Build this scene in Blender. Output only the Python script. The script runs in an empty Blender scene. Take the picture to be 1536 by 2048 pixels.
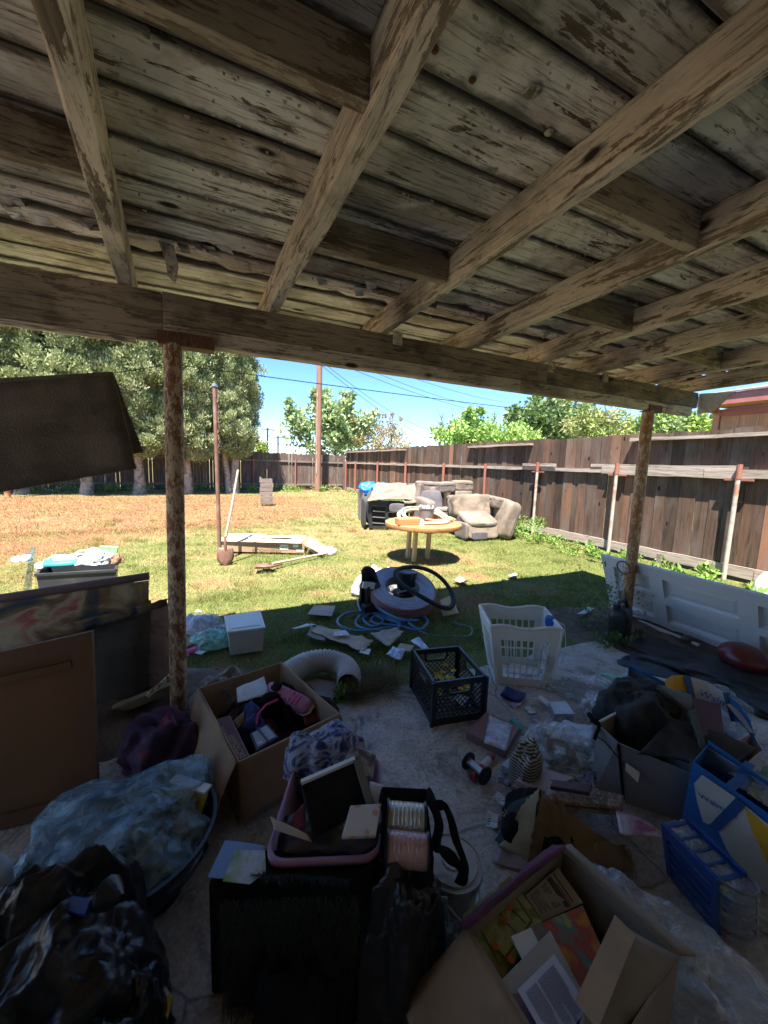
import bpy, math, random
import numpy as np
from mathutils import Vector, Matrix, noise as mn
S = bpy.context.scene
random.seed(7); rng = np.random.default_rng(7)
# ------------------------------------------------------------------ camera
F = 770.; CX, CY, H = 768., 1024., 1.5
def _n(v): v = np.array(v, float); return v/np.linalg.norm(v)
dY = _n([410-CX, 917-CY, F]); dX = np.array([2470-CX, 983-CY, F]); dX = _n(dX-dX@dY*dY); dZ = np.cross(dX, dY)
if dZ[1] > 0: dZ = -dZ
Wm = np.array([dX, dY, dZ])                       # camera axes (right, down, forward) -> world
CAM = np.array([0, 0, H])
cam = bpy.data.cameras.new('camera'); co = bpy.data.objects.new('camera', cam); S.collection.objects.link(co); S.camera = co
cam.sensor_fit = 'VERTICAL'; cam.sensor_height = 34.6; cam.lens = 34.6*F/2048; cam.clip_end = 600; cam.clip_start = .05
R3 = np.column_stack([Wm[:, 0], -Wm[:, 1], -Wm[:, 2]])
co.matrix_world = Matrix([list(R3[0])+[0], list(R3[1])+[0], list(R3[2])+[H], [0, 0, 0, 1]])
# ------------------------------------------------------------------ light
w = bpy.data.worlds.new('World'); S.world = w; w.use_nodes = True
nt = w.node_tree; bg = nt.nodes['Background']; sky = nt.nodes.new('ShaderNodeTexSky'); sky.sky_type = 'NISHITA'
sky.sun_disc = False; sky.sun_elevation = math.radians(66); sky.sun_rotation = math.radians(217); sky.altitude = 1800; sky.air_density = 1.0; sky.dust_density = 0; sky.ozone_density = 5
hs_ = nt.nodes.new('ShaderNodeHueSaturation'); hs_.inputs['Saturation'].default_value = 1.12; hs_.inputs['Value'].default_value = .205; nt.links.new(sky.outputs[0], hs_.inputs['Color']); nt.links.new(hs_.outputs[0], bg.inputs[0]); bg.inputs[1].default_value = .15
sl = bpy.data.lights.new('sun', 'SUN'); so = bpy.data.objects.new('sun', sl); S.collection.objects.link(so)
sl.energy = 2.0; sl.angle = math.radians(.5); sl.color = (1, .925, .83)
so.rotation_euler = Vector((.24, .33, -1)).to_track_quat('-Z', 'Y').to_euler()
S.view_settings.view_transform = 'Standard'; S.view_settings.look = 'None'; S.view_settings.gamma = 1; S.view_settings.use_curve_mapping = False
S.view_settings.exposure = 3.48
S.cycles.max_bounces = 8; S.cycles.diffuse_bounces = 5; S.cycles.transparent_max_bounces = 12
# ------------------------------------------------------------------ helpers
def ray(px, py): return Wm@np.array([(px-CX)/F, (py-CY)/F, 1.])
def G(px, py, z=0.):
    d = ray(px, py); return Vector(CAM+d*(z-H)/d[2])
def PX(px, py, x): d = ray(px, py); return Vector(CAM+d*x/d[0])
def PY(px, py, y): d = ray(px, py); return Vector(CAM+d*y/d[1])
COL = S.collection
def tag(o, label=None, cat=None, group=None, kind=None):
    for k, v in (('label', label), ('category', cat), ('group', group), ('kind', kind)):
        if v: o[k] = v
    return o
def thing(name, label, cat, loc=(0, 0, 0), group=None):
    o = bpy.data.objects.new(name, None); o.empty_display_size = .1; COL.objects.link(o); o.location = loc
    return tag(o, label, cat, group)
def mesh(name, V, Fc, mat, parent=None, smooth=False, cols=None):
    """V in world coordinates; stored relative to the parent's base."""
    base = Vector(parent.location) if parent is not None else (sum((Vector(v) for v in V), Vector())/len(V) if len(V) < 20000 else Vector())
    if parent is not None and parent.parent is not None: base = base+Vector(parent.parent.location)
    A = np.array([tuple(v) for v in V], dtype=np.float64)-np.array(base)
    me = bpy.data.meshes.new(name); me.from_pydata(A.tolist(), [], [tuple(f) for f in Fc]); me.materials.append(mat)
    if smooth: me.polygons.foreach_set('use_smooth', [True]*len(me.polygons))
    if cols is not None:
        at = me.color_attributes.new('Col', 'FLOAT_COLOR', 'POINT')
        at.data.foreach_set('color', np.concatenate([cols, np.ones((len(cols), 1))], 1).astype(np.float32).ravel())
    o = bpy.data.objects.new(name, me); COL.objects.link(o)
    if parent is not None: o.parent = parent
    else: o.location = base
    return o
def bulk(name, V, T, mat, cols):
    """large triangle soup, V world (n,3), T (m,3)"""
    me = bpy.data.meshes.new(name); n, m = len(V), len(T)
    me.vertices.add(n); me.vertices.foreach_set('co', V.astype(np.float32).ravel())
    me.loops.add(m*3); me.loops.foreach_set('vertex_index', T.astype(np.int32).ravel())
    me.polygons.add(m); me.polygons.foreach_set('loop_start', np.arange(0, m*3, 3, dtype=np.int32)); me.polygons.foreach_set('loop_total', np.full(m, 3, dtype=np.int32))
    me.update(calc_edges=True); me.materials.append(mat)
    at = me.color_attributes.new('Col', 'FLOAT_COLOR', 'POINT')
    at.data.foreach_set('color', np.concatenate([cols, np.ones((n, 1))], 1).astype(np.float32).ravel())
    return me
class MB:
    def __init__(s): s.v = []; s.f = []
    def box(s, c, d, R=None):
        i = len(s.v); x, y, z = (q/2 for q in d)
        for k in ((-x, -y, -z), (x, -y, -z), (x, y, -z), (-x, y, -z), (-x, -y, z), (x, -y, z), (x, y, z), (-x, y, z)):
            p = Vector(k); p = (R@p if R else p)+Vector(c); s.v.append(p)
        for q in ((0, 3, 2, 1), (4, 5, 6, 7), (0, 1, 5, 4), (1, 2, 6, 5), (2, 3, 7, 6), (3, 0, 4, 7)): s.f.append([i+k for k in q])
        return s
    def bar(s, a, b, w, h, upv=(0, 0, 1)):
        a, b = Vector(a), Vector(b); d = (b-a); L = d.length; x = d.normalized(); u = Vector(upv); y = u.cross(x)
        if y.length < 1e-4: y = Vector((1, 0, 0)).cross(x)
        y.normalize(); z = x.cross(y); R = Matrix((x, y, z)).transposed()
        return s.box((a+b)/2, (L, w, h), R)
    def tube(s, pts, r, n=10, closed=False, caps=True):
        P = [Vector(p) for p in pts]; N = len(P); i0 = len(s.v); up = Vector((0, 0, 1)); pn = None
        for i, p in enumerate(P):
            t = (P[(i+1) % N]-P[i-1]) if closed else (P[min(i+1, N-1)]-P[max(i-1, 0)])
            if t.length < 1e-9: t = Vector((0, 0, 1))
            t.normalize()
            if pn is None:
                u = up if abs(t.z) < .9 else Vector((1, 0, 0)); pn = (u-t*u.dot(t)).normalized()
            else:
                pn = (pn-t*pn.dot(t)); pn = pn.normalized() if pn.length > 1e-6 else Vector((1, 0, 0))
            b = t.cross(pn); rr = r[i] if hasattr(r, '__len__') else r
            for k in range(n):
                a = 2*math.pi*k/n; s.v.append(p+(pn*math.cos(a)+b*math.sin(a))*rr)
        for i in range(N if closed else N-1):
            for k in range(n):
                a = i0+i*n; b = i0+((i+1) % N)*n; s.f.append([a+k, a+(k+1) % n, b+(k+1) % n, b+k])
        if caps and not closed: s.f.append([i0+k for k in range(n)][::-1]); s.f.append([i0+(N-1)*n+k for k in range(n)])
        return s
    def lathe(s, prof, c=(0, 0, 0), R=None, n=28, closed=False):
        i0 = len(s.v); m = len(prof)
        for (r, z) in prof:
            for k in range(n):
                a = 2*math.pi*k/n; p = Vector((r*math.cos(a), r*math.sin(a), z)); s.v.append((R@p if R else p)+Vector(c))
        for j in range(m if closed else m-1):
            for k in range(n):
                a = i0+j*n; b = i0+((j+1) % m)*n; s.f.append([a+k, a+(k+1) % n, b+(k+1) % n, b+k])
        if not closed:
            if prof[0][0] > 1e-5: s.f.append([i0+k for k in range(n)][::-1])
            if prof[-1][0] > 1e-5: s.f.append([i0+(m-1)*n+k for k in range(n)])
        return s
    def prism(s, pts, d):
        """closed polygon pts extruded by vector d"""
        i = len(s.v); n = len(pts); d = Vector(d)
        s.v += [Vector(p) for p in pts]+[Vector(p)+d for p in pts]
        s.f.append([i+k for k in range(n)][::-1]); s.f.append([i+n+k for k in range(n)])
        for k in range(n): s.f.append([i+k, i+(k+1) % n, i+n+(k+1) % n, i+n+k])
        return s
    def out(s, name, mat, parent=None, smooth=False): 
        o = mesh(name, s.v, s.f, mat, parent, smooth)
        if smooth:
            try:
                m = o.modifiers.new('edge', 'EDGE_SPLIT'); m.split_angle = math.radians(40)
            except Exception: pass
        return o
def box(name, c, d, mat, parent=None, R=None): return MB().box(c, d, R).out(name, mat, parent)
def bevel(o, wd=.004, seg=2):
    m = o.modifiers.new('bevel', 'BEVEL'); m.width = wd; m.segments = seg; m.limit_method = 'ANGLE'; return o
def fbm(p, o=4): return mn.fractal(Vector(p), 1., 2., o)
def nz(x, y, z=0, o=3): return mn.fractal(Vector((x, y, z)), 1., 2., o)
def sheet(name, P, mat, parent=None, amp=.01, n=8, th=.002, sc=6., seed=0, m=None, jag=0):
    """crumpled quad P (4 corners world), displaced along its normal"""
    P = [Vector(p) for p in P]; m = m or n; N = (P[1]-P[0]).cross(P[3]-P[0]).normalized()
    if N.z < 0: N = -N
    V = []
    for j in range(m+1):
        for i in range(n+1):
            u, v = i/n, j/m; p = (P[0]*(1-u)+P[1]*u)*(1-v)+(P[3]*(1-u)+P[2]*u)*v
            q = p*sc+Vector((seed*3.1, seed*1.7, seed))
            d = nz(q.x, q.y, q.z); e = abs(nz(q.x*.7+9, q.y*.7, q.z, 2))
            p = p+N*(d*amp+e*amp)
            if jag and (i in (0, n) or j in (0, m)): p = p+(P[1]-P[0]).normalized()*random.uniform(-jag, jag)+(P[3]-P[0]).normalized()*random.uniform(-jag, jag)
            V.append(p)
    a = len(V); V = V+[p-N*th for p in V]; Fc = []
    W = n+1
    for j in range(m):
        for i in range(n):
            k = j*W+i; Fc.append([k, k+1, k+1+W, k+W]); Fc.append([a+k, a+k+W, a+k+1+W, a+k+1])
    def edge(i, j): Fc.append([i, j, a+j, a+i])
    for i in range(n): edge(i+1, i); edge(m*W+i, m*W+i+1)
    for j in range(m): edge(j*W, (j+1)*W); edge((j+1)*W+n, j*W+n)
    return mesh(name, V, Fc, mat, parent, smooth=(amp > .004))
def heap(name, c, rx, ry, h, mat, parent=None, seed=0, crump=.3, sc=1.3, rot=0., n=44, m=22, flat=.0, smooth=True, base=None):
    """crumpled mound (bags, cloth) resting at c: broad lobes with sharp folded creases"""
    V = []; c = Vector(c); cr, sr = math.cos(rot), math.sin(rot); n, m = int(n*1.35), int(m*1.35)
    for j in range(m+1):
        t = j/m
        for i in range(n):
            a = 2*math.pi*i/n; rr = math.sin(t*math.pi/2)**.8 if t < 1 else 1; zz = math.cos(t*math.pi/2)**.75
            x, y = rr*math.cos(a), rr*math.sin(a); q = Vector((x*1.3+seed*5.3, y*1.3+seed, zz*1.1+seed*2.1))
            vd = mn.voronoi(q*1.15)[0]; ve = mn.voronoi(q*2.6+Vector((5, 2, 1)))[0]; cre = (vd[0]-.35)*.9+(ve[0]-.3)*.34
            lob = nz(q.x, q.y, q.z, 2); w1 = nz(q.x*1.7+3, q.y*1.7, q.z*1.7, 2); fold = abs(nz(q.x*2.1+w1*1.2, q.y*2.1-w1, q.z*2.1, 1)); fine = abs(nz(q.x*4.6+w1*2, q.y*4.6, q.z*4.6+w1, 1))
            k = 1+crump*(.95*lob+1.15*cre+.2*min(.5, fold*1.6)-.10*(1-min(1, fine*2.2)))
            x, y, z = x*k*rx, y*k*ry, zz*h*k
            p = c+Vector((x*cr-y*sr, x*sr+y*cr, max(z, 0)))
            if base is not None: p.z = max(p.z, base)
            V.append(p)
    Fc = []
    for j in range(m):
        for i in range(n): a = j*n; Fc.append([a+i, a+n+i, a+n+(i+1) % n, a+(i+1) % n])
    Fc.append([m*n+i for i in range(n)][::-1])
    return mesh(name, V, Fc, mat, parent, smooth=smooth)
def cushion(name, c, d, mat, parent=None, R=None, p=5., noise=.02, n=8, seed=0, sc=5):
    """puffed rounded block"""
    V = []; Fc = []; idx = {}
    def vid(k):
        if k not in idx:
            q = Vector(k)*(2/n)-Vector((1, 1, 1)); L = (abs(q.x)**p+abs(q.y)**p+abs(q.z)**p)**(1/p); mx = max(abs(q.x), abs(q.y), abs(q.z))
            u = q*(mx/L if L else 1); v = Vector((u.x*d[0]/2, u.y*d[1]/2, u.z*d[2]/2))
            e = nz(v.x*sc+seed*3, v.y*sc+seed, v.z*sc, 3); v = v*(1+0)+v.normalized()*e*noise
            idx[k] = len(V); V.append((R@v if R else v)+Vector(c))
        return idx[k]
    for ax in range(3):
        for sgn in (0, n):
            for i in range(n):
                for j in range(n):
                    ks = []
                    for (a, b) in ((i, j), (i+1, j), (i+1, j+1), (i, j+1)):
                        k = [0, 0, 0]; k[ax] = sgn; k[(ax+1) % 3] = a; k[(ax+2) % 3] = b; ks.append(vid(tuple(k)))
                    Fc.append(ks if sgn else ks[::-1])
    return mesh(name, V, Fc, mat, parent, smooth=True)
def gridpanel(name, P, us, vs, hole, t, mat, parent=None, mb=None):
    """quad P=(bl,br,tr,tl) cut into cells; hole(i,j) cells left open; thickness t"""
    P = [Vector(p) for p in P]; N = (P[1]-P[0]).cross(P[3]-P[0]).normalized()*t
    pt = lambda u, v: (P[0]*(1-u)+P[1]*u)*(1-v)+(P[3]*(1-u)+P[2]*u)*v
    nu, nv = len(us)-1, len(vs)-1; V = [pt(u, v) for v in vs for u in us]; a = len(V); V += [p+N for p in V]; Wd = nu+1; Fc = []
    keep = lambda i, j: 0 <= i < nu and 0 <= j < nv and not hole(i, j)
    for j in range(nv):
        for i in range(nu):
            if not keep(i, j): continue
            k = j*Wd+i; q = [k, k+1, k+1+Wd, k+Wd]; Fc.append(q[::-1]); Fc.append([a+x for x in q])
            for (di, dj, e) in ((0, -1, (k, k+1)), (1, 0, (k+1, k+1+Wd)), (0, 1, (k+1+Wd, k+Wd)), (-1, 0, (k+Wd, k))):
                if not keep(i+di, j+dj): Fc.append([e[0], e[1], a+e[1], a+e[0]])
    if mb is not None:
        o = len(mb.v); mb.v += V; mb.f += [[x+o for x in f] for f in Fc]; return mb
    return mesh(name, V, Fc, mat, parent)
def openbox(name, top, bot, t, mat, parent=None, floor=True):
    """open container; top/bot: 4 corners each (world), walls t thick, inwards"""
    top = [Vector(p) for p in top]; bot = [Vector(p) for p in bot]; ct = sum(top, Vector())/4; cb = sum(bot, Vector())/4
    ins = lambda L, c: [p+(Vector((c.x, c.y, p.z))-p).normalized()*t*1.4 for p in L]
    V = bot+top+ins(top, ct)+[p+Vector((0, 0, t)) for p in ins(bot, cb)]; Fc = [[3, 2, 1, 0], [12, 13, 14, 15]]
    for k in range(4):
        l = (k+1) % 4; Fc += [[k, l, 4+l, 4+k], [4+k, 4+l, 8+l, 8+k], [8+k, 8+l, 12+l, 12+k]]
    return mesh(name, V, Fc, mat, parent)
def text(name, body, size, o, xd, yd, mat, parent=None, ext=.0004, align='LEFT'):
    """flat lettering at point o running along xd, letter-up yd"""
    cu = bpy.data.curves.new('t', 'FONT'); cu.body = body; cu.size = size; cu.extrude = ext; cu.align_x = align; cu.resolution_u = 3
    tmp = bpy.data.objects.new('t', cu); COL.objects.link(tmp); dg = bpy.context.evaluated_depsgraph_get()
    me = bpy.data.meshes.new_from_object(tmp.evaluated_get(dg)); bpy.data.objects.remove(tmp)
    x = Vector(xd).normalized(); y = Vector(yd); y = (y-x*y.dot(x)).normalized(); z = x.cross(y)
    Mx = Matrix((x, y, z)).transposed(); V = [Mx@v.co+Vector(o) for v in me.vertices]; Fc = [list(p.vertices) for p in me.polygons]
    bpy.data.meshes.remove(me)
    return mesh(name, V, Fc, mat, parent) if V else None
def clone(o, loc, parent=None, rotz=None, scale=None):
    c = o.copy(); COL.objects.link(c); c.location = loc
    if parent is not None: c.parent = parent
    if rotz is not None: c.rotation_euler = (0, 0, rotz)
    if scale is not None: c.scale = scale
    return c
# numpy value noise (for lawn colours)
_lat = rng.random((256, 256))
def vn(x, y):
    xi, yi = np.floor(x).astype(int), np.floor(y).astype(int); fx, fy = x-xi, y-yi; fx = fx*fx*(3-2*fx); fy = fy*fy*(3-2*fy)
    g = lambda a, b: _lat[a & 255, b & 255]
    return (g(xi, yi)*(1-fx)+g(xi+1, yi)*fx)*(1-fy)+(g(xi, yi+1)*(1-fx)+g(xi+1, yi+1)*fx)*fy
def fb(x, y, o=4):
    s, a, t = 0, .5, 0
    for k in range(o): s = s+a*vn(x*2**k+k*17.3, y*2**k+k*9.1); t += a; a *= .5
    return s/t
# ------------------------------------------------------------------ materials
def newmat(name):
    m = bpy.data.materials.new(name); m.use_nodes = True; t = m.node_tree; b = t.nodes['Principled BSDF']; return m, t, b
def nod(t, ty, **kw):
    n = t.nodes.new(ty)
    for k, v in kw.items():
        if k.startswith('i_'): n.inputs[k[2:].replace('_', ' ')].default_value = v
        else: setattr(n, k, v)
    return n
def coords(t, scale=(1, 1, 1), kind='Object', rnd=False):
    tc = nod(t, 'ShaderNodeTexCoord'); mp = nod(t, 'ShaderNodeMapping'); t.links.new(tc.outputs[kind], mp.inputs[0]); mp.inputs['Scale'].default_value = scale
    if rnd:
        oi = nod(t, 'ShaderNodeObjectInfo'); mu = nod(t, 'ShaderNodeVectorMath', operation='SCALE'); cb = nod(t, 'ShaderNodeCombineXYZ')
        ml = nod(t, 'ShaderNodeMath', operation='MULTIPLY'); ml.inputs[1].default_value = 57.3; t.links.new(oi.outputs['Random'], ml.inputs[0])
        for k in range(3): t.links.new(ml.outputs[0], cb.inputs[k])
        t.links.new(cb.outputs[0], mp.inputs['Location'])
    return mp
def noise(t, mp, scale, detail=5, rough=.55, dist=0):
    n = nod(t, 'ShaderNodeTexNoise'); n.inputs['Scale'].default_value = scale; n.inputs['Detail'].default_value = detail; n.inputs['Roughness'].default_value = rough; n.inputs['Distortion'].default_value = dist
    t.links.new(mp.outputs[0], n.inputs['Vector']); return n.outputs['Fac']
def ramp(t, src, stops, interp='LINEAR'):
    r = nod(t, 'ShaderNodeValToRGB'); r.color_ramp.interpolation = interp; e = r.color_ramp.elements
    while len(e) < len(stops): e.new(.5)
    for q, (p, c) in zip(e, stops):
        q.position = p; q.color = (c if hasattr(c, '__len__') else (c, c, c))+(1,) if hasattr(c, '__len__') else (c, c, c, 1)
    t.links.new(src, r.inputs[0]); return r.outputs[0]
def mixc(t, f, a, b, mode='MIX'):
    m = nod(t, 'ShaderNodeMix', data_type='RGBA', blend_type=mode)
    for s, v in ((m.inputs[0], f), (m.inputs[6], a), (m.inputs[7], b)):
        if hasattr(v, 'is_output') or hasattr(v, 'links'): t.links.new(v, s)
        else: s.default_value = (tuple(v)+(1,)) if hasattr(v, '__len__') else v
    return m.outputs[2]
def bump(t, b, h, strength=.3, dist=.01):
    n = nod(t, 'ShaderNodeBump'); n.inputs['Strength'].default_value = strength; n.inputs['Distance'].default_value = dist
    t.links.new(h, n.inputs['Height']); t.links.new(n.outputs[0], b.inputs['Normal']); return n
def M(name, c, rough=.6, var=.25, sc=6, bmp=.2, c2=None, th=.55, sc2=3., metal=0, spec=.5, bsc=None, bd=.004, coat=0):
    """base colour c with broad and fine variation, optional second colour in patches (dirt, wear)"""
    m, t, b = newmat(name); mp = coords(t, rnd=True)
    n1 = noise(t, mp, sc, 6, .6); lo = tuple(x*(1-var) for x in c); hi = tuple(min(1, x*(1+var)) for x in c)
    col = ramp(t, n1, [(.3, lo), (.7, hi)])
    if c2: 
        n2 = noise(t, mp, sc2, 8, .65, .3); f = ramp(t, n2, [(th-.04, 0), (th+.06, 1)]); col = mixc(t, f, col, c2)
    t.links.new(col, b.inputs['Base Color']); b.inputs['Roughness'].default_value = rough; b.inputs['Metallic'].default_value = metal
    b.inputs['Specular IOR Level'].default_value = spec; b.inputs['Coat Weight'].default_value = coat
    if bmp: bump(t, b, noise(t, mp, bsc or sc*6, 4), bmp, bd)
    return m
def wood(name, base, dark, axis=0, scale=1., rough=.75, peel=None, peelth=.5, grey=None, knots=True, bs=.5, redvar=None, joints=False):
    """weathered board: grain along axis; peel = colour of the old paint that still covers it"""
    m, t, b = newmat(name); sc = [14*scale]*3; sc[axis] = .9*scale; mp = coords(t, sc, rnd=True); sc2 = [2.6*scale]*3; sc2[axis] = .8*scale; mq = coords(t, sc2, rnd=True)
    mr = coords(t, (1, 1, 1), rnd=True)
    g = noise(t, mp, 2.2, 8, .7, .6); col = ramp(t, g, [(.3, dark), (.5, base), (.72, tuple(min(1, x*1.35) for x in base))])
    if redvar:
        oi = nod(t, 'ShaderNodeObjectInfo'); f = ramp(t, oi.outputs['Random'], [(.25, 0), (.9, 1)]); gm = noise(t, mq, 1.3, 4); f2 = ramp(t, gm, [(.38, 0), (.62, 1)]); mm = nod(t, 'ShaderNodeMath', operation='MULTIPLY'); t.links.new(f, mm.inputs[0]); t.links.new(f2, mm.inputs[1])
        col = mixc(t, mm.outputs[0], col, mixc(t, .75, col, redvar))
    if grey:
        f = ramp(t, noise(t, mq, 1.7, 6, .6), [(.48, 0), (.66, 1)]); col = mixc(t, f, col, grey)
    if grey and redvar: col = mixc(t, 1, col, ramp(t, nod(t, 'ShaderNodeObjectInfo').outputs['Random'], [(0, .6), (.35, 1.05), (.6, .8), (1, 1.5)]), 'MULTIPLY')
    height = g
    if peel:
        pn = noise(t, mq, 3.7, 10, .74, .4); fine = noise(t, mp, 3.5, 6, .7)
        ad = nod(t, 'ShaderNodeMath', operation='MULTIPLY_ADD'); ad.inputs[1].default_value = .62; t.links.new(fine, ad.inputs[0]); t.links.new(pn, ad.inputs[2])
        f = ramp(t, ad.outputs[0], [(peelth+.285, 0), (peelth+.31, 1)])
        tint = ramp(t, noise(t, mr, 1.6, 5), [(.34, tuple(x*.5 for x in peel)), (.5, peel), (.66, tuple(min(.9, x*1.15) for x in peel))])
        sp = ramp(t, noise(t, mp, 3.1, 9, .82, .5), [(.39, .3), (.48, 1)]); tint = mixc(t, 1, tint, sp, 'MULTIPLY')
        cr = ramp(t, noise(t, mp, 5.5, 5, .6, .9), [(.33, .45), (.43, 1)]); tint = mixc(t, 1, tint, cr, 'MULTIPLY')
        col = mixc(t, f, col, tint)
        st = ramp(t, noise(t, mr, 2.3, 6, .6, .5), [(.33, .35), (.47, 1)]); col = mixc(t, .75, col, mixc(t, 1, col, st, 'MULTIPLY'))
        hm = nod(t, 'ShaderNodeMath', operation='MULTIPLY_ADD'); hm.inputs[1].default_value = .6; t.links.new(f, hm.inputs[0]); t.links.new(g, hm.inputs[2]); height = hm.outputs[0]
    if joints:                                     # mould and grime, and gap darkening painted into the colour along the joints
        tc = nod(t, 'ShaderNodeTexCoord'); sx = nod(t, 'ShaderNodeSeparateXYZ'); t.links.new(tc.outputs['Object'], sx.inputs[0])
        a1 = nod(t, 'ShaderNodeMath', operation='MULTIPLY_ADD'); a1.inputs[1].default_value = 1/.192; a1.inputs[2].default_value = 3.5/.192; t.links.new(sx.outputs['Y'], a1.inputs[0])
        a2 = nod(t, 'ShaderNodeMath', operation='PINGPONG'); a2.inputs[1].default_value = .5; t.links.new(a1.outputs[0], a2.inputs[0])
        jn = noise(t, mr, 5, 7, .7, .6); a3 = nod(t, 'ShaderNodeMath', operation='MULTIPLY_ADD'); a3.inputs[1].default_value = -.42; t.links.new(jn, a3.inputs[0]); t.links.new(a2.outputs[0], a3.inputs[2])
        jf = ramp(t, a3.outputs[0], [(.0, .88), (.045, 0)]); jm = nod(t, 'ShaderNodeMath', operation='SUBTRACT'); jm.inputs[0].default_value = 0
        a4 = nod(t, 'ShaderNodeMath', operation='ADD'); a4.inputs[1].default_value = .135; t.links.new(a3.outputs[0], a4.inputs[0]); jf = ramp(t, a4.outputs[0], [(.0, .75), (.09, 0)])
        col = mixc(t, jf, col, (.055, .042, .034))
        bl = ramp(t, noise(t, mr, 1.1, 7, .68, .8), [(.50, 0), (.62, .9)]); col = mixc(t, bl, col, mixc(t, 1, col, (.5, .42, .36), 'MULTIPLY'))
    if knots:
        vo = nod(t, 'ShaderNodeTexVoronoi'); sv = [5.]*3; sv[axis] = 2.2; mk = coords(t, sv, rnd=True); t.links.new(mk.outputs[0], vo.inputs['Vector']); vo.inputs['Scale'].default_value = 1.
        kf = ramp(t, vo.outputs['Distance'], [(.07, 1), (.12, 0)]); col = mixc(t, kf, col, tuple(x*.45 for x in dark))
    t.links.new(col, b.inputs['Base Color']); b.inputs['Roughness'].default_value = rough; b.inputs['Specular IOR Level'].default_value = .25
    bump(t, b, height, bs, .006); return m
def attrmat(name, rough=.7, trans=.25):
    m, t, b = newmat(name); a = nod(t, 'ShaderNodeAttribute', attribute_name='Col'); t.links.new(a.outputs['Color'], b.inputs['Base Color'])
    b.inputs['Roughness'].default_value = rough; b.inputs['Specular IOR Level'].default_value = .2
    if trans:
        tr = nod(t, 'ShaderNodeBsdfTranslucent'); t.links.new(a.outputs['Color'], tr.inputs[0]); mx = nod(t, 'ShaderNodeMixShader'); mx.inputs[0].default_value = trans
        o = t.nodes['Material Output']; t.links.new(b.outputs[0], mx.inputs[1]); t.links.new(tr.outputs[0], mx.inputs[2]); t.links.new(mx.outputs[0], o.inputs[0])
    return m
def textpaper(name, base=(.74, .74, .72), ink=(.12, .12, .15), sc=70):
    m, t, b = newmat(name); mp = coords(t); mp.inputs['Rotation'].default_value = (0, 0, .5); w_ = nod(t, 'ShaderNodeTexWave'); w_.bands_direction = 'Y'; w_.inputs['Scale'].default_value = sc*.5; t.links.new(mp.outputs[0], w_.inputs['Vector'])
    ln = ramp(t, w_.outputs['Fac'], [(.55, 0), (.62, 1)]); m2 = coords(t, (2.5, 1, 1)); g = ramp(t, noise(t, m2, sc*.8, 2), [(.44, 0), (.5, 1)]); blk = ramp(t, noise(t, mp, 9, 2), [(.45, 0), (.47, 1)])
    f = mixc(t, 1, mixc(t, 1, ln, g, 'MULTIPLY'), blk, 'MULTIPLY'); dirt = ramp(t, noise(t, mp, 6, 6, .7), [(.4, .72), (.6, 1)]); t.links.new(mixc(t, 1, mixc(t, f, base, ink), dirt, 'MULTIPLY'), b.inputs['Base Color']); b.inputs['Roughness'].default_value = .7; bump(t, b, noise(t, mp, 20, 4), .3, .004); return m
def film(name, c=(.8, .85, .9), a=.35, rough=.12):
    """thin clear plastic with creases"""
    m, t, b = newmat(name); mp = coords(t, rnd=True); n = noise(t, mp, 14, 6, .6, 1.2)
    b.inputs['Base Color'].default_value = c+(1,); b.inputs['Roughness'].default_value = rough; b.inputs['Specular IOR Level'].default_value = .8
    al = ramp(t, n, [(.35, a*.45), (.55, a), (.68, min(1, a*2.2))]); t.links.new(al, b.inputs['Alpha']); bump(t, b, n, .8, .02); return m
def printmat(name, cols, sc=9, rough=.35, base=None, seed=0, dist=1.5, kind='noise'):
    """colourful print"""
    m, t, b = newmat(name); mp = coords(t); mp.inputs['Location'].default_value = (seed*3.3, seed, seed*1.9)
    if kind == 'dots':
        v = nod(t, 'ShaderNodeTexVoronoi'); v.inputs['Scale'].default_value = sc; v.inputs['Randomness'].default_value = .35; t.links.new(mp.outputs[0], v.inputs['Vector']); col = ramp(t, v.outputs['Distance'], [(.28, cols[1]), (.34, cols[0])])
    else:
        n = noise(t, mp, sc, 4, .5, dist); k = len(cols); col = ramp(t, n, [(.28+.44*i/max(1, k-1), c) for i, c in enumerate(cols)], 'LINEAR' if kind == 'noise' else 'CONSTANT')
    t.links.new(col, b.inputs['Base Color']); b.inputs['Roughness'].default_value = rough; return m
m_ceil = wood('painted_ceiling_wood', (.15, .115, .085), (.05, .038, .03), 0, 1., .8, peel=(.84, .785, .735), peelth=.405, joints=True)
m_raft = wood('rafter_wood', (.23, .185, .14), (.09, .07, .055), 1, 1., .8, peel=(.68, .595, .505), peelth=.45)
m_block = wood('block_wood', (.2, .155, .11), (.08, .06, .045), 0, 1., .8, peel=(.44, .365, .28), peelth=.46)
m_head = wood('header_wood', (.17, .125, .095), (.07, .05, .04), 0, 1., .8, peel=(.33, .265, .205), peelth=.45)
m_head2 = wood('header_ledge_wood', (.2, .165, .125), (.08, .06, .045), 0, 1., .8, peel=(.6, .51, .41), peelth=.42)
m_fence = wood('fence_wood', (.092, .06, .044), (.026, .018, .014), 2, 1., .85, grey=(.13, .10, .083), redvar=(.22, .105, .062), bs=.7)
m_fenceb = wood('back_fence_wood', (.11, .078, .066), (.04, .03, .026), 2, 1., .85, grey=(.16, .13, .12), bs=.7)
m_rail = wood('rail_wood', (.34, .29, .245), (.11, .09, .075), 1, 1., .85, knots=False, bs=.8)
m_railx = wood('rail_wood_across', (.2, .165, .14), (.08, .065, .052), 0, 1., .85, knots=False, bs=.8)
m_roof = M('roof_felt', (.03, .03, .032), .9)
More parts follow.
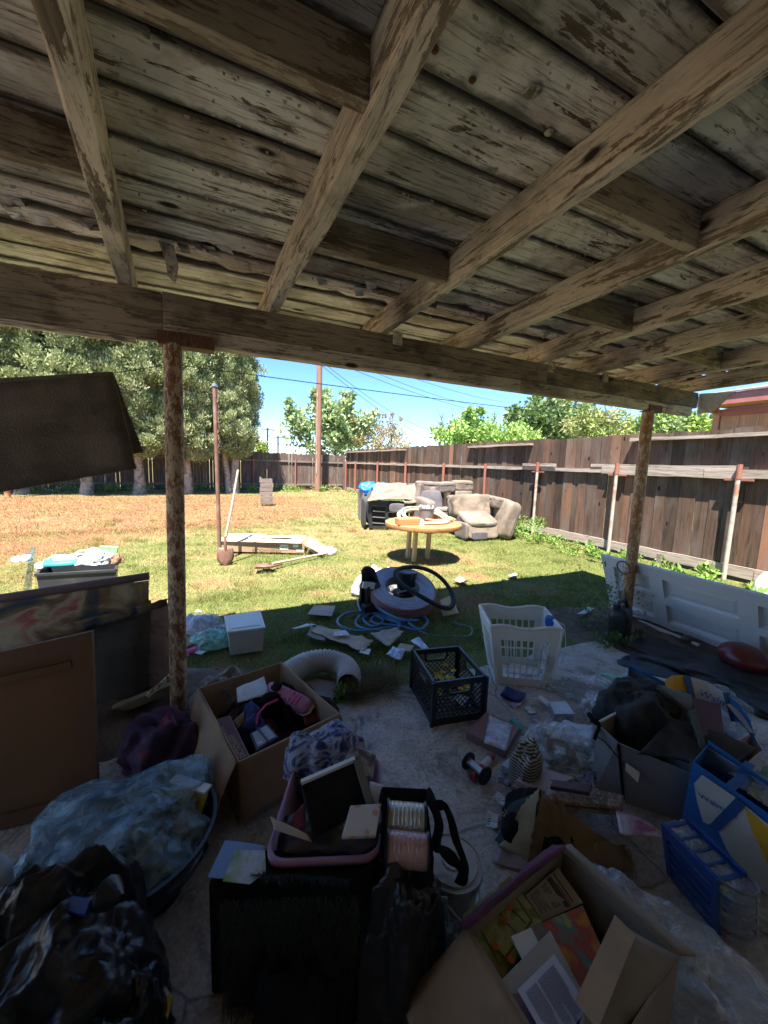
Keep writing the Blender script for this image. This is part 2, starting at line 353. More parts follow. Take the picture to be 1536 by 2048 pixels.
# ------------------------------------------------------------------ ground
def lawn_col(x, y):
    """colour of the turf itself: green, straw and bare reddish earth in drifts"""
    a = fb(x*.55+3, y*.8+1, 4); b_ = fb(x*2.6+40, y*2.6+7, 4); c_ = fb(x*.3+80, y*.5+30, 3)
    green = np.array([.165, .195, .06]); straw = np.array([.335, .28, .13]); earth = np.array([.32, .168, .092]); dry = np.array([.33, .285, .14])
    st = np.clip((a*.6+b_*.5-.44)*3.2+np.clip((y-5.2)*.10, 0, .45), 0, 1)
    shade_green = np.clip((4.9-y)*.6, 0, .75)*np.clip((x+2)*.6, 0, 1); st = np.clip(st-shade_green*.6, 0, 1)
    near = np.exp(-(((x-6.2)/1.3)**2))*np.clip((12-y)/5, 0, 1); st = np.clip(st-near*.7, 0, 1)
    er = np.clip((y-7.6-(x+.5)*.9+(c_-.5)*4)*.55, 0, 1)*np.clip((18.3-y)*.7, 0, 1)*np.clip((4.2+(c_-.5)*3-x)*.7, 0, 1)*(.55+.45*np.clip((b_-.32)*4, 0, 1))
    er = np.maximum(er, np.clip((b_-.60)*9, 0, .75)*np.clip((a-.4)*4, 0, 1))
    c = green[None]*(1-st[:, None])+(straw*.75+dry*.25)[None]*st[:, None]
    return c*(1-er[:, None])+earth[None]*er[:, None]
xs = np.concatenate([np.linspace(-150, -12, 12)[:-1], np.arange(-12, 9, .14), np.linspace(9, 150, 12)]); ys = np.concatenate([np.linspace(-60, 1.6, 8)[:-1], np.arange(1.6, 22, .14), np.linspace(22, 260, 10)])
X, Y = np.meshgrid(xs, ys); Z = -.03+(fb(X*1.3, Y*1.3, 3)-.5)*.03*((Y > 2.6)&(Y < 40)); nx, ny = len(xs), len(ys)
V = np.stack([X.ravel(), Y.ravel(), Z.ravel()], 1); ii = (np.arange(ny-1)[:, None]*nx+np.arange(nx-1)[None]).ravel()
T = np.concatenate([np.stack([ii, ii+1, ii+1+nx], 1), np.stack([ii, ii+1+nx, ii+nx], 1)])
cl = lawn_col(V[:, 0], V[:, 1])*.72
m, t, b = newmat('turf'); a = nod(t, 'ShaderNodeAttribute', attribute_name='Col'); mp = coords(t); n = noise(t, mp, 38, 6, .7); col = mixc(t, 1, a.outputs['Color'], ramp(t, n, [(.3, .55), (.65, 1.25)]), 'MULTIPLY')
t.links.new(col, b.inputs['Base Color']); b.inputs['Roughness'].default_value = .95; b.inputs['Specular IOR Level'].default_value = .1; bump(t, b, n, .6, .02)
me = bulk('lawn', V, T, m, cl); o = bpy.data.objects.new('lawn', me); COL.objects.link(o); tag(o, kind='structure')
gz = lambda x, y: -.03+(fb(x*1.3, y*1.3, 3)-.5)*.03*(y > 2.6)
def blades(n, x0, x1, y0, y1, L, wd, keep=None, lean=.6):
    x = rng.uniform(x0, x1, n); y = y0+(y1-y0)*rng.random(n)**1.15
    k = (x > -.36*y-.7)&(x < 6.95)
    if keep is not None: k &= keep(x, y)
    x, y = x[k], y[k]; n = len(x); c = lawn_col(x, y); lum = rng.uniform(.55, 1.35, n)[:, None]; tint = rng.random(n)[:, None]
    c = c*lum*(1-tint*.0); yel = (rng.random(n) < .22)[:, None]; c = np.where(yel, c*.3+np.array([.42, .33, .14])*.75*lum, c); grn = (rng.random(n) < .16)[:, None]; c = np.where(grn, c*.35+np.array([.14, .185, .05])*lum, c)
    l = L*rng.uniform(.5, 1.3, n); a = rng.uniform(0, 6.283, n); w_ = wd*rng.uniform(.6, 1.4, n); ln = rng.uniform(.1, lean*2, n)*l; a2 = rng.uniform(0, 6.283, n); z = gz(x, y)
    dens = .2+1.15*fb(x*3+9, y*3, 3); l = l*dens
    p0 = np.stack([x-np.cos(a)*w_, y-np.sin(a)*w_, z], 1); p1 = np.stack([x+np.cos(a)*w_, y+np.sin(a)*w_, z], 1)
    p2 = np.stack([x+np.cos(a2)*ln, y+np.sin(a2)*ln, z+l*.85], 1)
    V = np.stack([p0, p1, p2], 1).reshape(-1, 3); return V, np.repeat(np.clip(c, 0, 1), 3, 0)
off = lambda x, y: (y > 2.32+.25*fb(x*2, x*0+3, 2))&~((x > 3.1)&(y < 2.9)&(x < 4.3)&(rng.random(len(x)) < .8))&~((x < .35)&(y < 2.75)&(rng.random(len(x)) < .75))
parts = [blades(165000, -2.2, 7, 2.2, 4.6, .036, .0022, off), blades(150000, -3.5, 7, 4.4, 9.5, .045, .0034), blades(95000, -8.5, 7, 9, 20.3, .06, .0065)]
tc_ = np.stack([rng.uniform(-2, 6.6, 260), rng.uniform(2.6, 11, 260)], 1)      # ranker tufts
def tufts():
    V, C = [], []
    for (a, b) in tc_:
        v, c = blades(90, a-.09, a+.09, b-.09, b+.09, .085, .0032, off, .45)
        if len(v): V.append(v); C.append(c*np.array([.85, 1.0, .8]))
    return np.concatenate(V), np.concatenate(C)
parts.append(tufts()); V = np.concatenate([p[0] for p in parts]); cl = np.concatenate([p[1] for p in parts]); T = np.arange(len(V)).reshape(-1, 3)
m_leaf = attrmat('grass_blades', .8, .3)
o = bpy.data.objects.new('grass', bulk('grass', V, T, m_leaf, cl)); COL.objects.link(o); tag(o, 'short patchy grass, part green and part dried to straw', 'grass', kind='stuff')
# concrete slab
m, t, b = newmat('old_concrete'); mp = coords(t); n1 = noise(t, mp, 1.3, 8, .6, .4); n2 = noise(t, mp, 9, 8, .7); n3 = noise(t, mp, 60, 4, .6); n4 = noise(t, mp, 3.3, 9, .75, 1.2)
col = ramp(t, n1, [(.3, (.34, .31, .285)), (.5, (.46, .43, .40)), (.7, (.58, .55, .52))]); col = mixc(t, ramp(t, n2, [(.42, 0), (.6, .75)]), col, (.38, .315, .26)); col = mixc(t, ramp(t, n4, [(.53, 0), (.63, .75)]), col, (.13, .115, .10))
vo = nod(t, 'ShaderNodeTexVoronoi', feature='DISTANCE_TO_EDGE'); vo.inputs['Scale'].default_value = .55; dm = coords(t, (1, 1, 1)); nn = nod(t, 'ShaderNodeTexNoise'); nn.inputs['Scale'].default_value = 4; t.links.new(dm.outputs[0], nn.inputs['Vector'])
mv = nod(t, 'ShaderNodeVectorMath', operation='MULTIPLY_ADD'); mv.inputs[1].default_value = (.16, .16, .16); t.links.new(nn.outputs['Color'], mv.inputs[0]); t.links.new(dm.outputs[0], mv.inputs[2]); t.links.new(mv.outputs[0], vo.inputs['Vector'])
ck = ramp(t, vo.outputs['Distance'], [(.001, .5), (.0035, 1)]); col = mixc(t, 1, col, ck, 'MULTIPLY'); col = mixc(t, 1, col, ramp(t, n3, [(.35, .75), (.6, 1.12)]), 'MULTIPLY')
t.links.new(col, b.inputs['Base Color']); b.inputs['Roughness'].default_value = .82; hm = nod(t, 'ShaderNodeMath', operation='ADD'); t.links.new(n2, hm.inputs[0]); t.links.new(ck, hm.inputs[1]); bump(t, b, hm.outputs[0], .5, .008)
m_conc = m
edge = []; 
for x in np.arange(-6, 3.21, .08): edge.append((x, 2.17+.05*nz(x*2.2, 4)+.02*nz(x*9, 2)))
edge += [(3.3, 1.98), (3.42, 1.7), (3.5, 1.3), (3.55, .6), (3.55, -.95), (-6, -.95)]
o = MB().prism([(x, y, 0) for x, y in edge[::-1]], (0, 0, -.1)).out('concrete_slab', m_conc); tag(o, kind='structure')
m_soil = M('bare_soil', (.085, .062, .045), .95, .4, 9, .7, c2=(.15, .115, .085), th=.5, bd=.02)
def mound(name, c, rx, ry, h, seed): 
    V = []; Fc = []; n, mm = 40, 12
    for j in range(mm+1):
        for i in range(n):
            a = 2*math.pi*i/n; r = j/mm; x, y = r*math.cos(a), r*math.sin(a); k = 1+.25*nz(x*1.5+seed, y*1.5)
            V.append((c[0]+x*rx*k, c[1]+y*ry*k, c[2]+h*(1-r*r)*(1+.5*nz(x*3+seed, y*3, 1))+(.012*nz(x*9, y*9, seed) if j < mm else -.03)))
    for j in range(mm):
        for i in range(n): a = j*n; Fc.append([a+i, a+n+i, a+n+(i+1) % n, a+(i+1) % n])
    return mesh(name, V, Fc, m_soil, smooth=True)
tag(mound('soil', (3.75, 1.75, -.03), .95, 1.25, .05, 1), kind='structure'); tag(mound('soil', (-.45, 2.55, -.03), .75, .48, .14, 5), kind='structure')
# ------------------------------------------------------------------ patio cover
pc = thing('patio_cover', 'weathered wooden patio roof of peeling planks on painted rafters overhead', 'patio roof', (1.5, 2.35, 2.08))
RZ = 2.33; TZ = 2.47; rows = np.arange(-1.15, 3.2, .192)
raf = [-1.05, -.335, .37, 1.06, 1.72, 2.42, 3.05, 3.78, 4.51]
def plank(x0, x1, y0, y1, z, mat, name='ceiling_plank', th=.019, ragged=False, tilt=0):
    """board with softened long edges; ragged = rotten jagged front edge"""
    n = max(2, int((x1-x0)/.07)) if ragged else 8; V = []; Fc = []
    for i in range(n+1):
        x = x0+(x1-x0)*i/n; s = .003*nz(x*2, y0*7); bow = .004*nz(x*1.2, y0*3+5)
        ya = y0+s; yb = y1+s*.5
        if ragged: yb = y1-abs(nz(x*4.5, y0, 2, 5))*.13-random.uniform(0, .02)
        for (yy, zz) in ((ya, z+.003), (ya+.004, z), ((yb-.004), z+tilt), (yb, z+.003+tilt), (yb, z+th), (ya, z+th)): V.append((x, yy, zz+bow))
    for i in range(n):
        for k in range(6): a = i*6+k; c_ = i*6+(k+1) % 6; Fc.append([a, c_, c_+6, a+6])
    Fc.append([k for k in range(6)][::-1]); Fc.append([n*6+k for k in range(6)])
    return mesh(name, V, Fc, mat, pc)
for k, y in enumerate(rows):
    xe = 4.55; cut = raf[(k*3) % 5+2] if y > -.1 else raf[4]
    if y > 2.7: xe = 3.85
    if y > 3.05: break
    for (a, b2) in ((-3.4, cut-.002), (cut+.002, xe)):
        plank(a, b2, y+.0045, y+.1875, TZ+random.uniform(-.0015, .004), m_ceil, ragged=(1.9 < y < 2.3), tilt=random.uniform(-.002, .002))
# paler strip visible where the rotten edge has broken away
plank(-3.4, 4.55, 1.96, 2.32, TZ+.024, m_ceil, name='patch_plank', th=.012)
MB().box((.575, .95, TZ+.045), (8.1, 4.3, .012)).out('roofing_felt', m_roof, pc)
SK = {-.335: .07, .37: .024, 2.42: -.05, 3.05: -.05}
for x in raf:
    wd = .07 if x < .5 else .048; V = []; Fc = []; n = 40; x += 0
    for i in range(n+1):
        y = -1.15+(4.3 if x < 3.85 else 3.85)*i/n; e = .0025*nz(y*6, x*3, 0, 4); s = .004*nz(y*1.1, x*5)+SK.get(x, 0)*(2.35-y)
        ch = .006 if x > .5 else .012+.01*nz(y*3, x)
        for (dx, zz) in ((-wd/2, RZ+ch), (-wd/2+ch*.6, RZ+e), (wd/2-ch*.6, RZ-e), (wd/2, RZ+ch), (wd/2, TZ-.001), (-wd/2, TZ-.001)): V.append((x+dx+s, y, zz))
    for i in range(n):
        for k in range(6): a = i*6+k; c_ = i*6+(k+1) % 6; Fc.append([a, a+6, c_+6, c_])
    Fc.append(list(range(6))); Fc.append([n*6+k for k in range(6)][::-1]); mesh('rafter', V, Fc, m_raft, pc)
for i, y in enumerate((1.57, .965, 1.62, .95, 1.62, 1.12, 1.8, 1.15)):
    a, b2 = raf[i]+.034+SK.get(raf[i], 0)*(2.35-y), raf[i+1]-.034+SK.get(raf[i+1], 0)*(2.35-y)
    if i > 2: a -= .01; b2 += .01
    bevel(MB().box(((a+b2)/2, y, (RZ+TZ)/2+.004), (b2-a, .04, TZ-RZ-.012)).out('blocking', m_block, pc), .003)
def beam(x0, x1, y0, y1, z0, z1, mat, name):
    V = []; Fc = []; n = int((x1-x0)/.06)+1
    for i in range(n+1):
        x = x0+(x1-x0)*i/n; e = .003*nz(x*5, z0, y0, 4); g = .003*nz(x*7, z1, 3, 4)
        for (yy, zz) in ((y0+e, z0+.006), (y0+.006, z0+g), (y1-.006, z0+g), (y1, z0+.006), (y1, z1), (y0+e, z1)): V.append((x, yy, zz))
    for i in range(n):
        for k in range(6): a = i*6+k; c_ = i*6+(k+1) % 6; Fc.append([a, c_, c_+6, a+6])
    Fc.append([k for k in range(6)][::-1]); Fc.append([n*6+k for k in range(6)]); return mesh(name, V, Fc, mat, pc)
beam(-3.4, -.18, 2.335, 2.385, 2.085, RZ-.012, m_head, 'header_beam'); beam(-.176, 2.46, 2.325, 2.38, 2.165, RZ-.012, m_head, 'header_beam'); beam(2.465, 4.56, 2.33, 2.382, 2.165, RZ-.012, m_head, 'header_beam')
beam(-.176, 2.18, 2.31, 2.39, 2.083, 2.162, m_head2, 'header_ledge'); beam(2.185, 4.45, 2.312, 2.388, 2.083, 2.162, m_head2, 'header_ledge'); beam(-3.4, -.3, 2.332, 2.37, 2.06, 2.083, m_head2, 'header_ledge')
# split and curled bits of rotten wood
def shard(P, d, mat, name='wood_splinter'): MB().prism(P, d).out(name, mat, pc)
shard([(-.17, 2.15, 2.475), (-.12, 2.16, 2.475), (-.105, 2.20, 2.40), (-.12, 2.235, 2.34), (-.14, 2.22, 2.36), (-.15, 2.19, 2.42)], (.012, .004, 0), m_raft)
for k in range(26):
    x = random.choice([random.uniform(-.9, -.38), random.uniform(-.1, .3), random.uniform(.5, 1.3), random.uniform(.5, 3.6)]); y = random.uniform(2.05, 2.2); a = random.uniform(-.6, .6); L = random.uniform(.03, .09)
    shard([(x, y, TZ-.001), (x+L*.8, y+.015*a, TZ-.001), (x+L, y+.03, TZ-.02*random.random()-.004), (x+L*.3, y+.028, TZ-.03*random.random()-.005)], (0, .002, .004), m_ceil)
m_flash = M('galvanised_flashing', (.62, .62, .62), .5, .25, 8, .3, c2=(.16, .12, .10), th=.56, metal=.3)
o = MB().prism([(4.56, 2.31, 2.31), (4.56, 2.31, 2.10), (4.60, 2.2, 2.13), (4.64, 2.05, 2.30)], (.012, .02, .0)).out('corner_flashing', m_flash, pc)
for (x, y) in ((1.085, 2.318), (2.44, 2.318), (3.07, 2.318)): bevel(MB().box((x+.05, y-.004, RZ-.035), (.06, .02, .07)).out('hanger_plate', m_raft, pc), .002)
m_boltm = M('rusty_metal', (.16, .07, .035), .8, .4, 30, .4)
for (px_, py__, s_) in ((1065, 185, .02), (945, 160, .009), (1098, 265, .012), (430, 345, .016), (870, 100, .009)):
    k0 = G(px_, py__, TZ); MB().lathe([(.0, -.004), (s_*.55, -.0035), (s_*.7, 0), (s_, .001), (s_*1.15, .0035)], (k0.x, k0.y, TZ-.003), n=14).out('knot', m_raft if s_ > .01 else m_boltm, pc)
for (x, y) in ((1.55, .55),): MB().lathe([(.0, 0), (.014, .001), (.016, .006), (.008, .012)], (x, y, TZ-.011), n=12).out('nail_head', m_boltm, pc)
V = []; Fc = []
for k in range(1500):                            # curling flakes of old paint still clinging to the boards
    x, y = random.uniform(-.9, 4.4), random.uniform(.2, 2.3); y = rows[int((y+1.15)/.192)]+random.choice([random.uniform(.01, .05), random.uniform(.0, .19)]); L_, w_ = random.uniform(.004, .017), random.uniform(.002, .005); i = len(V); zz = TZ-.0005
    V += [(x, y, zz), (x+L_, y+random.uniform(-.004, .004), zz), (x+L_*.9, y+w_, zz-random.uniform(.002, .010)), (x+L_*.1, y+w_, zz-random.uniform(.001, .008))]; Fc.append([i, i+1, i+2, i+3])
tag(mesh('paint_flakes', V, Fc, M('old_paint_flake', (.5, .45, .39), .8, .4, 9, 0), pc), kind='stuff')
# ------------------------------------------------------------------ steel posts
def rustmat(name, paint, rust, th):
    m, t, b = newmat(name); mp = coords(t, (1, 1, .45)); n = noise(t, mp, 30, 10, .75, .2); n2 = noise(t, mp, 90, 4, .6); br = noise(t, mp, 2.2, 4)
    ad = nod(t, 'ShaderNodeMath', operation='MULTIPLY_ADD'); ad.inputs[1].default_value = .5; t.links.new(n2, ad.inputs[0]); t.links.new(n, ad.inputs[2]); ad2 = nod(t, 'ShaderNodeMath', operation='MULTIPLY_ADD'); ad2.inputs[1].default_value = .35; t.links.new(br, ad2.inputs[0]); t.links.new(ad.outputs[0], ad2.inputs[2])
    f = ramp(t, ad2.outputs[0], [(th-.025, 0), (th+.025, 1)]); rc = ramp(t, n2, [(.35, tuple(x*.35 for x in rust)), (.62, rust)]); pcx = ramp(t, br, [(.3, tuple(x*.75 for x in paint)), (.7, paint)])
    t.links.new(mixc(t, f, pcx, rc), b.inputs['Base Color']); b.inputs['Roughness'].default_value = .75; bump(t, b, ad.outputs[0], .5, .004); return m
m_rustL = rustmat('flaking_cream_paint', (.56, .43, .28), (.26, .11, .055), .915); m_rustR = rustmat('flaking_rusty_paint', (.58, .45, .30), (.42, .19, .075), .875); m_rustp = rustmat('rust_plate', (.16, .12, .09), (.17, .065, .03), .86)
def steel_post(x, y, tx, r, mat, label, plate):
    p = thing('steel_post', label, 'post', (x, y, 0))
    MB().tube([(x+(tx-x)*k/12, y+(2.34-y)*k/12, -.06+2.137*k/12) for k in range(13)], r, 26).out('pipe', mat, p, True)
    if plate: bevel(MB().box((tx+plate/4, 2.35, 2.071), (plate, .085, .01)).box((tx+plate/4, 2.303, 2.10), (plate, .006, .06)).out('cap_plate', m_rustp, p), .001)
    bevel(MB().box((x, y, .006), (.14, .14, .012)).out('base_plate', m_rustp, p), .002)
steel_post(-.171, 2.34, -.137, .044, m_rustL, 'round steel post with cream paint flaking to rust specks, left of the lawn view', .26)
steel_post(3.79, 2.33, 3.80, .050, m_rustR, 'heavily rusted orange steel post beside the white door, right end of the beam', .2)
# ------------------------------------------------------------------ house the photographer stands against
m_stucco = M('cream_stucco', (.68, .63, .56), .9, .15, 12, .4)
hw = thing('house_wall', 'plain stucco house wall closing the back of the patio', 'wall', (.5, -1, 0)); box('wall', (.55, -1.1, 1.25), (8.1, .2, 2.6), m_stucco, hw); box('added_shade_wall', (-2.3, -.1, 1.2), (.15, 1.8, 2.4), M('shade_wall_brown', (.16, .12, .09), .9), hw)  # unseen side wall added and sized to keep daylight off the left foreground
# ------------------------------------------------------------------ right-hand fence
m_red = rustmat('red_primer', (.36, .10, .07), (.30, .15, .10), .93); m_galv = M('galvanised_pipe', (.42, .37, .32), .6, .2, 10, .2, c2=(.34, .17, .12), th=.56)
fr = thing('wooden_fence', 'tall dark wooden board fence with rails and steel posts along the right of the yard', 'fence', (7.1, 9, 0))
y = .6; prev = 0; k = 0
while y < 20.3:
    wd = random.choice([.14, .185, .185, .2, .24]); z1 = 2.19+random.uniform(-.025, .02); z0 = .03; x = 7.05+random.uniform(-.006, .012); d = .018; cz = random.uniform(0, .012)
    mb = MB(); g = .006 if y < 9 else .004
    V = [(x, y+g/2, z0), (x, y+wd-g/2, z0), (x, y+wd-g/2, z1-cz), (x, y+g/2, z1)]
    mb.prism(V, (d, 0, 0)); o = mb.out('board', m_fence, fr); o.rotation_euler = (0, random.uniform(-.001, .001), 0); y += wd
def rail(x, y0, y1, z, h, d, name='rail', mat=None, wig=.012):
    V = []; Fc = []; n = max(3, int((y1-y0)/.12))
    for i in range(n+1):
        y = y0+(y1-y0)*i/n; a = wig*nz(y*1.7, z*5, 0, 4); b2 = wig*nz(y*2.3, z*3, 7, 4)
        for (xx, zz) in ((x-d+b2*.4, z-h/2+a), (x-d+b2*.4, z+h/2+b2), (x, z+h/2+b2), (x, z-h/2+a)): V.append((xx, y, zz))
    for i in range(n):
        for k in range(4): a = i*4+k; c_ = i*4+(k+1) % 4; Fc.append([a, a+4, c_+4, c_])
    Fc.append([0, 1, 2, 3]); Fc.append([n*4+k for k in range(4)][::-1]); return mesh(name, V, Fc, mat or m_rail, fr)
for (a, b2) in ((.6, 3.35), (3.36, 5.05)): rail(7.045, a, b2, 1.52, .13, .075)
for (a, b2) in ((5.05, 7.1), (7.12, 9.3), (9.32, 11.8), (11.82, 14.6), (14.62, 17.3), (17.32, 20.3)): rail(7.045, a, b2, 1.51, .075, .055)
rail(7.0, 6.15, 7.1, 1.6, .06, .05); rail(7.02, 2.95, 5.3, 1.61, .06, .04)
for (a, b2) in ((.6, 4.55), (6.9, 9.3), (13.3, 20.2)): rail(7.046, a, b2, 2.08, .05, .1, 'top_rail')
for (a, b2) in ((.6, 2.6), (2.61, 5.2), (5.22, 9), (9.02, 14), (14.02, 20.3)): rail(7.04, a, b2, .11, .16, .03, 'kick_board')
py = [2.903, 4.717, 6.61]+[PX(q, 940, 6.93)[1] for q in (969, 886, 810, 754, 710, 675)]
for i, y in enumerate(py):
    y = min(y, 20); near = i < 3
    if near:
        MB().tube([(6.93, y, -.05), (6.93, y, 1.46)], .03, 14).out('post', m_galv, fr, True); MB().tube([(6.93, y, 1.45), (6.93, y, 1.66)], .036, 14).out('post_sleeve', m_red, fr, True)
        box('bracket', (6.955, y, 1.44), (.03, .34, .03), m_red, fr)
    else: MB().tube([(6.95, y, -.05), (6.95, y, 1.6)], .045 if i > 3 else .035, 12).out('post', m_red, fr, True)
o = MB().box((6.05, 3.33, .14), (.025, .06, .36)).out('wooden_stake', m_railx); tag(o, 'short reddish wooden stake standing in weeds behind the white door', 'stake')
# ------------------------------------------------------------------ back fence
bf = thing('wooden_fence', 'far dog-eared wooden fence of weathered boards closing the back of the yard', 'fence', (-2, 20.6, 0))
def dogear(wd, h, d, c=.035): 
    return MB().prism([(-wd/2, 0, 0), (wd/2, 0, 0), (wd/2, 0, h-c), (wd/2-c, 0, h), (-wd/2+c, 0, h), (-wd/2, 0, h-c)], (0, d, 0))
db = dogear(.137, 1.95, .018); first = mesh('board', [(-9.9+v.x, 20.6+v.y, v.z) for v in db.v], db.f, m_fenceb, bf)
L0 = Vector(first.location)
x = -9.9
for k in range(1, 121):
    x += .1505 if k % 9 < 2 else .1385; o = clone(first, (x+9.9, random.uniform(0, .012), random.uniform(-.06, .0)), bf)
def railb(x0, x1, z, h=.09): MB().box(((x0+x1)/2, 20.57, z), (x1-x0, .05, h)).out('rail', m_railx, bf)
for z in (.28, 1.5):
    for a in (-10, -5.6, -1.2, 3.2): railb(a, a+4.38 if a < 3 else 6.95, z)
for x in (-9, -6.5, -4, -1.6, .9, 2.2, 4.33): MB().tube([(x, 20.53, -.05), (x, 20.53, 1.62)], .04, 10).out('post', m_red if x > 2 else m_galv, bf, True)
# leaning slatted panel by the trees
sp = thing('slat_panel', 'grey broken slatted wooden panel standing on dry grass before the far fence', 'wooden panel', (1.85, 13.4, 0))
for k in range(6): 
    o = MB().box((1.86+.02*math.sin(k*2), 13.4+.02*k, .1+.145*k), (.42, .03, .13), Matrix.Rotation(.05*math.sin(k*3.1), 3, 'Y')).out('slat', m_railx, sp)
MB().bar((1.72, 13.44, 0), (1.68, 13.55, .95), .05, .04).out('upright', m_railx, sp); MB().bar((2.02, 13.44, 0), (2.0, 13.55, .9), .05, .04).out('upright', m_railx, sp)
# ------------------------------------------------------------------ neighbour's house
m_peach = wood('peach_siding_paint', (.52, .27, .15), (.42, .21, .12), 2, .6, .8, knots=False, bs=.15); m_fas = M('brick_red_trim_paint', (.36, .13, .11), .6, .12, 5, .1); m_shing = M('roof_shingle', (.20, .17, .16), .9, .3, 20, .5)
nh = thing('neighbour_house', 'peach sided house with brick red eaves beyond the right fence', 'house', (9.4, 1, 0))
yy = 4.35
while yy > -3.4:
    box('siding_board', (9.41, yy-.15, 1.45), (.03, .294, 2.7), m_peach, nh); yy -= .3
box('wall', (11.2, .45, 1.4), (3.5, 7.85, 2.75), m_peach, nh); box('corner_trim', (9.4, 4.42, 1.45), (.09, .1, 2.7), m_peach, nh); box('frieze_board', (9.385, .4, 2.72), (.04, 8.0, .12), m_fas, nh)
MB().box((9.17, 4.42, 2.78), (.42, .07, .12)).out('rafter_tail', m_fas, nh); box('fascia', (8.95, .45, 2.93), (.04, 8.3, .2), m_fas, nh); box('soffit', (9.2, .45, 2.845), (.46, 8.2, .02), m_peach, nh)
MB().prism([(8.9, 4.65, 3.03), (13.6, 4.65, 3.9), (13.6, 4.65, 3.95), (8.9, 4.65, 3.06)], (0, -8.4, 0)).out('roof', m_shing, nh)
MB().prism([(9.0, 4.6, 2.9), (13.6, 4.6, 2.9), (13.6, 4.6, 3.88), (9.0, 4.6, 3.02)], (0, -.06, 0)).out('gable_board', m_fas, nh)
# ------------------------------------------------------------------ trees
def leafcloud(cl, per, L, wd, pal, up=.3, radial=True, seed=1, core=None, jit=.9):
    """leaf-sized triangles spread through clumps cl=[(x,y,z,r)], returns V, cols"""
    r = np.random.default_rng(seed); cl = np.array(cl); n = len(cl)*per; c = np.repeat(cl, per, 0); d = r.normal(size=(n, 3)); d /= np.linalg.norm(d, axis=1)[:, None]
    rad = c[:, 3]*r.random(n)**.45; p = c[:, :3]+d*rad[:, None]; 
    o = d*jit+r.normal(size=(n, 3))*.6; o[:, 2] += up; o /= np.linalg.norm(o, axis=1)[:, None]
    s = np.cross(o, r.normal(size=(n, 3))); s /= np.linalg.norm(s, axis=1)[:, None]+1e-9
    l = L*r.uniform(.6, 1.4, n)[:, None]; w_ = wd*r.uniform(.6, 1.4, n)[:, None]
    a = p; b = p+o*l*.45+s*w_; c2 = p+o*l; e = p+o*l*.45-s*w_
    V = np.stack([a, b, c2, e], 1).reshape(-1, 3); i = np.arange(n)*4; T = np.concatenate([np.stack([i, i+1, i+2], 1), np.stack([i, i+2, i+3], 1)])
    pal = np.array(pal); cc = pal[r.integers(0, len(pal), len(cl))]; cols = np.repeat(cc, per, 0)*r.uniform(.65, 1.35, n)[:, None]
    alt = pal[r.integers(0, len(pal), n)]; cols = cols*.6+alt*.4; return V, T, np.repeat(np.clip(cols, 0, 1), 4, 0)
m_bark = M('cypress_bark', (.33, .27, .22), .9, .35, 14, .8, c2=(.17, .125, .10), th=.52, sc2=6); m_barkd = M('dark_bark', (.10, .075, .06), .9, .3, 14, .6)
m_fol = attrmat('foliage', .75, .22)
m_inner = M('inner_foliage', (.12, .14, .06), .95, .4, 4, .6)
def crown_mesh(name, seed, R, z0, z1):
    r = np.random.default_rng(seed); cl = []
    for k in range(760):
        u = r.random()**.9; z = z0+(z1-z0)*u; pr = R*min(1, (u*5+.55))*(1-.35*max(0, u-.6)/.4); a = r.uniform(0, 6.283); pr *= 1+.13*math.sin(a*3+z*1.3)+.10*math.sin(z*2.7+a)
        rr = pr*(r.uniform(.55, 1.0) if k % 3 else r.uniform(.8, 1.08)); cl.append((rr*math.cos(a), rr*math.sin(a), z, r.uniform(.16, .34)))
    V, T, c = leafcloud(cl, 150, .115, .024, [(.27, .33, .145), (.33, .38, .19), (.20, .25, .11), (.40, .44, .25), (.16, .20, .09)], up=1.5, seed=seed)
    me = bulk(name, V, T, m_fol, c); return me
cm = [crown_mesh('cypress_crown_a', 3, 1.22, 1.7, 9), crown_mesh('cypress_crown_b', 5, 1.3, 1.5, 9)]
def trunk(pts, r, parent, mat, name='trunk'): return MB().tube(pts, r, 12).out(name, mat, parent, True)
def cypress(x, y, s, k, label, split=False, hz=0):
    tr = thing('cypress_tree', label, 'tree', (x, y, 0), 'cypress trees along the far fence')
    if split: 
        trunk([(x-.18, y, -.1), (x-.2, y, .5), (x-.32, y, 1.4), (x-.4, y, 2.4)], [.18, .13, .11, .08], tr, m_bark); trunk([(x+.05, y, -.1), (x+.06, y, .7), (x+.12, y, 1.6), (x+.12, y, 6)], [.22, .17, .15, .05], tr, m_bark)
    else: 
        trunk([(x, y, -.1), (x, y, .12), (x+.03, y, .5), (x-.02, y, 1.3), (x, y, 2.2), (x, y, 8)], [.30, .235, .19, .17, .15, .04], tr, m_bark)
        for q in range(4): trunk([(x, y, 1.1+.1*q), (x+.3*math.cos(q*1.7+k), y+.2*math.sin(q*1.7+k), 1.8), (x+.6*math.cos(q*1.7+k), y+.5*math.sin(q*1.7+k), 2.6)], [.07, .05, .03], tr, m_bark, 'limb')
    o = bpy.data.objects.new('crown', cm[k % 2]); COL.objects.link(o); o.parent = tr; o.rotation_euler = (0, 0, k*1.37); o.scale = (s, s, 1); o.location = (0, 0, hz)
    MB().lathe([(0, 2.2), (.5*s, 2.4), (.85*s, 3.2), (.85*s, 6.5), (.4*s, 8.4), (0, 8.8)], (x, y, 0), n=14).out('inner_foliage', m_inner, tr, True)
LB = ['cypress partly behind the rug, leftmost trunk at the frame edge', 'cypress whose trunk shows under the hanging rug', 'cypress whose trunk stands just left of the cream steel post', 'cypress with flared pale trunk just right of the cream steel post', 'cypress with twin trunks at the right end of the row']
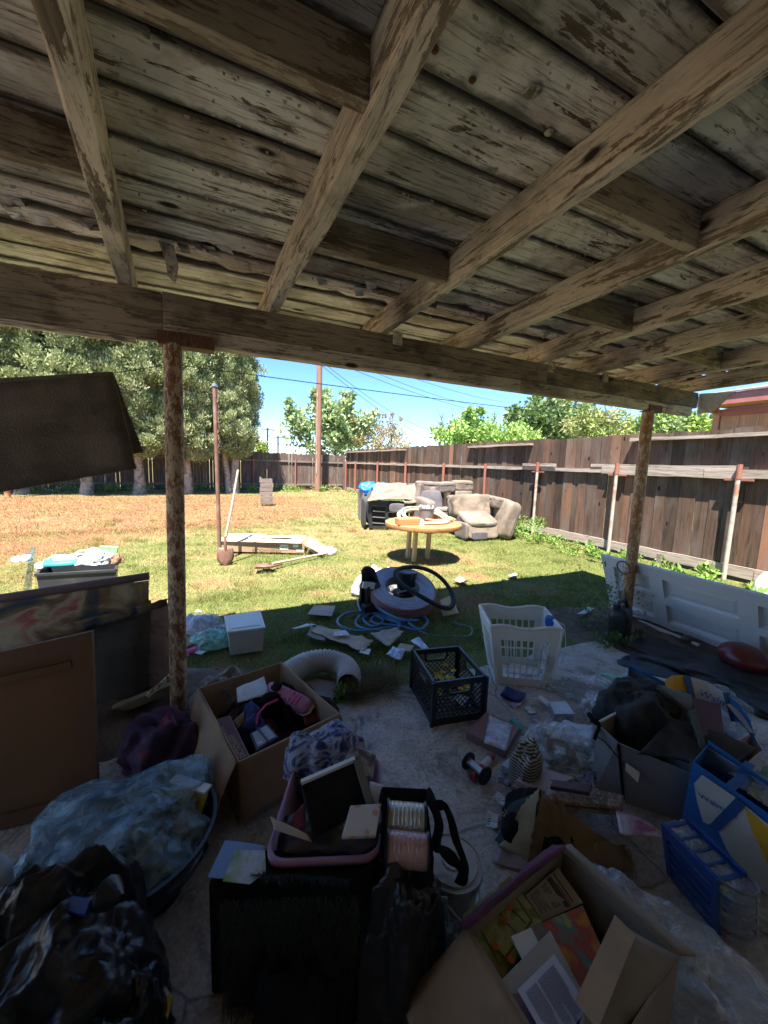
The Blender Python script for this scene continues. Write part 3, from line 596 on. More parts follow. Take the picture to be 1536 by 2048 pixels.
for i, (x, y) in enumerate(((-6.2, 18.6), (-4.2, 18.4), (-2.45, 18.4), (-.72, 18.5), (1.15, 18.8))): cypress(x, y, (1.12, 1.1, 1.05, 1, .86)[i], i, LB[i], i == 4, (0, .1, -.1, .05, .0)[i])
for x, lb in ((-8.0, 'cypress at the far left, mostly outside the frame'), ): cypress(x, 18.6, 1.1, 5, lb)
def tree(name, label, cat, base, cl, per, L, wd, pal, th=None, seed=1, up=.2, bark=None, limbs=6, tr_r=.12):
    tr = thing(name, label, cat, base); V, T, c = leafcloud(cl, per, L, wd, pal, up, seed=seed); V = V-np.array(base)
    o = bpy.data.objects.new('crown', bulk('crown', V, T, m_fol, c)); COL.objects.link(o); o.parent = tr
    zc = np.mean([q[2] for q in cl]); B = Vector(base); r = random.Random(seed); mb = MB(); mb.tube([B+Vector((0, 0, -.1)), B+Vector((.05, 0, zc*.4)), B+Vector((0, .05, zc))], [tr_r, tr_r*.8, tr_r*.45], 9); mb.out('trunk', bark or m_barkd, tr, True)
    mb = MB()
    for k in range(limbs):
        q = cl[r.randrange(len(cl))]; st = B+Vector((0, 0, zc*r.uniform(.35, .8))); mb.tube([st, (st+Vector(q[:3]))/2+Vector((0, 0, .2)), Vector(q[:3])], [tr_r*.4, tr_r*.25, tr_r*.08], 6)
    mb.out('limbs', bark or m_barkd, tr, True); return tr
def clumps(cx, cy, cz, rx, ry, rz, n, r0, r1, seed, spikes=0):
    r = np.random.default_rng(seed); out = []
    for k in range(n):
        d = r.normal(size=3); d /= np.linalg.norm(d); q = r.random()**.4; out.append((cx+d[0]*rx*q, cy+d[1]*ry*q, max(.3, cz+d[2]*rz*q), r.uniform(r0, r1)))
    for k in range(spikes):
        a = r.uniform(-1, 1); x = cx+a*rx*.9; z0 = cz+rz*.6*(1-a*a)
        for j in range(4): out.append((x+j*.12*a, cy+r.uniform(-1, 1)*ry*.4, z0+j*.32*r.uniform(.8, 1.2), r1*.55*(1-j*.2)))
    return out
def crownpx(x0, x1, pt, pb, Y, n, r0, r1, seed, spikes=0):
    a, b_ = PY(x0, (pt+pb)/2, Y), PY(x1, (pt+pb)/2, Y); t_, u_ = PY((x0+x1)/2, pt, Y), PY((x0+x1)/2, pb+25, Y); rx, rz = (b_.x-a.x)/2, (t_.z-u_.z)/2
    return clumps((a.x+b_.x)/2, Y, (t_.z+u_.z)/2, rx*.92, min(1.6, rx*.5), rz*.85, n, r0, r1, seed, spikes)
# leafy tree behind the utility pole
tree('leafy_tree', 'open leafy tree with pale green leaves behind the utility pole', 'tree', (7.6, 24, 0), crownpx(562, 758, 785, 900, 24, 95, .3, .62, 11, 8), 60, .26, .085, [(.24, .34, .13), (.32, .43, .2), (.17, .25, .1), (.42, .50, .3)], seed=11, limbs=14)
tree('dry_shrub', 'brown dried shrub behind the fence right of the leafy tree', 'shrub', (11.3, 23.4, 0), crownpx(690, 832, 845, 895, 23.4, 55, .25, .5, 12, 5), 70, .15, .028, [(.42, .27, .14), (.33, .25, .12), (.24, .27, .1)], seed=12, limbs=12, tr_r=.06)
tree('leafy_shrub', 'small bright green shrub just over the far fence beside the last cypress', 'shrub', (2.9, 22.5, 0), crownpx(500, 536, 880, 905, 22.5, 18, .2, .35, 13), 60, .15, .05, [(.25, .36, .08), (.35, .42, .12)], seed=13)
PAL = [(.20, .36, .08), (.30, .46, .12), (.14, .25, .06), (.40, .52, .18)]
tree('green_bush', 'dense green bush rising beneath the tall reedy plumes', 'bush', (12.9, 16.5, 0), crownpx(862, 1010, 838, 890, 16.5, 70, .28, .5, 14, 3), 80, .17, .06, PAL, seed=14)
def reeds(x, y, h, n, seed, label):
    tr = thing('reed_plume', label, 'plant', (x, y, 0), 'tall reedy plumes over the green bush'); r = random.Random(seed); mb = MB()
    mb.tube([(x, y, 0), (x+.05, y, h*.6), (x+.1, y, h*.85)], [.05, .04, .02], 7); mb.out('stem', m_fib, tr, True); V = []; Fc = []
    for k in range(n):
        z0 = h*r.uniform(.5, .92); a = r.uniform(0, 6.283); L = r.uniform(.4, .9); p = Vector((x+.08, y, z0)); d = Vector((math.cos(a), math.sin(a), r.uniform(.6, 2.2))).normalized(); s = Vector((-math.sin(a), math.cos(a), 0))*.022; i = len(V)
        for j in range(4):
            q = p+d*L*j/3-Vector((0, 0, 1))*.42*L*(j/3)**2.2; ww = (1, .9, .6, .1)[j]; V += [q-s*ww, q+s*ww]
        for j in range(3): Fc.append([i+2*j, i+2*j+1, i+2*j+3, i+2*j+2])
    mesh('leaves', V, Fc, m_fib, tr)
m_fib = M('reed_leaf', (.27, .34, .16), .7, .35, 4, .1)
for k, (px, h, lb) in enumerate(((880, 4.7, 'leftmost reedy plume, leaning over the bush'), (905, 4.6, 'thin grey-green plume, second from the left'), (948, 5.4, 'tallest pale plume in the middle of the group'), (985, 5.2, 'spiky plume right of the tallest one'), (1015, 5.1, 'rightmost plume, touching the big broadleaf tree'))):
    p = PY(px, 850, 17.5); reeds(p.x, 17.5, h*.93, 120, 30+k, lb)
tree('broadleaf_tree', 'large glossy broadleaf tree above the middle of the right fence', 'tree', (18.6, 17, 0), crownpx(1015, 1200, 795, 880, 17, 120, .35, .62, 15, 3), 80, .24, .085, [(.12, .20, .07), (.19, .28, .11), (.30, .36, .19), (.09, .15, .05)], seed=15)
tree('yellow_green_bush', 'yellow-green spiky bush over the fence left of the rusty post', 'bush', (17.3, 12, 0), crownpx(1140, 1290, 822, 870, 12, 75, .28, .45, 16, 4), 70, .22, .03, [(.33, .36, .12), (.25, .33, .10), (.40, .36, .17), (.18, .26, .09)], seed=16)
tree('green_bush', 'bright green bush over the fence between the rusty post and the peach house', 'bush', (17.5, 8.6, 0), crownpx(1290, 1415, 828, 860, 8.6, 80, .25, .42, 17), 70, .18, .055, [(.22, .36, .06), (.33, .44, .10), (.15, .25, .06), (.2, .26, .14)], seed=17)
tree('green_bush', 'darker green bush behind the fence between plumes and broadleaf tree', 'bush', (14.6, 14.3, 0), crownpx(960, 1090, 850, 885, 14.3, 60, .25, .45, 18), 70, .17, .05, PAL, seed=18)
# ------------------------------------------------------------------ poles and wires
m_pole = wood('utility_pole_wood', (.25, .14, .10), (.15, .085, .065), 2, .8, .85, knots=False, bs=.4); m_wire = M('black_wire', (.02, .02, .022), .6, 0, 5, 0); m_wireg = M('green_wire', (.05, .16, .11), .5, 0, 5, 0)
up_ = thing('utility_pole', 'tall brown wooden utility pole at the back corner of the yard', 'utility pole', (5.3, 19.7, 0)); MB().tube([(5.3, 19.7, -.1), (5.32, 19.7, 4), (5.36, 19.7, 9.5)], [.165, .15, .125], 18).out('pole_shaft', m_pole, up_, True)
MB().bar((4.3, 19.7, 8.8), (6.4, 19.7, 8.8), .1, .12).out('crossarm', m_pole, up_); MB().tube([(5.2, 19.55, .9), (5.2, 19.53, 5)], .02, 6).out('conduit', m_galv, up_, True)
def wire(a, b, sag, r=.008, label=None, mat=m_wire, name='overhead_wire', cat='wire', group=None, n=24):
    a, b = Vector(a), Vector(b); o = MB().tube([a.lerp(b, k/n)-Vector((0, 0, sag*4*(k/n)*(1-k/n))) for k in range(n+1)], r, 5).out(name, mat); return tag(o, label, cat, group)
P0 = Vector((5.35, 19.7, 7.0))
for k, (px, py_, yy, z0, lb) in enumerate(((1020, 790, 30, 7.5, 'uppermost of the thin wires fanning right from the utility pole'), (980, 800, 30, 7.2, 'second thin wire fanning right from the utility pole'), (1010, 815, 30, 6.8, 'middle thin wire fanning right from the utility pole'), (860, 845, 34, 6.6, 'steeper thin wire dropping right behind the leafy tree'), (868, 865, 36, 6.4, 'lowest of the thin wires fanning right, ending behind the dry shrub'))):
    e = PY(px, py_, yy); wire((5.35, 19.7, z0), e+(e-Vector((5.35, 19.7, z0)))*.4, .9, .014, lb, group='wires fanning from the utility pole')
for px, hgt, lb in ((535, 856, 'tiny far utility pole with a crossarm, right of the cypress row'), (556, 872, 'tiny far utility pole, the right one of two near the horizon')):
    b2 = PY(px, 895, 70); t_ = PY(px, hgt, 70); fp = thing('utility_pole', lb, 'utility pole', (b2.x, 70, 0)); MB().tube([(b2.x, 70, 0), (t_.x, 70, t_.z)], .14, 8).out('pole_shaft', m_wire, fp, True)
    MB().bar((t_.x-1.2, 70, t_.z-.25), (t_.x+1.2, 70, t_.z-.25), .12, .12).out('crossarm', m_wire, fp); MB().bar((t_.x, 70, t_.z-1.6), (t_.x+1.1, 70, t_.z-.3), .08, .08).out('brace', m_wire, fp)
# clothesline between the posts and on to the left
wire((-.10, 2.34, 1.978), (3.77, 2.335, 1.968), .015, .0024, 'thin green line strung between the two steel posts', m_wireg, 'clothes_line', 'line')
# vent pole at the far left
vp = thing('capped_pole', 'orange-brown pole with white cap in front of the cypresses at the left edge', 'pole', (-6.1, 17.2, 0)); m_or = M('orange_pole_paint', (.45, .2, .09), .7, .2, 6, .2); m_white = M('white_paint', (.75, .75, .73), .5, .08, 6, .1)
MB().tube([(-6.12, 17.2, 0), (-6.2, 17.2, 4.55)], .085, 12).out('shaft', m_or, vp, True); MB().lathe([(.09, 0), (.12, .05), (.17, .09), (.17, .16), (.13, .19), (.13, .26), (.18, .28), (.18, .32), (.0, .36)], (-6.2, 17.2, 4.5), n=16).out('cap', m_white, vp, True)
# ------------------------------------------------------------------ common materials for things
m_card = M('cardboard', (.32, .215, .135), .85, .12, 5, .15, c2=(.25, .165, .10), th=.58); m_cardin = M('cardboard_grey', (.25, .205, .16), .85, .15, 5, .2); m_cardl = M('pale_cardboard', (.40, .305, .22), .85, .12, 4, .15, c2=(.5, .36, .24), th=.58)
m_paper = M('white_paper', (.62, .62, .60), .7, .06, 6, .15); m_tpaper = textpaper('printed_paper'); m_tcard = textpaper('printed_card', (.46, .36, .27), (.2, .14, .1), 40); m_ink = M('print_ink', (.05, .045, .05), .6, .1, 6, 0); m_brownink = M('brown_print', (.22, .12, .07), .7, .1, 6, 0); m_blueink = M('blue_print', (.05, .12, .42), .6, .1, 6, 0); m_purpleink = M('violet_print', (.22, .15, .5), .6, .1, 6, 0)
m_blackp = M('black_plastic', (.022, .022, .024), .38, .25, 6, .1, c2=(.05, .047, .043), th=.6); m_greyp = M('grey_plastic', (.16, .165, .175), .4, .2, 5, .1); m_dgreyp = M('charcoal_plastic', (.028, .029, .034), .45, .25, 5, .1, c2=(.05, .047, .043), th=.62)
m_wp = M('dirty_white_plastic', (.68, .68, .66), .4, .08, 5, .1, c2=(.42, .40, .36), th=.62, sc2=4); m_bluep = M('blue_plastic', (.015, .09, .36), .4, .2, 5, .2); m_teal = M('teal_plastic', (.05, .45, .48), .5, .15, 5, .2)
m_bag = M('white_bag_film', (.52, .53, .54), .35, .1, 8, .8, bsc=16, bd=.02); m_film = film('clear_film'); m_filmb = film('bluish_film', (.35, .5, .62), .55); m_filmg = film('green_film', (.35, .72, .58), .7, .25)
m_tarp = M('blue_tarp', (.02, .14, .55), .4, .3, 7, .8, bsc=12, bd=.02); m_bagb = M('black_bin_bag', (.010, .010, .012), .38, .3, 5, .7, bsc=9, bd=.02, spec=.5)
m_beige = M('beige_microsuede', (.20, .158, .118), .9, .18, 4, .35, c2=(.13, .102, .078), th=.53, sc2=3.5, bd=.03, bsc=7); m_grfab = M('grey_brown_suede', (.17, .137, .115), .9, .22, 4, .4, c2=(.14, .115, .10), th=.55, bd=.03, bsc=7); m_dfab = M('dark_lining_fabric', (.035, .033, .036), .9, .3, 8, .4); m_slate = M('slate_fabric', (.10, .09, .10), .9, .25, 5, .4)
m_twood = wood('orange_table_wood', (.42, .19, .08), (.27, .105, .05), 0, 1., .5, knots=False, bs=.15); m_leg = M('tan_painted_leg', (.50, .39, .20), .6, .12, 6, .1); m_brick = wood('orange_wood_block', (.5, .2, .08), (.3, .11, .05), 0, 1., .7, knots=True, bs=.3)
m_hosep = M('greyish_pink_hose', (.30, .14, .13), .5, .2, 6, .2); m_lav = M('grey_lavender_hose_face', (.36, .36, .42), .45, .22, 10, .35, c2=(.27, .22, .25), th=.55); m_tyre = M('tyre_rubber', (.025, .025, .026), .8, .3, 50, .9, bsc=60, bd=.01); m_hoseb = M('blue_hose', (.045, .14, .26), .4, .25, 6, .1); m_hoseg = M('green_hose', (.07, .15, .12), .5, .3, 6, .1); m_hosegr = M('grey_green_hose', (.27, .28, .22), .5, .25, 6, .1)
m_steel = M('dull_steel', (.4, .4, .4), .4, .2, 8, .1, metal=.8); m_handle = M('weathered_handle', (.42, .34, .26), .8, .25, 8, .3); m_rusty = M('rust_brown_pole', (.17, .085, .06), .7, .25, 10, .4, c2=(.25, .16, .12), th=.58)
RX = lambda a, ax='X': Matrix.Rotation(a, 3, ax)
def flatq(name, pix, z, mat, label, cat, amp=.008, th=.0015, n=8, seed=0, group=None, jag=0, zs=None, parent=None):
    """a flat or crumpled sheet whose four corners lie on the ground (or at height z) under the given sight lines"""
    P = [G(px, py_, (zs[k] if zs else z)) for k, (px, py_) in enumerate(pix)]
    o = sheet(name, P, mat, parent, amp, n, th, 9., seed, jag=jag); 
    if parent is None: tag(o, label, cat, group)
    return o
# ------------------------------------------------------------------ pole with chain, shovels, long box
p = thing('clothes_pole', 'thin rusty brown pole standing in the lawn with a chain on it', 'pole', (.17, 6.12, 0)); MB().tube([(.17, 6.12, -.05), (.155, 6.12, 1.3), (.145, 6.12, 2.52)], .028, 14).out('shaft', m_rusty, p, True); MB().lathe([(.03, 0), (.037, .005), (.037, .04), (0, .05)], (.145, 6.12, 2.51), n=14).out('cap', m_steel, p, True)
mb = MB()
for k in range(26):
    z = 2.46-.035*k; a = 1.57*(k % 2); x = .185+.012*math.sin(k); mb.tube([(x+.011*math.cos(q)*math.cos(a), 6.09+.011*math.cos(q)*math.sin(a), z+.02*math.sin(q)) for q in np.linspace(0, 6.283, 8)[:-1]], .0035, 5, closed=True)
mb.out('chain', m_rusty, p)
def shovel(label, pts, blade_c, R, hm=m_handle):
    s = thing('shovel', label, 'shovel', tuple(blade_c)); MB().tube(pts, [.017]*len(pts), 10).out('handle', hm, s, True)
    prof = []; V = []; Fc = []; n, m_ = 8, 8
    for j in range(m_+1):
        v = j/m_; hw = .115*(1-max(0, (v-.45)/.55)**2.2)*(.82+.18*min(1, v*5)) if v < 1 else .012
        for i in range(n+1): u = i/n*2-1; V.append(Vector(blade_c)+R@Vector((u*hw, .035*u*u-.02+.02*v*v, -v*.29)))
    for j in range(m_):
        for i in range(n): k = j*(n+1)+i; Fc.append([k, k+1, k+n+2, k+n+1])
    o = mesh('blade', V, Fc, m_rusty, s, True); md = o.modifiers.new('solid', 'SOLIDIFY'); md.thickness = .003
    a = Vector(blade_c); MB().tube([a+R@Vector((0, -.01, .16)), a+R@Vector((0, -.015, 0)), a+R@Vector((0, -.005, -.1))], [.02, .022, .01], 10).out('socket', m_rusty, s, True); return s
bc = Vector((.235, 5.90, .25)); top = PX(472, 952, .46); shovel('dirty round-point shovel standing upright against the rusty pole', [bc+Vector((0, 0, .1)), bc.lerp(Vector((.44, 6.08, 1.35)), .5), Vector((.44, 6.08, 1.35))], (.235, 5.88, .24), RX(-.12))
a, b2 = G(545, 1130, .04), G(655, 1106, .03); R = Matrix(((b2-a).normalized().cross(Vector((0, 0, 1))).normalized(), Vector((0, 0, 1)), (b2-a).normalized())).transposed()
shovel('shovel lying flat on the grass in front of the long box', [a+Vector((0, 0, .02)), a.lerp(b2, .5)+Vector((0, 0, .01)), b2], tuple(a), R)
# long box
lb = thing('long_cardboard_box', 'long flat cardboard carton printed GREENHOUSE upside down, lying on the lawn', 'box', (.9, 6.5, 0))
f0, f1 = G(443, 1103), G(609, 1107); dpt = Vector((.06, .42, 0)); hb = Vector((0, 0, .17))
mb = MB(); mb.prism([f0, f1, f1+dpt, f0+dpt], hb); bevel(mb.out('carton', m_card, lb), .004)
sheet('top_flap', [f0+hb+Vector((-.02, -.02, .008)), f1+hb+Vector((-.06, -.03, .01)), f1+hb+dpt*.5+Vector((.02, 0, .02)), f0+hb+dpt*.55+Vector((-.02, 0, .02))], m_cardl, lb, .006, 14, .004, 4)
fd = (f1-f0).normalized(); nrm = Vector((fd.y, -fd.x, 0))
gx = f1.lerp(f0, .12)
text('lettering', 'GREENHOUSE', .075, f0.lerp(f1, .72)+nrm*.004+Vector((0, 0, .065)), -fd, (0, 0, -1), m_brownink, lb)
text('lettering', 'PORTABLE WALK-IN', .035, f0.lerp(f1, .72)+nrm*.004+Vector((0, 0, .13)), -fd, (0, 0, -1), m_brownink, lb)
for (u, ww, z, hh) in ((.70, .14, .055, .085), (.86, .09, .10, .05), (.90, .12, .03, .03)):
    c = f0.lerp(f1, u); MB().prism([c+nrm*.003+Vector((0, 0, z)), c+fd*ww+nrm*.003+Vector((0, 0, z)), c+fd*ww+nrm*.003+Vector((0, 0, z+hh)), c+nrm*.003+Vector((0, 0, z+hh))], nrm*.001).out('shipping_label', m_paper, lb)
c = f0.lerp(f1, .72)
for k in range(4): box('label_print', c+fd*(.015+.024*k)+nrm*.0055+Vector((0, 0, .09+.015*(k % 2))), (.012, .001, .025), m_ink, lb)
sheet('end_flap', [f1+Vector((.0, 0, .15)), f1+Vector((.22, -.30, .03)), f1+Vector((.37, -.0, .10)), f1+Vector((.13, .22, .24))], m_card, lb, .003, 4, .004)
o = sheet('plastic_sheet', [f0.lerp(f1, .08)+hb+dpt*.45+Vector((0, 0, .03)), f1+hb+dpt*.4+Vector((.02, 0, .03)), f1+hb+dpt*1.1+Vector((.08, 0, .02)), f0.lerp(f1, .05)+hb+dpt*1.15+Vector((0, 0, .05))], m_bag, None, .025, 26, .002, 3., 4, m=10); tag(o, 'white plastic sheet draped along the top of the long carton', 'plastic sheet')
tag(heap('plastic_wrap', G(652, 1109)+Vector((0, .1, 0)), .16, .12, .09, m_film, None, 3, .5), 'scrap of clear plastic by the open end of the long carton', 'plastic wrap')
# ------------------------------------------------------------------ table
tx, ty, tz = 3.17, 5.30, .60
tb = thing('round_table', 'round orange wooden table top on two tan legs, standing on the lawn', 'table', (tx, ty, 0))
MB().lathe([(0, tz-.085), (.57, tz-.085), (.605, tz-.07), (.615, tz-.04), (.61, tz-.01), (.59, tz), (0, tz)], (tx, ty, 0), n=56).out('table_top', m_twood, tb, True)
for k in range(6): a = k*1.047+.35; MB().box((tx+.612*math.cos(a), ty+.612*math.sin(a), tz-.042), (.012, .006, .07), RX(a, 'Z')).out('joint', m_brownink, tb)
for x, y in ((2.985, 5.23), (3.29, 5.32), (3.0, 5.46)): bevel(MB().bar((x, y, -.04), (x+.02, y, tz-.08), .07, .06).out('leg', m_leg, tb), .01)
o = MB().box((0, 0, 0), (.38, .2, .095)).out('wood_block', m_brick); o.location = (2.80, 5.12, tz+.05); o.rotation_euler = (0, 0, -.15); bevel(o, .008); tag(o, 'orange wooden block at the left side of the round table', 'wood block')
def coil(name, c, turns, R0, r, mat, label, cat='hose', tilt=(0, 0), seed=1, wob=.12, ell=1., parent=None):
    P = []; rd = random.Random(seed); ph = [rd.uniform(0, 6.28) for _ in range(4)]
    for k in range(int(turns*36)+1):
        a = k/36*6.283; q = k/36; rr = R0*(1+wob*math.sin(q*2.3+ph[0])*.6+wob*math.sin(a*2+ph[1]+q)*.3); x = rr*math.cos(a)+.04*math.sin(q*3+ph[2]); y = rr*ell*math.sin(a)+.04*math.cos(q*2+ph[3]); z = r+r*1.7*(q % 2.2)+x*tilt[0]+y*tilt[1]; P.append(Vector(c)+Vector((x, y, max(r, z))))
    o = MB().tube(P, r, 8).out(name, mat, parent, True)
    if parent is None: tag(o, label, cat)
    return o
coil('hose_coil', (3.22, 5.36, tz), 4.3, .37, .021, m_hosegr, 'grey-green hose coiled on the round table around a pail', tilt=(0, .3), seed=4)
coil('hose_coil', (3.48, 5.30, tz+.005), 1.4, .25, .017, m_leg, 'thin tan hose loop at the right side of the round table', seed=8)
pl = thing('grey_pail', 'grey bucket of white bottles standing inside the hose coil', 'bucket', (3.3, 5.42, tz)); MB().lathe([(.10, 0), (.13, .2), (.138, .2), (.138, .215), (.125, .215), (.097, .01), (0, .01)], (3.3, 5.42, tz), n=24).out('pail', m_greyp, pl, True)
for k in range(5):
    a = k*1.3; bt = thing('white_bottle', ['small white bottle leaning left in the grey pail', 'tallest white bottle in the grey pail', 'white bottle at the front of the grey pail', 'white bottle at the right rim of the grey pail', 'white bottle at the back of the grey pail'][k], 'bottle', (3.3+.06*math.cos(a), 5.40+.06*math.sin(a), tz+.02))
    MB().lathe([(.024, 0), (.026, .16), (.012, .20), (.012, .23), (0, .235)], bt.location, RX(.2*math.cos(k), 'Y'), 12).out('bottle_body', m_wp if k % 2 else m_bag, bt, True)
o = MB().prism([(2.93, 4.98, tz+.001), (2.99, 4.97, tz+.001), (2.985, 5.0, tz+.09), (2.95, 5.0, tz+.10)], (0, .05, 0)).out('white_cup', m_wp); tag(o, 'small crushed white cup on the front of the round table', 'cup')
# ------------------------------------------------------------------ couches
def cush(p, n_, c, d, mat, rx=0, ry=0, rz=0, puff=5., nse=.02, seed=0):
    puff = max(puff, 4.5)+2; nse *= .55
    Rc = RX(rz, 'Z')@RX(ry, 'Y')@RX(rx); o = cushion(n_, c, d, mat, p, Rc, puff, nse*.45, 14, seed, 7)
    if min(d) > .12:                       # seam piping round the cushion
        i = min(range(3), key=lambda k: d[k]); j, k = [q for q in range(3) if q != i]; P = []
        for a in np.linspace(0, 2*math.pi, 41)[:-1]:
            ca, sa = math.cos(a), math.sin(a); L = (abs(ca)**5+abs(sa)**5)**.2; v = Vector((0, 0, 0)); v[j] = ca/L*d[j]*.503; v[k] = sa/L*d[k]*.503; v[i] = d[i]*.22; P.append(Rc@v+Vector(c))
        MB().tube(P, .008, 6, closed=True).out('piping', m_slate, o, True)
    return o
rc = thing('recliner_section', 'beige recliner end of the sofa, facing the lawn with its footrest slumped open', 'recliner', (5.2, 6.7, 0))
bx, by = 5.28, 6.85
cush(rc, 'arm', (5.95, 6.62, .40), (.34, 1.0, .82), m_beige, ry=.28, rz=-.25, nse=.05, seed=1); cush(rc, 'back', (5.42, 7.02, .62), (1.0, .42, .52), m_beige, rx=-.25, rz=-.12, nse=.06, seed=2, puff=4); cush(rc, 'arm_top', (5.96, 6.75, .72), (.42, .62, .26), m_beige, ry=.2, rz=-.3, nse=.06, seed=3, puff=3)
cush(rc, 'seat', (5.30, 6.62, .36), (.74, .62, .24), m_beige, rx=.35, rz=-.12, nse=.06, seed=4, puff=4); cush(rc, 'footrest', (5.26, 6.38, .17), (.72, .14, .32), m_beige, rx=-.2, rz=-.12, nse=.03, seed=5); cush(rc, 'skirt', (5.14, 6.30, .09), (.36, .05, .16), m_slate, rz=-.12, seed=6, nse=.01)
cush(rc, 'side_panel', (4.86, 6.55, .18), (.08, .5, .34), m_grfab, rz=-.12, seed=7, nse=.01)
ss = thing('sofa_section', 'grey-beige sofa section with tall back cushions standing behind the recliner', 'sofa', (5.5, 8.2, 0))
for k, (x, zt, mt) in enumerate(((4.88, 1.13, m_grfab), (5.4, 1.12, m_grfab), (5.98, 1.16, m_beige))): cush(ss, 'back_cushion', (x, 8.05+.05*k, zt-.14), (.56, .3, .27), mt, ry=(.05, -.04, .02)[k], seed=10+k, nse=.05, puff=4)
cush(ss, 'back_cushion', (5.95, 8.12, .70), (.55, .26, .42), m_beige, seed=15, nse=.04); cush(ss, 'back_cushion', (5.0, 8.1, .62), (.75, .2, .6), m_dfab, seed=16, nse=.03); cush(ss, 'back_cushion', (4.85, 7.85, .66), (.62, .18, .5), m_slate, rx=-.3, seed=17, nse=.06, puff=3)
cush(ss, 'seat', (5.2, 7.85, .32), (1.5, .7, .36), m_grfab, seed=18, nse=.04); cush(ss, 'arm', (4.55, 7.6, .38), (.24, .7, .75), m_grfab, seed=19, nse=.03, rx=.1); cush(ss, 'seat_cushion', (4.9, 7.45, .46), (.62, .34, .18), m_grfab, seed=20, nse=.05); cush(ss, 'arm', (5.5, 7.7, .55), (.16, .6, .5), m_beige, ry=-.15, seed=21, nse=.03)
tc = thing('tipped_recliner', 'recliner tipped on its back with black open underside and torn beige cover', 'recliner', (3.9, 8.0, 0))
A = G(742, 1052); 
fr0 = [(3.45, 8.05), (4.55, 7.75)]
gp = MB(); gridpanel('x', [(3.42, 8.15, .02), (4.5, 7.9, .0), (4.6, 7.95, .62), (3.38, 8.2, .66)], [0, .07, .12, .34, .40, .66, .72, .95, 1], [0, .08, .14, .78, .86, 1], lambda i, j: i in (1, 2, 4, 6) and j in (1, 2), .04, m_blackp, mb=gp); gp.out('underside_frame', m_blackp, tc)
cush(tc, 'lining', (4.0, 8.45, .33), (1.05, .5, .55), m_dfab, rz=-.22, seed=30, nse=.03); cush(tc, 'base_panel', (3.4, 8.45, .34), (.06, .62, .66), m_dfab, rz=-.25, seed=31, nse=.01)
cushion('dust_cover', (4.15, 7.92, .50), (.62, .06, .22), m_slate, tc, RX(-.22, 'Z'), 6, .02, 8, 3)
for k in range(3): MB().bar((3.5, 8.16-.02*k, .14+.14*k), (4.0, 8.05, .10+.14*k), .02, .02).out('mechanism_rod', m_steel, tc)
sheet('torn_cover', [(3.32, 8.05, .66), (4.35, 7.82, .72), (4.55, 8.55, 1.02), (3.85, 8.75, 1.02)], m_beige, tc, .05, 16, .02, 2.5, 5, jag=.015); sheet('torn_cover', [(4.15, 7.82, .64), (4.5, 7.72, .62), (4.72, 8.2, 1.0), (4.4, 8.3, 1.0)], m_beige, tc, .04, 8, .02, 3, 6)
bevel(MB().bar((4.5, 7.86, .3), (4.6, 7.9, 1.05), .14, .13).out('frame_board', m_grfab, tc), .01)
cushion('arm', (4.95, 8.0, .55), (.22, .3, .95), m_grfab, tc, RX(-.2, 'Z'), 5, .03, 10, 9)
cushion('headrest', (4.72, 8.4, .95), (.4, .26, .22), m_slate, tc, None, 4, .03, 8, 12)
bn = thing('grey_tub', 'grey tub behind the tipped recliner with a blue tarp stuffed in it', 'tub', (4.05, 9.6, 0)); gq = [(3.75, 9.4), (4.45, 9.25), (4.55, 9.75), (3.8, 9.9)]; openbox('tub', [(x, y, .78) for x, y in gq], [(x*.96+.16, y*.97+.28, 0) for x, y in gq], .02, m_greyp, bn)
tag(heap('blue_tarp', (4.12, 9.55, .68), .34, .26, .26, m_tarp, None, 7, .5), 'crumpled bright blue tarp on top of the grey tub', 'tarp')
# ------------------------------------------------------------------ weeds
def weeds(name, label, cat, pts, L, wd, pal, per, seed, h=.2, group=None, kind=None):
    cl = [(x, y, max(.03, h*random.uniform(.1, 1)), random.uniform(.07, .15)*h/.2) for x, y in pts]; V, T, c = leafcloud(cl, per, L, wd, pal, .5, seed=seed); V[:, 2] = np.maximum(V[:, 2], -.02)
    o = bpy.data.objects.new(name, bulk(name, V, T, m_fol, c)); COL.objects.link(o); return tag(o, label, cat, group, kind)
GP = [(.13, .24, .045), (.19, .33, .07), (.27, .40, .10), (.09, .16, .035)]
weeds('weed_clump', 'tall bright weeds at the fence foot right of the recliner', 'weeds', [(random.gauss(6.25, .22), random.gauss(6.6, .4)) for _ in range(18)], .09, .015, GP, 60, 41, .36)
weeds('weed_clump', 'low leafy weeds along the fence foot up to the white door', 'weeds', [(random.uniform(5.9, 6.85), random.uniform(3.7, 6.2)) for _ in range(42)], .05, .014, GP, 50, 42, .12)
weeds('weed_clump', 'broad-leaved weeds standing behind the white door', 'weeds', [(random.uniform(5.0, 6.4), random.uniform(1.4, 3.4)) for _ in range(20)], .08, .02, GP, 50, 43, .22)
weeds('fence_foot_weeds', 'thin strip of weeds under the cypresses and far fence', 'weeds', [(random.uniform(-8, 6.5), random.uniform(19.2, 20.3)) for _ in range(120)], .12, .02, GP+[(.4, .36, .16)], 26, 44, .18, kind='stuff')
weeds('fence_foot_weeds', 'dry weeds along the foot of the right fence', 'weeds', [(random.uniform(6.5, 6.95), random.uniform(8, 19)) for _ in range(60)], .1, .014, GP+[(.4, .36, .16)], 26, 45, .12, kind='stuff')
weeds('weed_clump', 'spindly dark weeds around the black jug and rusty post', 'weeds', [(random.gauss(3.52, .13), random.gauss(2.38, .12)) for _ in range(13)], .04, .008, [(.10, .17, .06), (.16, .22, .10)], 55, 46, .42, kind='stuff')
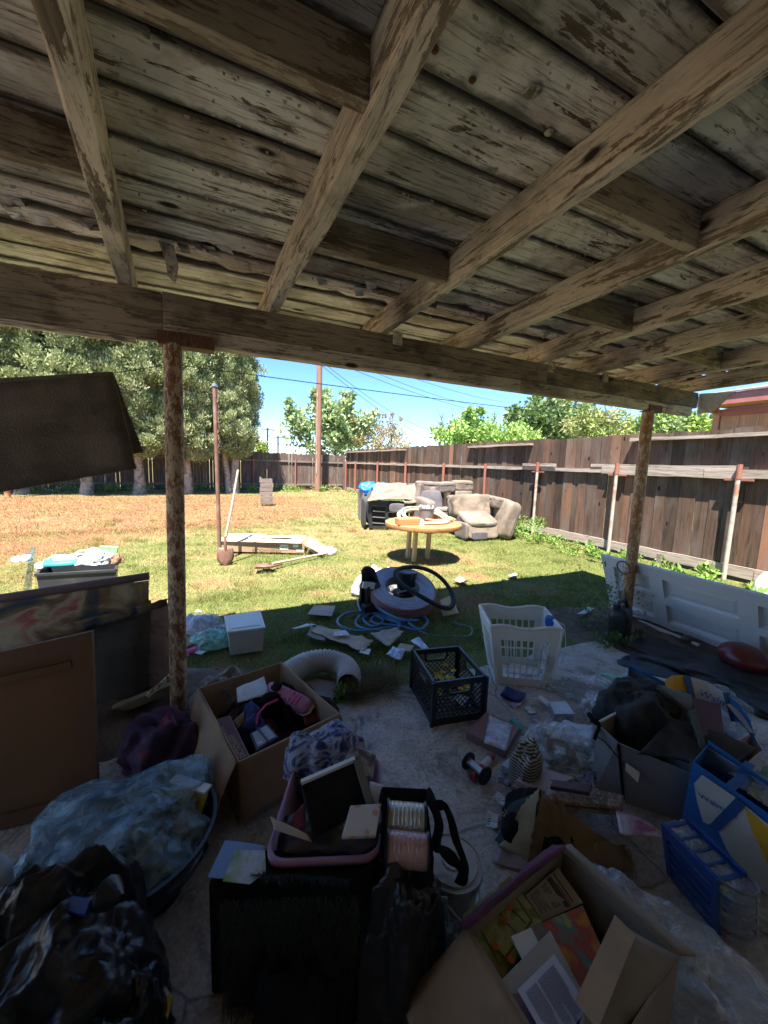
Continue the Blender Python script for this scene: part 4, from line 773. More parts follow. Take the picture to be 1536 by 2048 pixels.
weeds('weed_clump', 'creeping weeds over the slab edge before the black jug', 'weeds', [(random.uniform(3.0, 3.5), random.uniform(1.95, 2.15)) for _ in range(12)], .05, .01, [(.09, .15, .05), (.13, .19, .08)], 26, 47, .06, kind='stuff')
weeds('weed_clump', 'small green weed beside the end of the dryer duct', 'weeds', [(G(684+random.uniform(-12, 12), 1392+random.uniform(-12, 10)).x, G(684, 1392+random.uniform(-12, 10)).y) for _ in range(5)], .035, .010, [(.12, .24, .04), (.2, .32, .07)], 22, 48, .09, kind='stuff')
dg = weeds('dry_grass_heap', 'matted dry grass pulled onto the slab edge', 'dry grass', [(random.uniform(.78, 1.18), random.uniform(2.12, 2.35)) for _ in range(26)], .09, .0022, [(.22, .19, .12), (.15, .15, .09), (.3, .26, .17)], 90, 49, .05, kind='stuff')
# ------------------------------------------------------------------ white panelled door
m_door = M('white_door_paint', (.62, .62, .63), .5, .06, 3, .1, c2=(.42, .41, .40), th=.66, sc2=3)
dr = thing('panel_door', 'white six-panel door lying on its long edge, leaning by the rusty post', 'door', (4.1, 2, 0))
yb0, yb1 = 2.66, .62; xb, xt, zt = 4.10, 3.86, .62
Pd = [Vector((xb, yb0, -.02)), Vector((xb-.05, yb1, -.02)), Vector((xt-.05, yb1+.0, zt)), Vector((xt, yb0+.02, zt))]
us = [0, .055, .105, .44, .49, .55, .60, .80, .95, 1]; us = [0, .06, .235, .295, .575, .635, .95, 1]; vs = [0, .15, .45, .55, .85, 1]
Nn = -(Pd[1]-Pd[0]).cross(Pd[3]-Pd[0]).normalized()
if Nn.x > 0: Nn = -Nn
ptd = lambda u, v: (Pd[0]*(1-u)+Pd[1]*u)*(1-v)+(Pd[3]*(1-u)+Pd[2]*u)*v
hole = lambda i, j: i in (1, 3, 5) and j in (1, 3)
gridpanel('door_frame', Pd, us, vs, hole, .035, m_door, dr); pan = MB(); 
for i in (1, 3, 5):
    for j in (1, 3):
        u0, u1, v0, v1 = us[i], us[i+1], vs[j], vs[j+1]; rings = []
        for (e, dp) in ((0, 0), (.012, -.012), (.03, -.012), (.05, -.003)):
            eu, ev = e/2.03, e/.62; rings.append([ptd(u0+eu, v0+ev)+Nn*dp, ptd(u1-eu, v0+ev)+Nn*dp, ptd(u1-eu, v1-ev)+Nn*dp, ptd(u0+eu, v1-ev)+Nn*dp])
        V = [p for r_ in rings for p in r_]; Fc = [[12, 13, 14, 15]]
        for q in range(3):
            for k in range(4): Fc.append([q*4+k, q*4+(k+1) % 4, q*4+4+(k+1) % 4, q*4+4+k])
        mesh('door_panel', V, Fc, m_door, dr)
o = box('white_strip', (0, 0, 0), (.55, .03, .025), m_wp); a, b2 = G(1297, 1253), G(1372, 1284); o.location = (a+b2)/2+Vector((0, 0, .015)); o.rotation_euler = (0, 0, math.atan2(b2.y-a.y, b2.x-a.x)); tag(o, 'thin white strip lying on the soil along the foot of the door', 'strip')
ms = thing('metal_ring', 'old metal spoked wheel hung on the rusty post above the door', 'wheel', (3.72, 2.30, .60)); Rr = RX(1.57, 'Y')@RX(.5, 'X'); c = PY(1247, 1135, 2.25)
MB().lathe([(.062+.007*math.cos(a), .007*math.sin(a)) for a in np.linspace(0, 6.283, 9)[:-1]], c, RX(1.3, 'Y'), 30, closed=True).out('rim', m_rusty, ms, True)
for k in range(6): a = k*1.047; MB().bar(c, c+RX(1.3, 'Y')@Vector((.06*math.cos(a), .06*math.sin(a), 0)), .006, .004).out('spoke', m_steel, ms)
jg = thing('black_jug', 'black plastic jug standing in weeds at the foot of the rusty post', 'jug', tuple(G(1243, 1277))); c = Vector(jg.location)
cushion('jug_body', c+Vector((0, .03, .14)), (.22, .17, .30), m_blackp, jg, RX(.4, 'Z'), 4.5, .012, 10); MB().tube([c+Vector((-.06, .03, .27)), c+Vector((-.04, .03, .34)), c+Vector((.04, .03, .35)), c+Vector((.08, .03, .28))], .018, 8).out('jug_handle', m_blackp, jg, True); MB().lathe([(.03, 0), (.03, .05), (0, .05)], c+Vector((-.07, .03, .27)), n=12).out('spout_cap', m_blackp, jg, True)
tag(heap('black_tarp', G(1440, 1372)+Vector((.22, .02, -.02)), .50, .36, .06, m_bagb, None, 21, .7, 3., rot=-1.2, n=64, m=26), 'crumpled black plastic sheet under the dark red ball by the door', 'plastic sheet')
o = MB().lathe([(.158*math.sin(a), -.108*math.cos(a)) for a in np.linspace(0, math.pi, 22)], G(1473, 1352)+Vector((.12, .02, .11)), RX(.15)@RX(.1, 'Y'), 36).out('red_ball', M('dusty_red_rubber', (.13, .010, .016), .35, .2, 4, .05, c2=(.13, .03, .03), th=.6, coat=.3), None, True); tag(o, 'squashed dark red rubber ball resting on black plastic', 'ball')
tag(sheet('black_shoe_sole', [G(1440, 1296), G(1500, 1296), G(1506, 1285, .03), G(1450, 1283, .03)], m_blackp, None, .01, 6, .012), 'black slipper on the edge of the black sheet against the door', 'slipper')
o = cushion('dark_stone', G(1373, 1286)+Vector((0, 0, .03)), (.13, .08, .06), m_soil, None, None, 3, .02, 8); tag(o, 'small dark lump of dirt at the end of the white strip', 'stone')
tag(heap('white_basket', (5.9, 1.95, .0), .22, .22, .42, m_wp, None, 3, .12), 'white plastic tub behind the door at the right edge', 'tub')
# ------------------------------------------------------------------ coil pile on the lawn
cc = Vector((1.86, 3.47, 0)); Rt = RX(.36)@RX(-.05, 'Y')
hc = thing('flat_hose_roll', 'big roll of lavender flat hose propped among junk on the lawn', 'hose roll', tuple(cc)); hr_c = cc+Vector((0, .02, .17))
for k in range(1): MB().lathe([(.185, -.055), (.345, -.055), (.352, -.03), (.345, -.0), (.35, .03), (.342, .058), (.185, .058)], hr_c, Rt, 64, closed=True).out('roll_face', m_lav, hc, True)
for k in range(5): MB().lathe([(.352+.009*math.cos(a), -.045+.0235*k+.0125*math.sin(a)) for a in np.linspace(0, 6.283, 9)[:-1]], hr_c, Rt, 64, closed=True).out('hose_layer', m_hosep, hc, True)
for k in range(11): MB().lathe([(.195+.0135*k+.0062*math.cos(a), .058+.004*math.sin(a)) for a in np.linspace(0, 6.283, 7)[:-1]], hr_c+Vector((.002*math.sin(k*2), .002*math.cos(k*3), 0)), Rt, 64, closed=True).out('hose_turn', m_lav, hc, True)
ty = thing('bicycle_tyre', 'black knobbly bicycle tyre leaning over the roll of hose', 'tyre', (2.05, 3.38, 0)); R2 = RX(.42, 'X')@RX(.26, 'Y'); c2_ = Vector((2.10, 3.40, .235)); P = []
for k in range(72):
    a = k/72*6.283; rr = .325*(1+.06*math.cos(2*a+.8)); P.append(c2_+R2@Vector((rr*math.cos(a), rr*math.sin(a), .03*math.sin(2*a))))
MB().tube(P, .0225, 12, closed=True).out('tyre_casing', m_tyre, ty, True); kb = MB()
for k in range(110):
    a = k/110*6.283; rr = .325*(1+.06*math.cos(2*a+.8)); p0 = c2_+R2@Vector((rr*math.cos(a), rr*math.sin(a), .03*math.sin(2*a)))
    for q in (-1, 0, 1): kb.box(p0+R2@Vector((math.cos(a), math.sin(a), .7*q)).normalized()*.023, (.008, .008, .008), R2@RX(a, 'Z'))
tag(kb.out('tread_knobs', m_tyre, ty), kind='stuff')
jb = thing('black_bucket', 'small black pail with grey base seen through the hole of the hose roll', 'bucket', (1.98, 3.62, 0)); MB().lathe([(.09, .0), (.12, .2), (.128, .2), (.128, .225), (.10, .235), (.09, .23), (0, .235)], (1.98, 3.60, .10), RX(-.15), 28).out('pail', m_blackp, jb, True); MB().lathe([(.0, 0), (.09, 0), (.092, .012), (0, .014)], (1.985, 3.565, .335), RX(-.15), 28).out('pail_base', m_greyp, jb, True)
ch = thing('office_chair_base', 'black chair base with struts lying under the hose roll', 'chair base', (1.85, 3.55, 0))
for k in range(5): a = k*1.257+.3; MB().bar((1.82, 3.52, .10), (1.82+.24*math.cos(a), 3.52+.24*math.sin(a), .07), .035, .025).out('strut', m_blackp, ch)
MB().lathe([(.04, 0), (.04, .12), (.03, .13), (0, .13)], (1.82, 3.52, .06), n=16).out('hub', m_greyp, ch, True); MB().bar((1.75, 3.38, .20), (2.02, 3.42, .22), .012, .012).out('rod', m_steel, ch)
hs = thing('black_housing', 'curved black plastic machine housing standing left of the hose roll', 'machine cover', tuple(G(740, 1228))); c = G(740, 1226)
V = []; Fc = []; n, m_ = 10, 16
for j in range(m_+1):
    v = j/m_; z = .42*v; 
    for i in range(n+1):
        u = i/n*2-1; w_ = .10*(1-.35*max(0, v-.55)/.45); V.append(c+Vector((u*w_+.03*math.sin(v*3), .05+.10*(1-u*u)*(1 if v < .6 else 1-(v-.6)*1.6)+.04*v, z+.03*(1-u*u)*v)))
for j in range(m_):
    for i in range(n): k = j*(n+1)+i; Fc.append([k, k+1, k+n+2, k+n+1])
o = mesh('shell', V, Fc, m_dgreyp, hs, True); md = o.modifiers.new('s', 'SOLIDIFY'); md.thickness = .012
cushion('motor_box', c+Vector((.05, .13, .15)), (.2, .16, .28), m_dgreyp, hs, RX(.2, 'Z'), 6, .01, 8); cushion('foot', c+Vector((.0, .02, .05)), (.17, .12, .11), m_blackp, hs, RX(.15, 'Z'), 5, .01, 8); box('grey_insert', c+Vector((.0, .07, .27)), (.13, .05, .06), m_wp, hs, RX(.2, 'Y'))
tag(heap('white_bag', (1.72, 3.98, 0), .18, .14, .22, m_bag, None, 31, .45), 'crumpled white bag between the black housing and the hose roll', 'bag'); tag(heap('white_bag', (2.02, 4.05, 0), .15, .12, .2, m_bag, None, 32, .45), 'dirty white bag showing behind the top of the hose roll', 'bag')
tag(sheet('tan_board', [G(888, 1232), G(917, 1226), G(903, 1190, .1), G(880, 1200, .12)], m_leg, None, .004, 5, .02), 'tan foam board showing through the bicycle tyre', 'board')
# hoses on the ground
def gpath(pix, r, z=0, close=False): 
    P = [G(a, b_, z) for a, b_ in pix]; out = []; n = len(P)
    for i in range(n-1):
        p0, p1, p2, p3 = P[max(i-1, 0)], P[i], P[i+1], P[min(i+2, n-1)]
        for k in range(8):
            t_ = k/8; out.append(.5*((2*p1)+(-p0+p2)*t_+(2*p0-5*p1+4*p2-p3)*t_*t_+(-p0+3*p1-3*p2+p3)*t_**3))
    out.append(P[-1]); return [q+Vector((0, 0, r+.004*math.sin(i*.35))) for i, q in enumerate(out)]
P = [Vector(q) for q in gpath([(722, 1226), (716, 1205), (728, 1190), (738, 1188), (752, 1210), (770, 1228), (800, 1240), (830, 1244)], .011, .08)]
o = MB().tube(P, .012, 9).out('blue_hose', m_hoseb, None, True); tag(o, 'blue hose rising over the black housing beside the roll', 'hose')
P = gpath([(838, 1243), (800, 1245), (745, 1228), (700, 1228), (676, 1240), (680, 1255), (710, 1263), (750, 1262), (785, 1255), (800, 1246), (785, 1238), (745, 1226), (720, 1235), (712, 1250), (735, 1262), (780, 1262), (800, 1252), (770, 1240), (765, 1232), (755, 1226), (735, 1231), (727, 1243), (745, 1254), (762, 1250), (765, 1240), (750, 1235), (742, 1242), (755, 1250), (800, 1255), (836, 1262), (850, 1255), (855, 1243), (845, 1235), (825, 1237), (817, 1247), (830, 1257), (850, 1262)], .0115)
o = MB().tube(P, .0115, 8).out('blue_hose', m_hoseb, None, True); tag(o, 'tangle of blue hose loops on the grass below the roll', 'hose')
o = MB().tube(gpath([(836, 1262), (860, 1271), (900, 1274), (930, 1275), (943, 1268), (942, 1257), (925, 1250), (905, 1246)], .006), .007, 7).out('green_hose', m_hoseg, None, True); tag(o, 'thin green hose end trailing right on the grass', 'hose')
# ------------------------------------------------------------------ litter on the lawn
ev = thing('cardboard_mailer', 'flattened white cardboard mailer with blue FedEx lettering on the grass', 'envelope', tuple(G(642, 1226))); e4 = [G(615, 1233), G(663, 1237, .01), G(671, 1216), G(628, 1214)]
sheet('mailer', [q+Vector((0, 0, .025)) for q in e4], m_cardl, ev, .004, 6, .004); text('lettering', 'FedEx', .075, G(664, 1222, .035), (e4[0]-e4[1]), (e4[1]-e4[2]), m_purpleink, ev)
flatq('cardboard_sheet', ((622, 1262), (728, 1304), (748, 1280), (634, 1250)), .03, m_cardl, 'long torn cardboard sheet lying on the grass behind the dryer duct', 'cardboard', .014, .004, 10, 1, jag=.012)
flatq('cardboard_sheet', ((740, 1268), (776, 1293), (808, 1264), (790, 1258)), .04, m_tcard, 'smaller bent cardboard piece right of the long torn sheet', 'cardboard', .02, .004, 8, 2, jag=.01)
flatq('cardboard_flap', ((613, 1272), (650, 1284), (652, 1266), (622, 1256)), .02, m_cardin, 'grey cardboard flap at the left end of the long torn sheet', 'cardboard', .02, .004, 5, 3)
flatq('paper_sheet', ((667, 1272), (700, 1270), (690, 1260), (668, 1264)), .055, m_tpaper, 'white paper lying on the long torn cardboard', 'paper', .003)
flatq('paper_sheet', ((718, 1305), (738, 1310), (742, 1297), (726, 1296)), .03, m_tpaper, 'white paper corner showing under the long torn cardboard', 'paper', .004)
def printed(pix, z, label, seed, amp=.01, cols=None, name='flyer'): 
    return flatq(name, pix, z, printmat('print_%d' % seed, cols or [(.70, .72, .76), (.66, .68, .72), (.15, .22, .45), (.75, .76, .78)], 22, .4, seed=seed), label, 'flyer', amp, .0015, 8, seed)
printed(((821, 1280), (846, 1301), (860, 1299), (838, 1275)), .035, 'white and blue folded leaflet just behind the black crate', 51)
printed(((772, 1312), (800, 1319), (812, 1303), (786, 1295)), .04, 'crumpled white and blue wrapper on the grass left of the crate', 52, .03)
flatq('envelope', ((792, 1298), (820, 1303), (828, 1292), (800, 1287)), .035, m_cardl, 'small cream envelope behind the crumpled blue wrapper', 'envelope', .004)
flatq('paper_strip', ((583, 1257), (590, 1259), (632, 1250), (612, 1248)), .03, m_tpaper, 'narrow white paper strip on the grass left of the cardboard', 'paper', .006)
flatq('paper_scrap', ((1015, 1150), (1022, 1154), (1036, 1152), (1032, 1145)), .03, m_tpaper, 'small white scrap on sunlit grass near the fence side', 'paper', .01)
flatq('paper_scrap', ((905, 1160), (925, 1166), (938, 1163), (920, 1153)), .03, m_cardl, 'torn beige scrap on grass right of the bicycle tyre', 'paper', .015)
flatq('cyan_flyer', ((1153, 1228), (1167, 1229), (1195, 1215), (1178, 1214)), .03, M('cyan_plastic', (.25, .55, .68), .4, .15, 12, .2), 'pale cyan plastic flyer on grass left of the black jug', 'flyer', .012)
o = box('wood_chip', (0, 0, 0), (.075, .03, .03), m_cardl); o.location = G(737, 1370, .02); o.rotation_euler = (0, .1, -.2); tag(o, 'small pale block of wood in the grass by the slab', 'wood block')
st = []; 
for (px, py_) in ((600, 1366), (628, 1356), (668, 1362), (680, 1376), (668, 1396), (640, 1404), (612, 1392)): st.append(G(px, py_, .01))
o = MB().prism(st, (0, 0, -.05)).out('flat_stone', M('pinkish_stone', (.27, .22, .20), .9, .25, 6, .6, bd=.01)); bevel(o, .008); tag(o, 'flat pinkish stone slab in the grass beside the dryer duct', 'stone')
for k, (px, py_, lb) in enumerate(((458, 1078, 'white speck of paper on the lawn near the steel post'), (395, 1225, 'torn white paper beside the heap of trash bags'), (1156, 1282, 'green weed sprig on the slab edge'))):
    if k < 2: flatq('paper_scrap', ((px-6, py_), (px+4, py_+4), (px+9, py_-2), (px, py_-5)), .04, m_paper, lb, 'paper', .01, seed=60+k)
o = heap('red_flower', G(438, 1356), .035, .03, .05, M('red_petals', (.5, .02, .02), .7, .3, 20, .3), None, 61, .6); tag(o, 'small red artificial flower in the grass behind the big carton', 'flower')
# dryer duct
m_duct = M('grey_vinyl_duct', (.47, .46, .46), .4, .15, 6, .15)
P0_ = [G(560, 1362, .08), G(582, 1345, .08), G(612, 1328, .085), G(650, 1321, .085), G(683, 1330, .08), G(697, 1345, .08), G(698, 1362, .08), G(697, 1368, .08)]; Pp = []; n = len(P0_)
for i in range(n-1):
    p0, p1, p2, p3 = P0_[max(i-1, 0)], P0_[i], P0_[i+1], P0_[min(i+2, n-1)]
    for k in range(26): t_ = k/26; Pp.append(.5*((2*p1)+(-p0+p2)*t_+(2*p0-5*p1+4*p2-p3)*t_*t_+(-p0+3*p1-3*p2+p3)*t_**3))
L = 0; rr = []; 
for i, p in enumerate(Pp):
    L += (p-Pp[i-1]).length if i else 0; rr.append(.073+.0055*math.sin(L/.0135*math.pi)+.002*math.sin(L*9))
o = MB().tube(Pp, rr, 30, caps=False).out('dryer_duct', m_duct, None, True); md = o.modifiers.new('s', 'SOLIDIFY'); md.thickness = .002; md.offset = 1; tag(o, 'flexible grey corrugated dryer duct curving over the grass', 'duct')
# white storage box
wbx = thing('storage_box', 'white plastic storage box with lid on the grass right of the steel post', 'storage box', tuple(G(492, 1292))); T4 = [G(449, 1236, .17), G(520, 1225, .17), G(530, 1258, .17), G(456, 1268, .17)]; B4 = [Vector((q.x, q.y, -.02)) for q in T4]; ct = sum(T4, Vector())/4
T5 = [ct+(q-ct)*.97 for q in T4]; B5 = [Vector((ct.x, ct.y, 0))+(Vector((q.x, q.y, -.02))-Vector((ct.x, ct.y, 0)))*.88 for q in T4]
m_frost = M('frosted_plastic', (.48, .49, .49), .3, .1, 4, .05); openbox('tub', T5, B5, .005, m_frost, wbx); bevel(MB().prism([ct+(q-ct)*1.03+Vector((0, 0, .002)) for q in T4], (0, 0, .018)).out('lid', m_wp, wbx), .006); bevel(MB().prism([ct+(q-ct)*.8+Vector((0, 0, .0201)) for q in T4], (0, 0, .006)).out('lid_panel', m_wp, wbx), .003)
# trash heap by the post
tag(heap('plastic_bag', G(402, 1268)+Vector((0, .05, 0)), .20, .13, .13, m_film, None, 70, .5), 'pale plastic bag of oddments on the grass beside the steel post', 'bag'); tag(heap('plastic_bag', G(430, 1292)+Vector((0, .04, 0)), .13, .10, .10, m_filmg, None, 71, .5), 'greenish plastic bag in front of the pale one', 'bag')
tag(heap('pink_cloth', G(398, 1262)+Vector((0, .02, 0)), .13, .08, .12, M('pink_print_cloth', (.62, .38, .48), .8, .3, 8, .4, c2=(.45, .5, .62), th=.5), None, 72, .4), 'pink and lilac cloth among the bags by the post', 'cloth')
o = MB().tube([G(374, 1306, .03), G(392, 1298, .035)], .024, 12).out('pink_bottle', M('hot_pink_plastic', (.72, .12, .35), .4, .1, 4, 0), None, True); tag(o, 'hot pink plastic bottle lying beside the steel post', 'bottle')
flatq('paper_scrap', ((388, 1306), (402, 1310), (412, 1303), (396, 1301)), .03, m_tpaper, 'white card in front of the hot pink bottle', 'paper', .004)
o = box('brown_book', (0, 0, 0), (.16, .1, .05), m_card); o.location = G(388, 1284, .04); o.rotation_euler = (.1, -.15, .4); tag(o, 'small brown carton tucked under the pink cloth', 'box')
# dark tub at the left with glass
bi = thing('dark_tote', 'dark tote overfilled with white and teal things, left edge of the lawn', 'tote', tuple(G(155, 1190))); T4 = [G(72, 1150, .27), G(232, 1141, .27), G(236, 1118, .27), G(64, 1126, .27)]
T4[3] = T4[0]+(T4[2]-T4[1]); B4 = [Vector((q.x*.93+(T4[0].x+T4[1].x)/2*.07, q.y, -.02)) for q in T4]; openbox('tub', T4, B4, .008, m_dgreyp, bi); rimc = sum(T4, Vector())/4
mb = MB()
for k in range(4): mb.bar(T4[k], T4[(k+1) % 4], .03, .025)
mb.out('rim', m_dgreyp, bi)
def onb(u, v, dz=0): return (T4[0]*(1-u)+T4[1]*u)*(1-v)+(T4[3]*(1-u)+T4[2]*u)*v+Vector((0, 0, dz))
tag(cushion('teal_cushion', onb(.28, .5, .06), (.34, .26, .06), m_teal, None, RX(.1, 'Z'), 5, .02), 'teal padded mat lying on the dark tote', 'mat'); tag(heap('white_cloth', onb(.36, .62, .085), .15, .08, .035, m_bag, None, 80, .4), 'white cloth on top of the teal mat', 'cloth')
tag(heap('white_bag', onb(.74, .45, .03), .13, .10, .12, m_bag, None, 81, .5), 'crumpled white bag at the right side of the dark tote', 'bag'); o = MB().lathe([(.05, -.05), (.062, -.05), (.062, .05), (.05, .05)], onb(.52, .5, .12), RX(1.2)@RX(.4, 'Y'), 24, closed=True).out('white_roll', m_wp, None, True); tag(o, 'white plastic ring standing on the dark tote', 'roll')
tag(box('green_carton', onb(.88, .7, .13), (.17, .07, .12), M('green_white_carton', (.25, .55, .22), .6, .5, 4, 0), None, RX(.15, 'Y')), 'green and white carton at the right back of the dark tote', 'carton'); tag(heap('brown_shoe', onb(.99, .5, .02), .06, .06, .08, m_brownink, None, 83, .4), 'dark brown shoe at the right end of the dark tote', 'shoe')
o = MB().lathe([(.0, 0), (.05, 0), (.055, .03), (0, .03)], onb(.02, .4, .03), RX(.5), 20).out('white_reel', m_wp, None, True); tag(o, 'flat white reel at the left end of the dark tote', 'reel')
gl = MB().prism([G(44, 1192), G(60, 1186), PY(72, 1092, G(60, 1186).y), PY(60, 1095, G(44, 1192).y)], (.006, .003, 0)).out('glass_pane', film('edge_glass', (.35, .5, .48), .4, .05)); tag(gl, 'upright pane of glass left of the dark tote', 'glass'); tag(heap('white_rag', PY(45, 1122, 5.3), .07, .05, .05, m_bag, None, 84, .4), 'white rag hooked over the top of the glass pane', 'rag')
# ------------------------------------------------------------------ rug over the line
m_rug = M('dark_brown_rug', (.13, .098, .075), .97, .3, 5, .8, c2=(.085, .064, .05), th=.5, bsc=120, bd=.01); m_fuzz = M('rug_fuzz', (.26, .22, .17), .95, .2, 5, 0)
rg = thing('rug', 'dark brown rug with frayed edges draped over a line left of the cream post', 'rug', (-.9, 2.32, 1.6))
tl, trr, br_, bl = Vector((-1.55, 2.31, 1.70)), PY(226, 750, 2.31), PY(272, 937, 2.30), Vector((-1.55, 2.30, 1.20))
bl = PY(0, 985, 2.30)+(PY(0, 985, 2.30)-br_)*1.1; tl = PY(0, 765, 2.31)+(PY(0, 765, 2.31)-trr)*1.6; bl = Vector((tl.x-.03, 2.3, 1.17))
sheet('front_layer', [bl, br_, trr, tl], m_rug, rg, .014, 22, .014, 2.2, 3, m=10)
tb2, bb2 = trr+Vector((0, .04, .0)), PY(287, 905, 2.37); sheet('back_layer', [bl+Vector((0, .07, .1)), bb2, tb2, tl+Vector((0, .05, 0))], m_rug, rg, .012, 16, .014, 2.2, 5, m=8)
MB().tube([tl+Vector((0, .022, .0)), (tl+trr)/2+Vector((0, .022, .004)), trr+Vector((0, .022, 0))], .02, 10).out('fold', m_rug, rg, True)
V = []; Fc = []
def fz(a, b, n, dn):
    for k in range(n):
        p = Vector(a).lerp(Vector(b), random.random()); d = Vector(dn)*random.uniform(.3, 1)+Vector((random.gauss(0, .007), random.gauss(0, .005), random.gauss(0, .007))); s = Vector((.0008, 0, .0006)); i = len(V); V.extend([p-s, p+s, p+d]); Fc.append([i, i+1, i+2])
fz(bl, br_, 900, (0, 0, -.018)); fz(br_, trr, 500, (.012, 0, 0)); fz(trr, tl, 500, (0, 0, .008)); fz(bb2, tb2, 400, (.012, 0, 0))
tag(mesh('frayed_fibres', V, Fc, m_fuzz, rg), kind='stuff')
wire((-.165, 2.34, 1.975), tuple(trr+Vector((0, .02, .015))), .004, .0024, 'green line running from the cream post down to the rug corner', m_wireg, 'clothes_line', 'line'); wire(tuple(tl+Vector((0, .022, .01))), (-3.3, 2.34, 2.05), .0, .0024, 'green line holding the left end of the rug', m_wireg, 'clothes_line', 'line')
# ------------------------------------------------------------------ torn painting, pink panel, brown frame
m_art = printmat('dark_abstract_paint', [(.015, .02, .035), (.03, .06, .085), (.20, .12, .06), (.40, .35, .24), (.34, .07, .06), (.24, .28, .22)], 3.6, .5, seed=3, dist=1.2); m_viol = M('dull_violet_edge', (.13, .085, .10), .8, .25, 6, .3); m_backing = M('grey_canvas_backing', (.085, .08, .068), .9, .25, 2.2, .4, c2=(.05, .047, .042), th=.55)
ptg = thing('painting', 'large torn abstract canvas with dark teal and red paint standing left of the cream post', 'painting', (-.7, 2.45, 0))
q = lambda px, py_, y=2.45: PY(px, py_, y)
TLp = q(0, 1197)+(q(0, 1197)-q(298, 1150)); 
MB().tube([TLp, q(0, 1197), q(298, 1152)], .022, 12).out('top_roll', m_viol, ptg, True)
lb_ = q(0, 1312)+(q(0, 1312)-q(298, 1222)); V = []; Fc = []; n, m_ = 40, 8
for j in range(m_+1):
    for i in range(n+1):
        u, v = i/n, j/m_; a_ = TLp.lerp(q(298, 1160), u); b_ = lb_.lerp(q(298, 1222), u); p = a_.lerp(b_, v*(1+.10*nz(u*14, 2, 0, 4)*(v > .9))); V.append(p+Vector((0, -.006-.008*v*abs(nz(u*6, v*3)), 0)))
for j in range(m_):
    for i in range(n): k = j*(n+1)+i; Fc.append([k, k+1, k+n+2, k+n+1])
o = mesh('painted_canvas', V, Fc, m_art, ptg, True); md = o.modifiers.new('s', 'SOLIDIFY'); md.thickness = .003
sheet('grey_backing', [lb_+Vector((0, .03, -.42)), q(298, 1390, 2.48), q(302, 1200, 2.48), lb_+Vector((0, .03, .1))], m_backing, ptg, .012, 14, .004, 2, 9)
sheet('torn_strip', [q(150, 1265, 2.44), q(335, 1212, 2.44), q(335, 1197, 2.44), q(120, 1250, 2.44)], M('rust_stained_edge', (.17, .13, .085), .9, .35, 8, .4, c2=(.08, .035, .02), th=.5), ptg, .012, 14, .004, 5, 12, m=3, jag=.008)
pk = thing('stained_panel', 'pink and white stained panel behind the torn painting, right against the post', 'panel', (-.4, 2.53, 0)); sheet('panel', [q(180, 1440, 2.53), q(342, 1385, 2.53), q(340, 1205, 2.53), q(190, 1240, 2.53)], M('pink_stained_paper', (.36, .27, .25), .85, .4, 5, .3, c2=(.20, .075, .075), th=.56, sc2=7), pk, .01, 10, .01, 3, 14); MB().bar(q(300, 1205, 2.515), q(293, 1395, 2.515), .012, .01).out('seam', m_viol, pk)
bevel(tag(MB().bar(q(200, 1432, 2.42), q(348, 1372, 2.42), .05, .05).out('wooden_batten', M('batten_wood', (.22, .19, .12), .8, .2, 6, .3)), 'pale wooden batten along the foot of the torn painting', 'batten'), .004); tag(MB().bar(q(295, 1392, 2.38), q(350, 1343, 2.38), .02, .02).out('stick', m_raft), 'thin stick crossing the batten beside the post', 'stick')
m_brn = M('orange_brown_wood', (.135, .062, .026), .55, .2, 4, .15); m_brn2 = M('brown_canvas_back', (.15, .072, .028), .85, .15, 3, .2)
bfm = thing('framed_board', 'orange-brown framed board leaning at the left edge before the torn painting', 'framed board', (-.8, 1.93, 0))
Q = [Vector((-1.45, 1.9, -.0)), G(222, 1590), PY(176, 1290, 2.02), None]; Q[1] = Vector((-.45, 1.88, .0)); Q[2] = Vector((-.462, 2.0, .735)); Q[3] = Vector((-1.46, 2.02, .60)); Q[0] = Vector((-1.44, 1.92, 0))
gridpanel('frame', Q, [0, .07, .93, 1], [0, .08, .9, 1], lambda i, j: i == 1 and j == 1, .035, m_brn, bfm)
pq = lambda u, v: (Q[0]*(1-u)+Q[1]*u)*(1-v)+(Q[3]*(1-u)+Q[2]*u)*v
MB().prism([pq(.065, .075)+Vector((0, -.012, 0)), pq(.935, .075)+Vector((0, -.012, 0)), pq(.935, .905)+Vector((0, -.012, 0)), pq(.065, .905)+Vector((0, -.012, 0))], (0, .008, 0)).out('inner_board', m_brn2, bfm)
MB().bar(pq(.08, .84)+Vector((0, -.02, 0)), pq(.92, .84)+Vector((0, -.02, 0)), .012, .03).out('inner_batten', m_brn, bfm)
# dark cloth bag by the post
tag(heap('purple_bag', G(335, 1545)+Vector((.0, .03, 0)), .17, .14, .22, M('dark_purple_cloth', (.045, .02, .06), .8, .5, 9, .7, c2=(.16, .015, .04), th=.6, sc2=5), None, 90, .45), 'dark purple and crimson bundle between the cream post and the big carton', 'bundle')
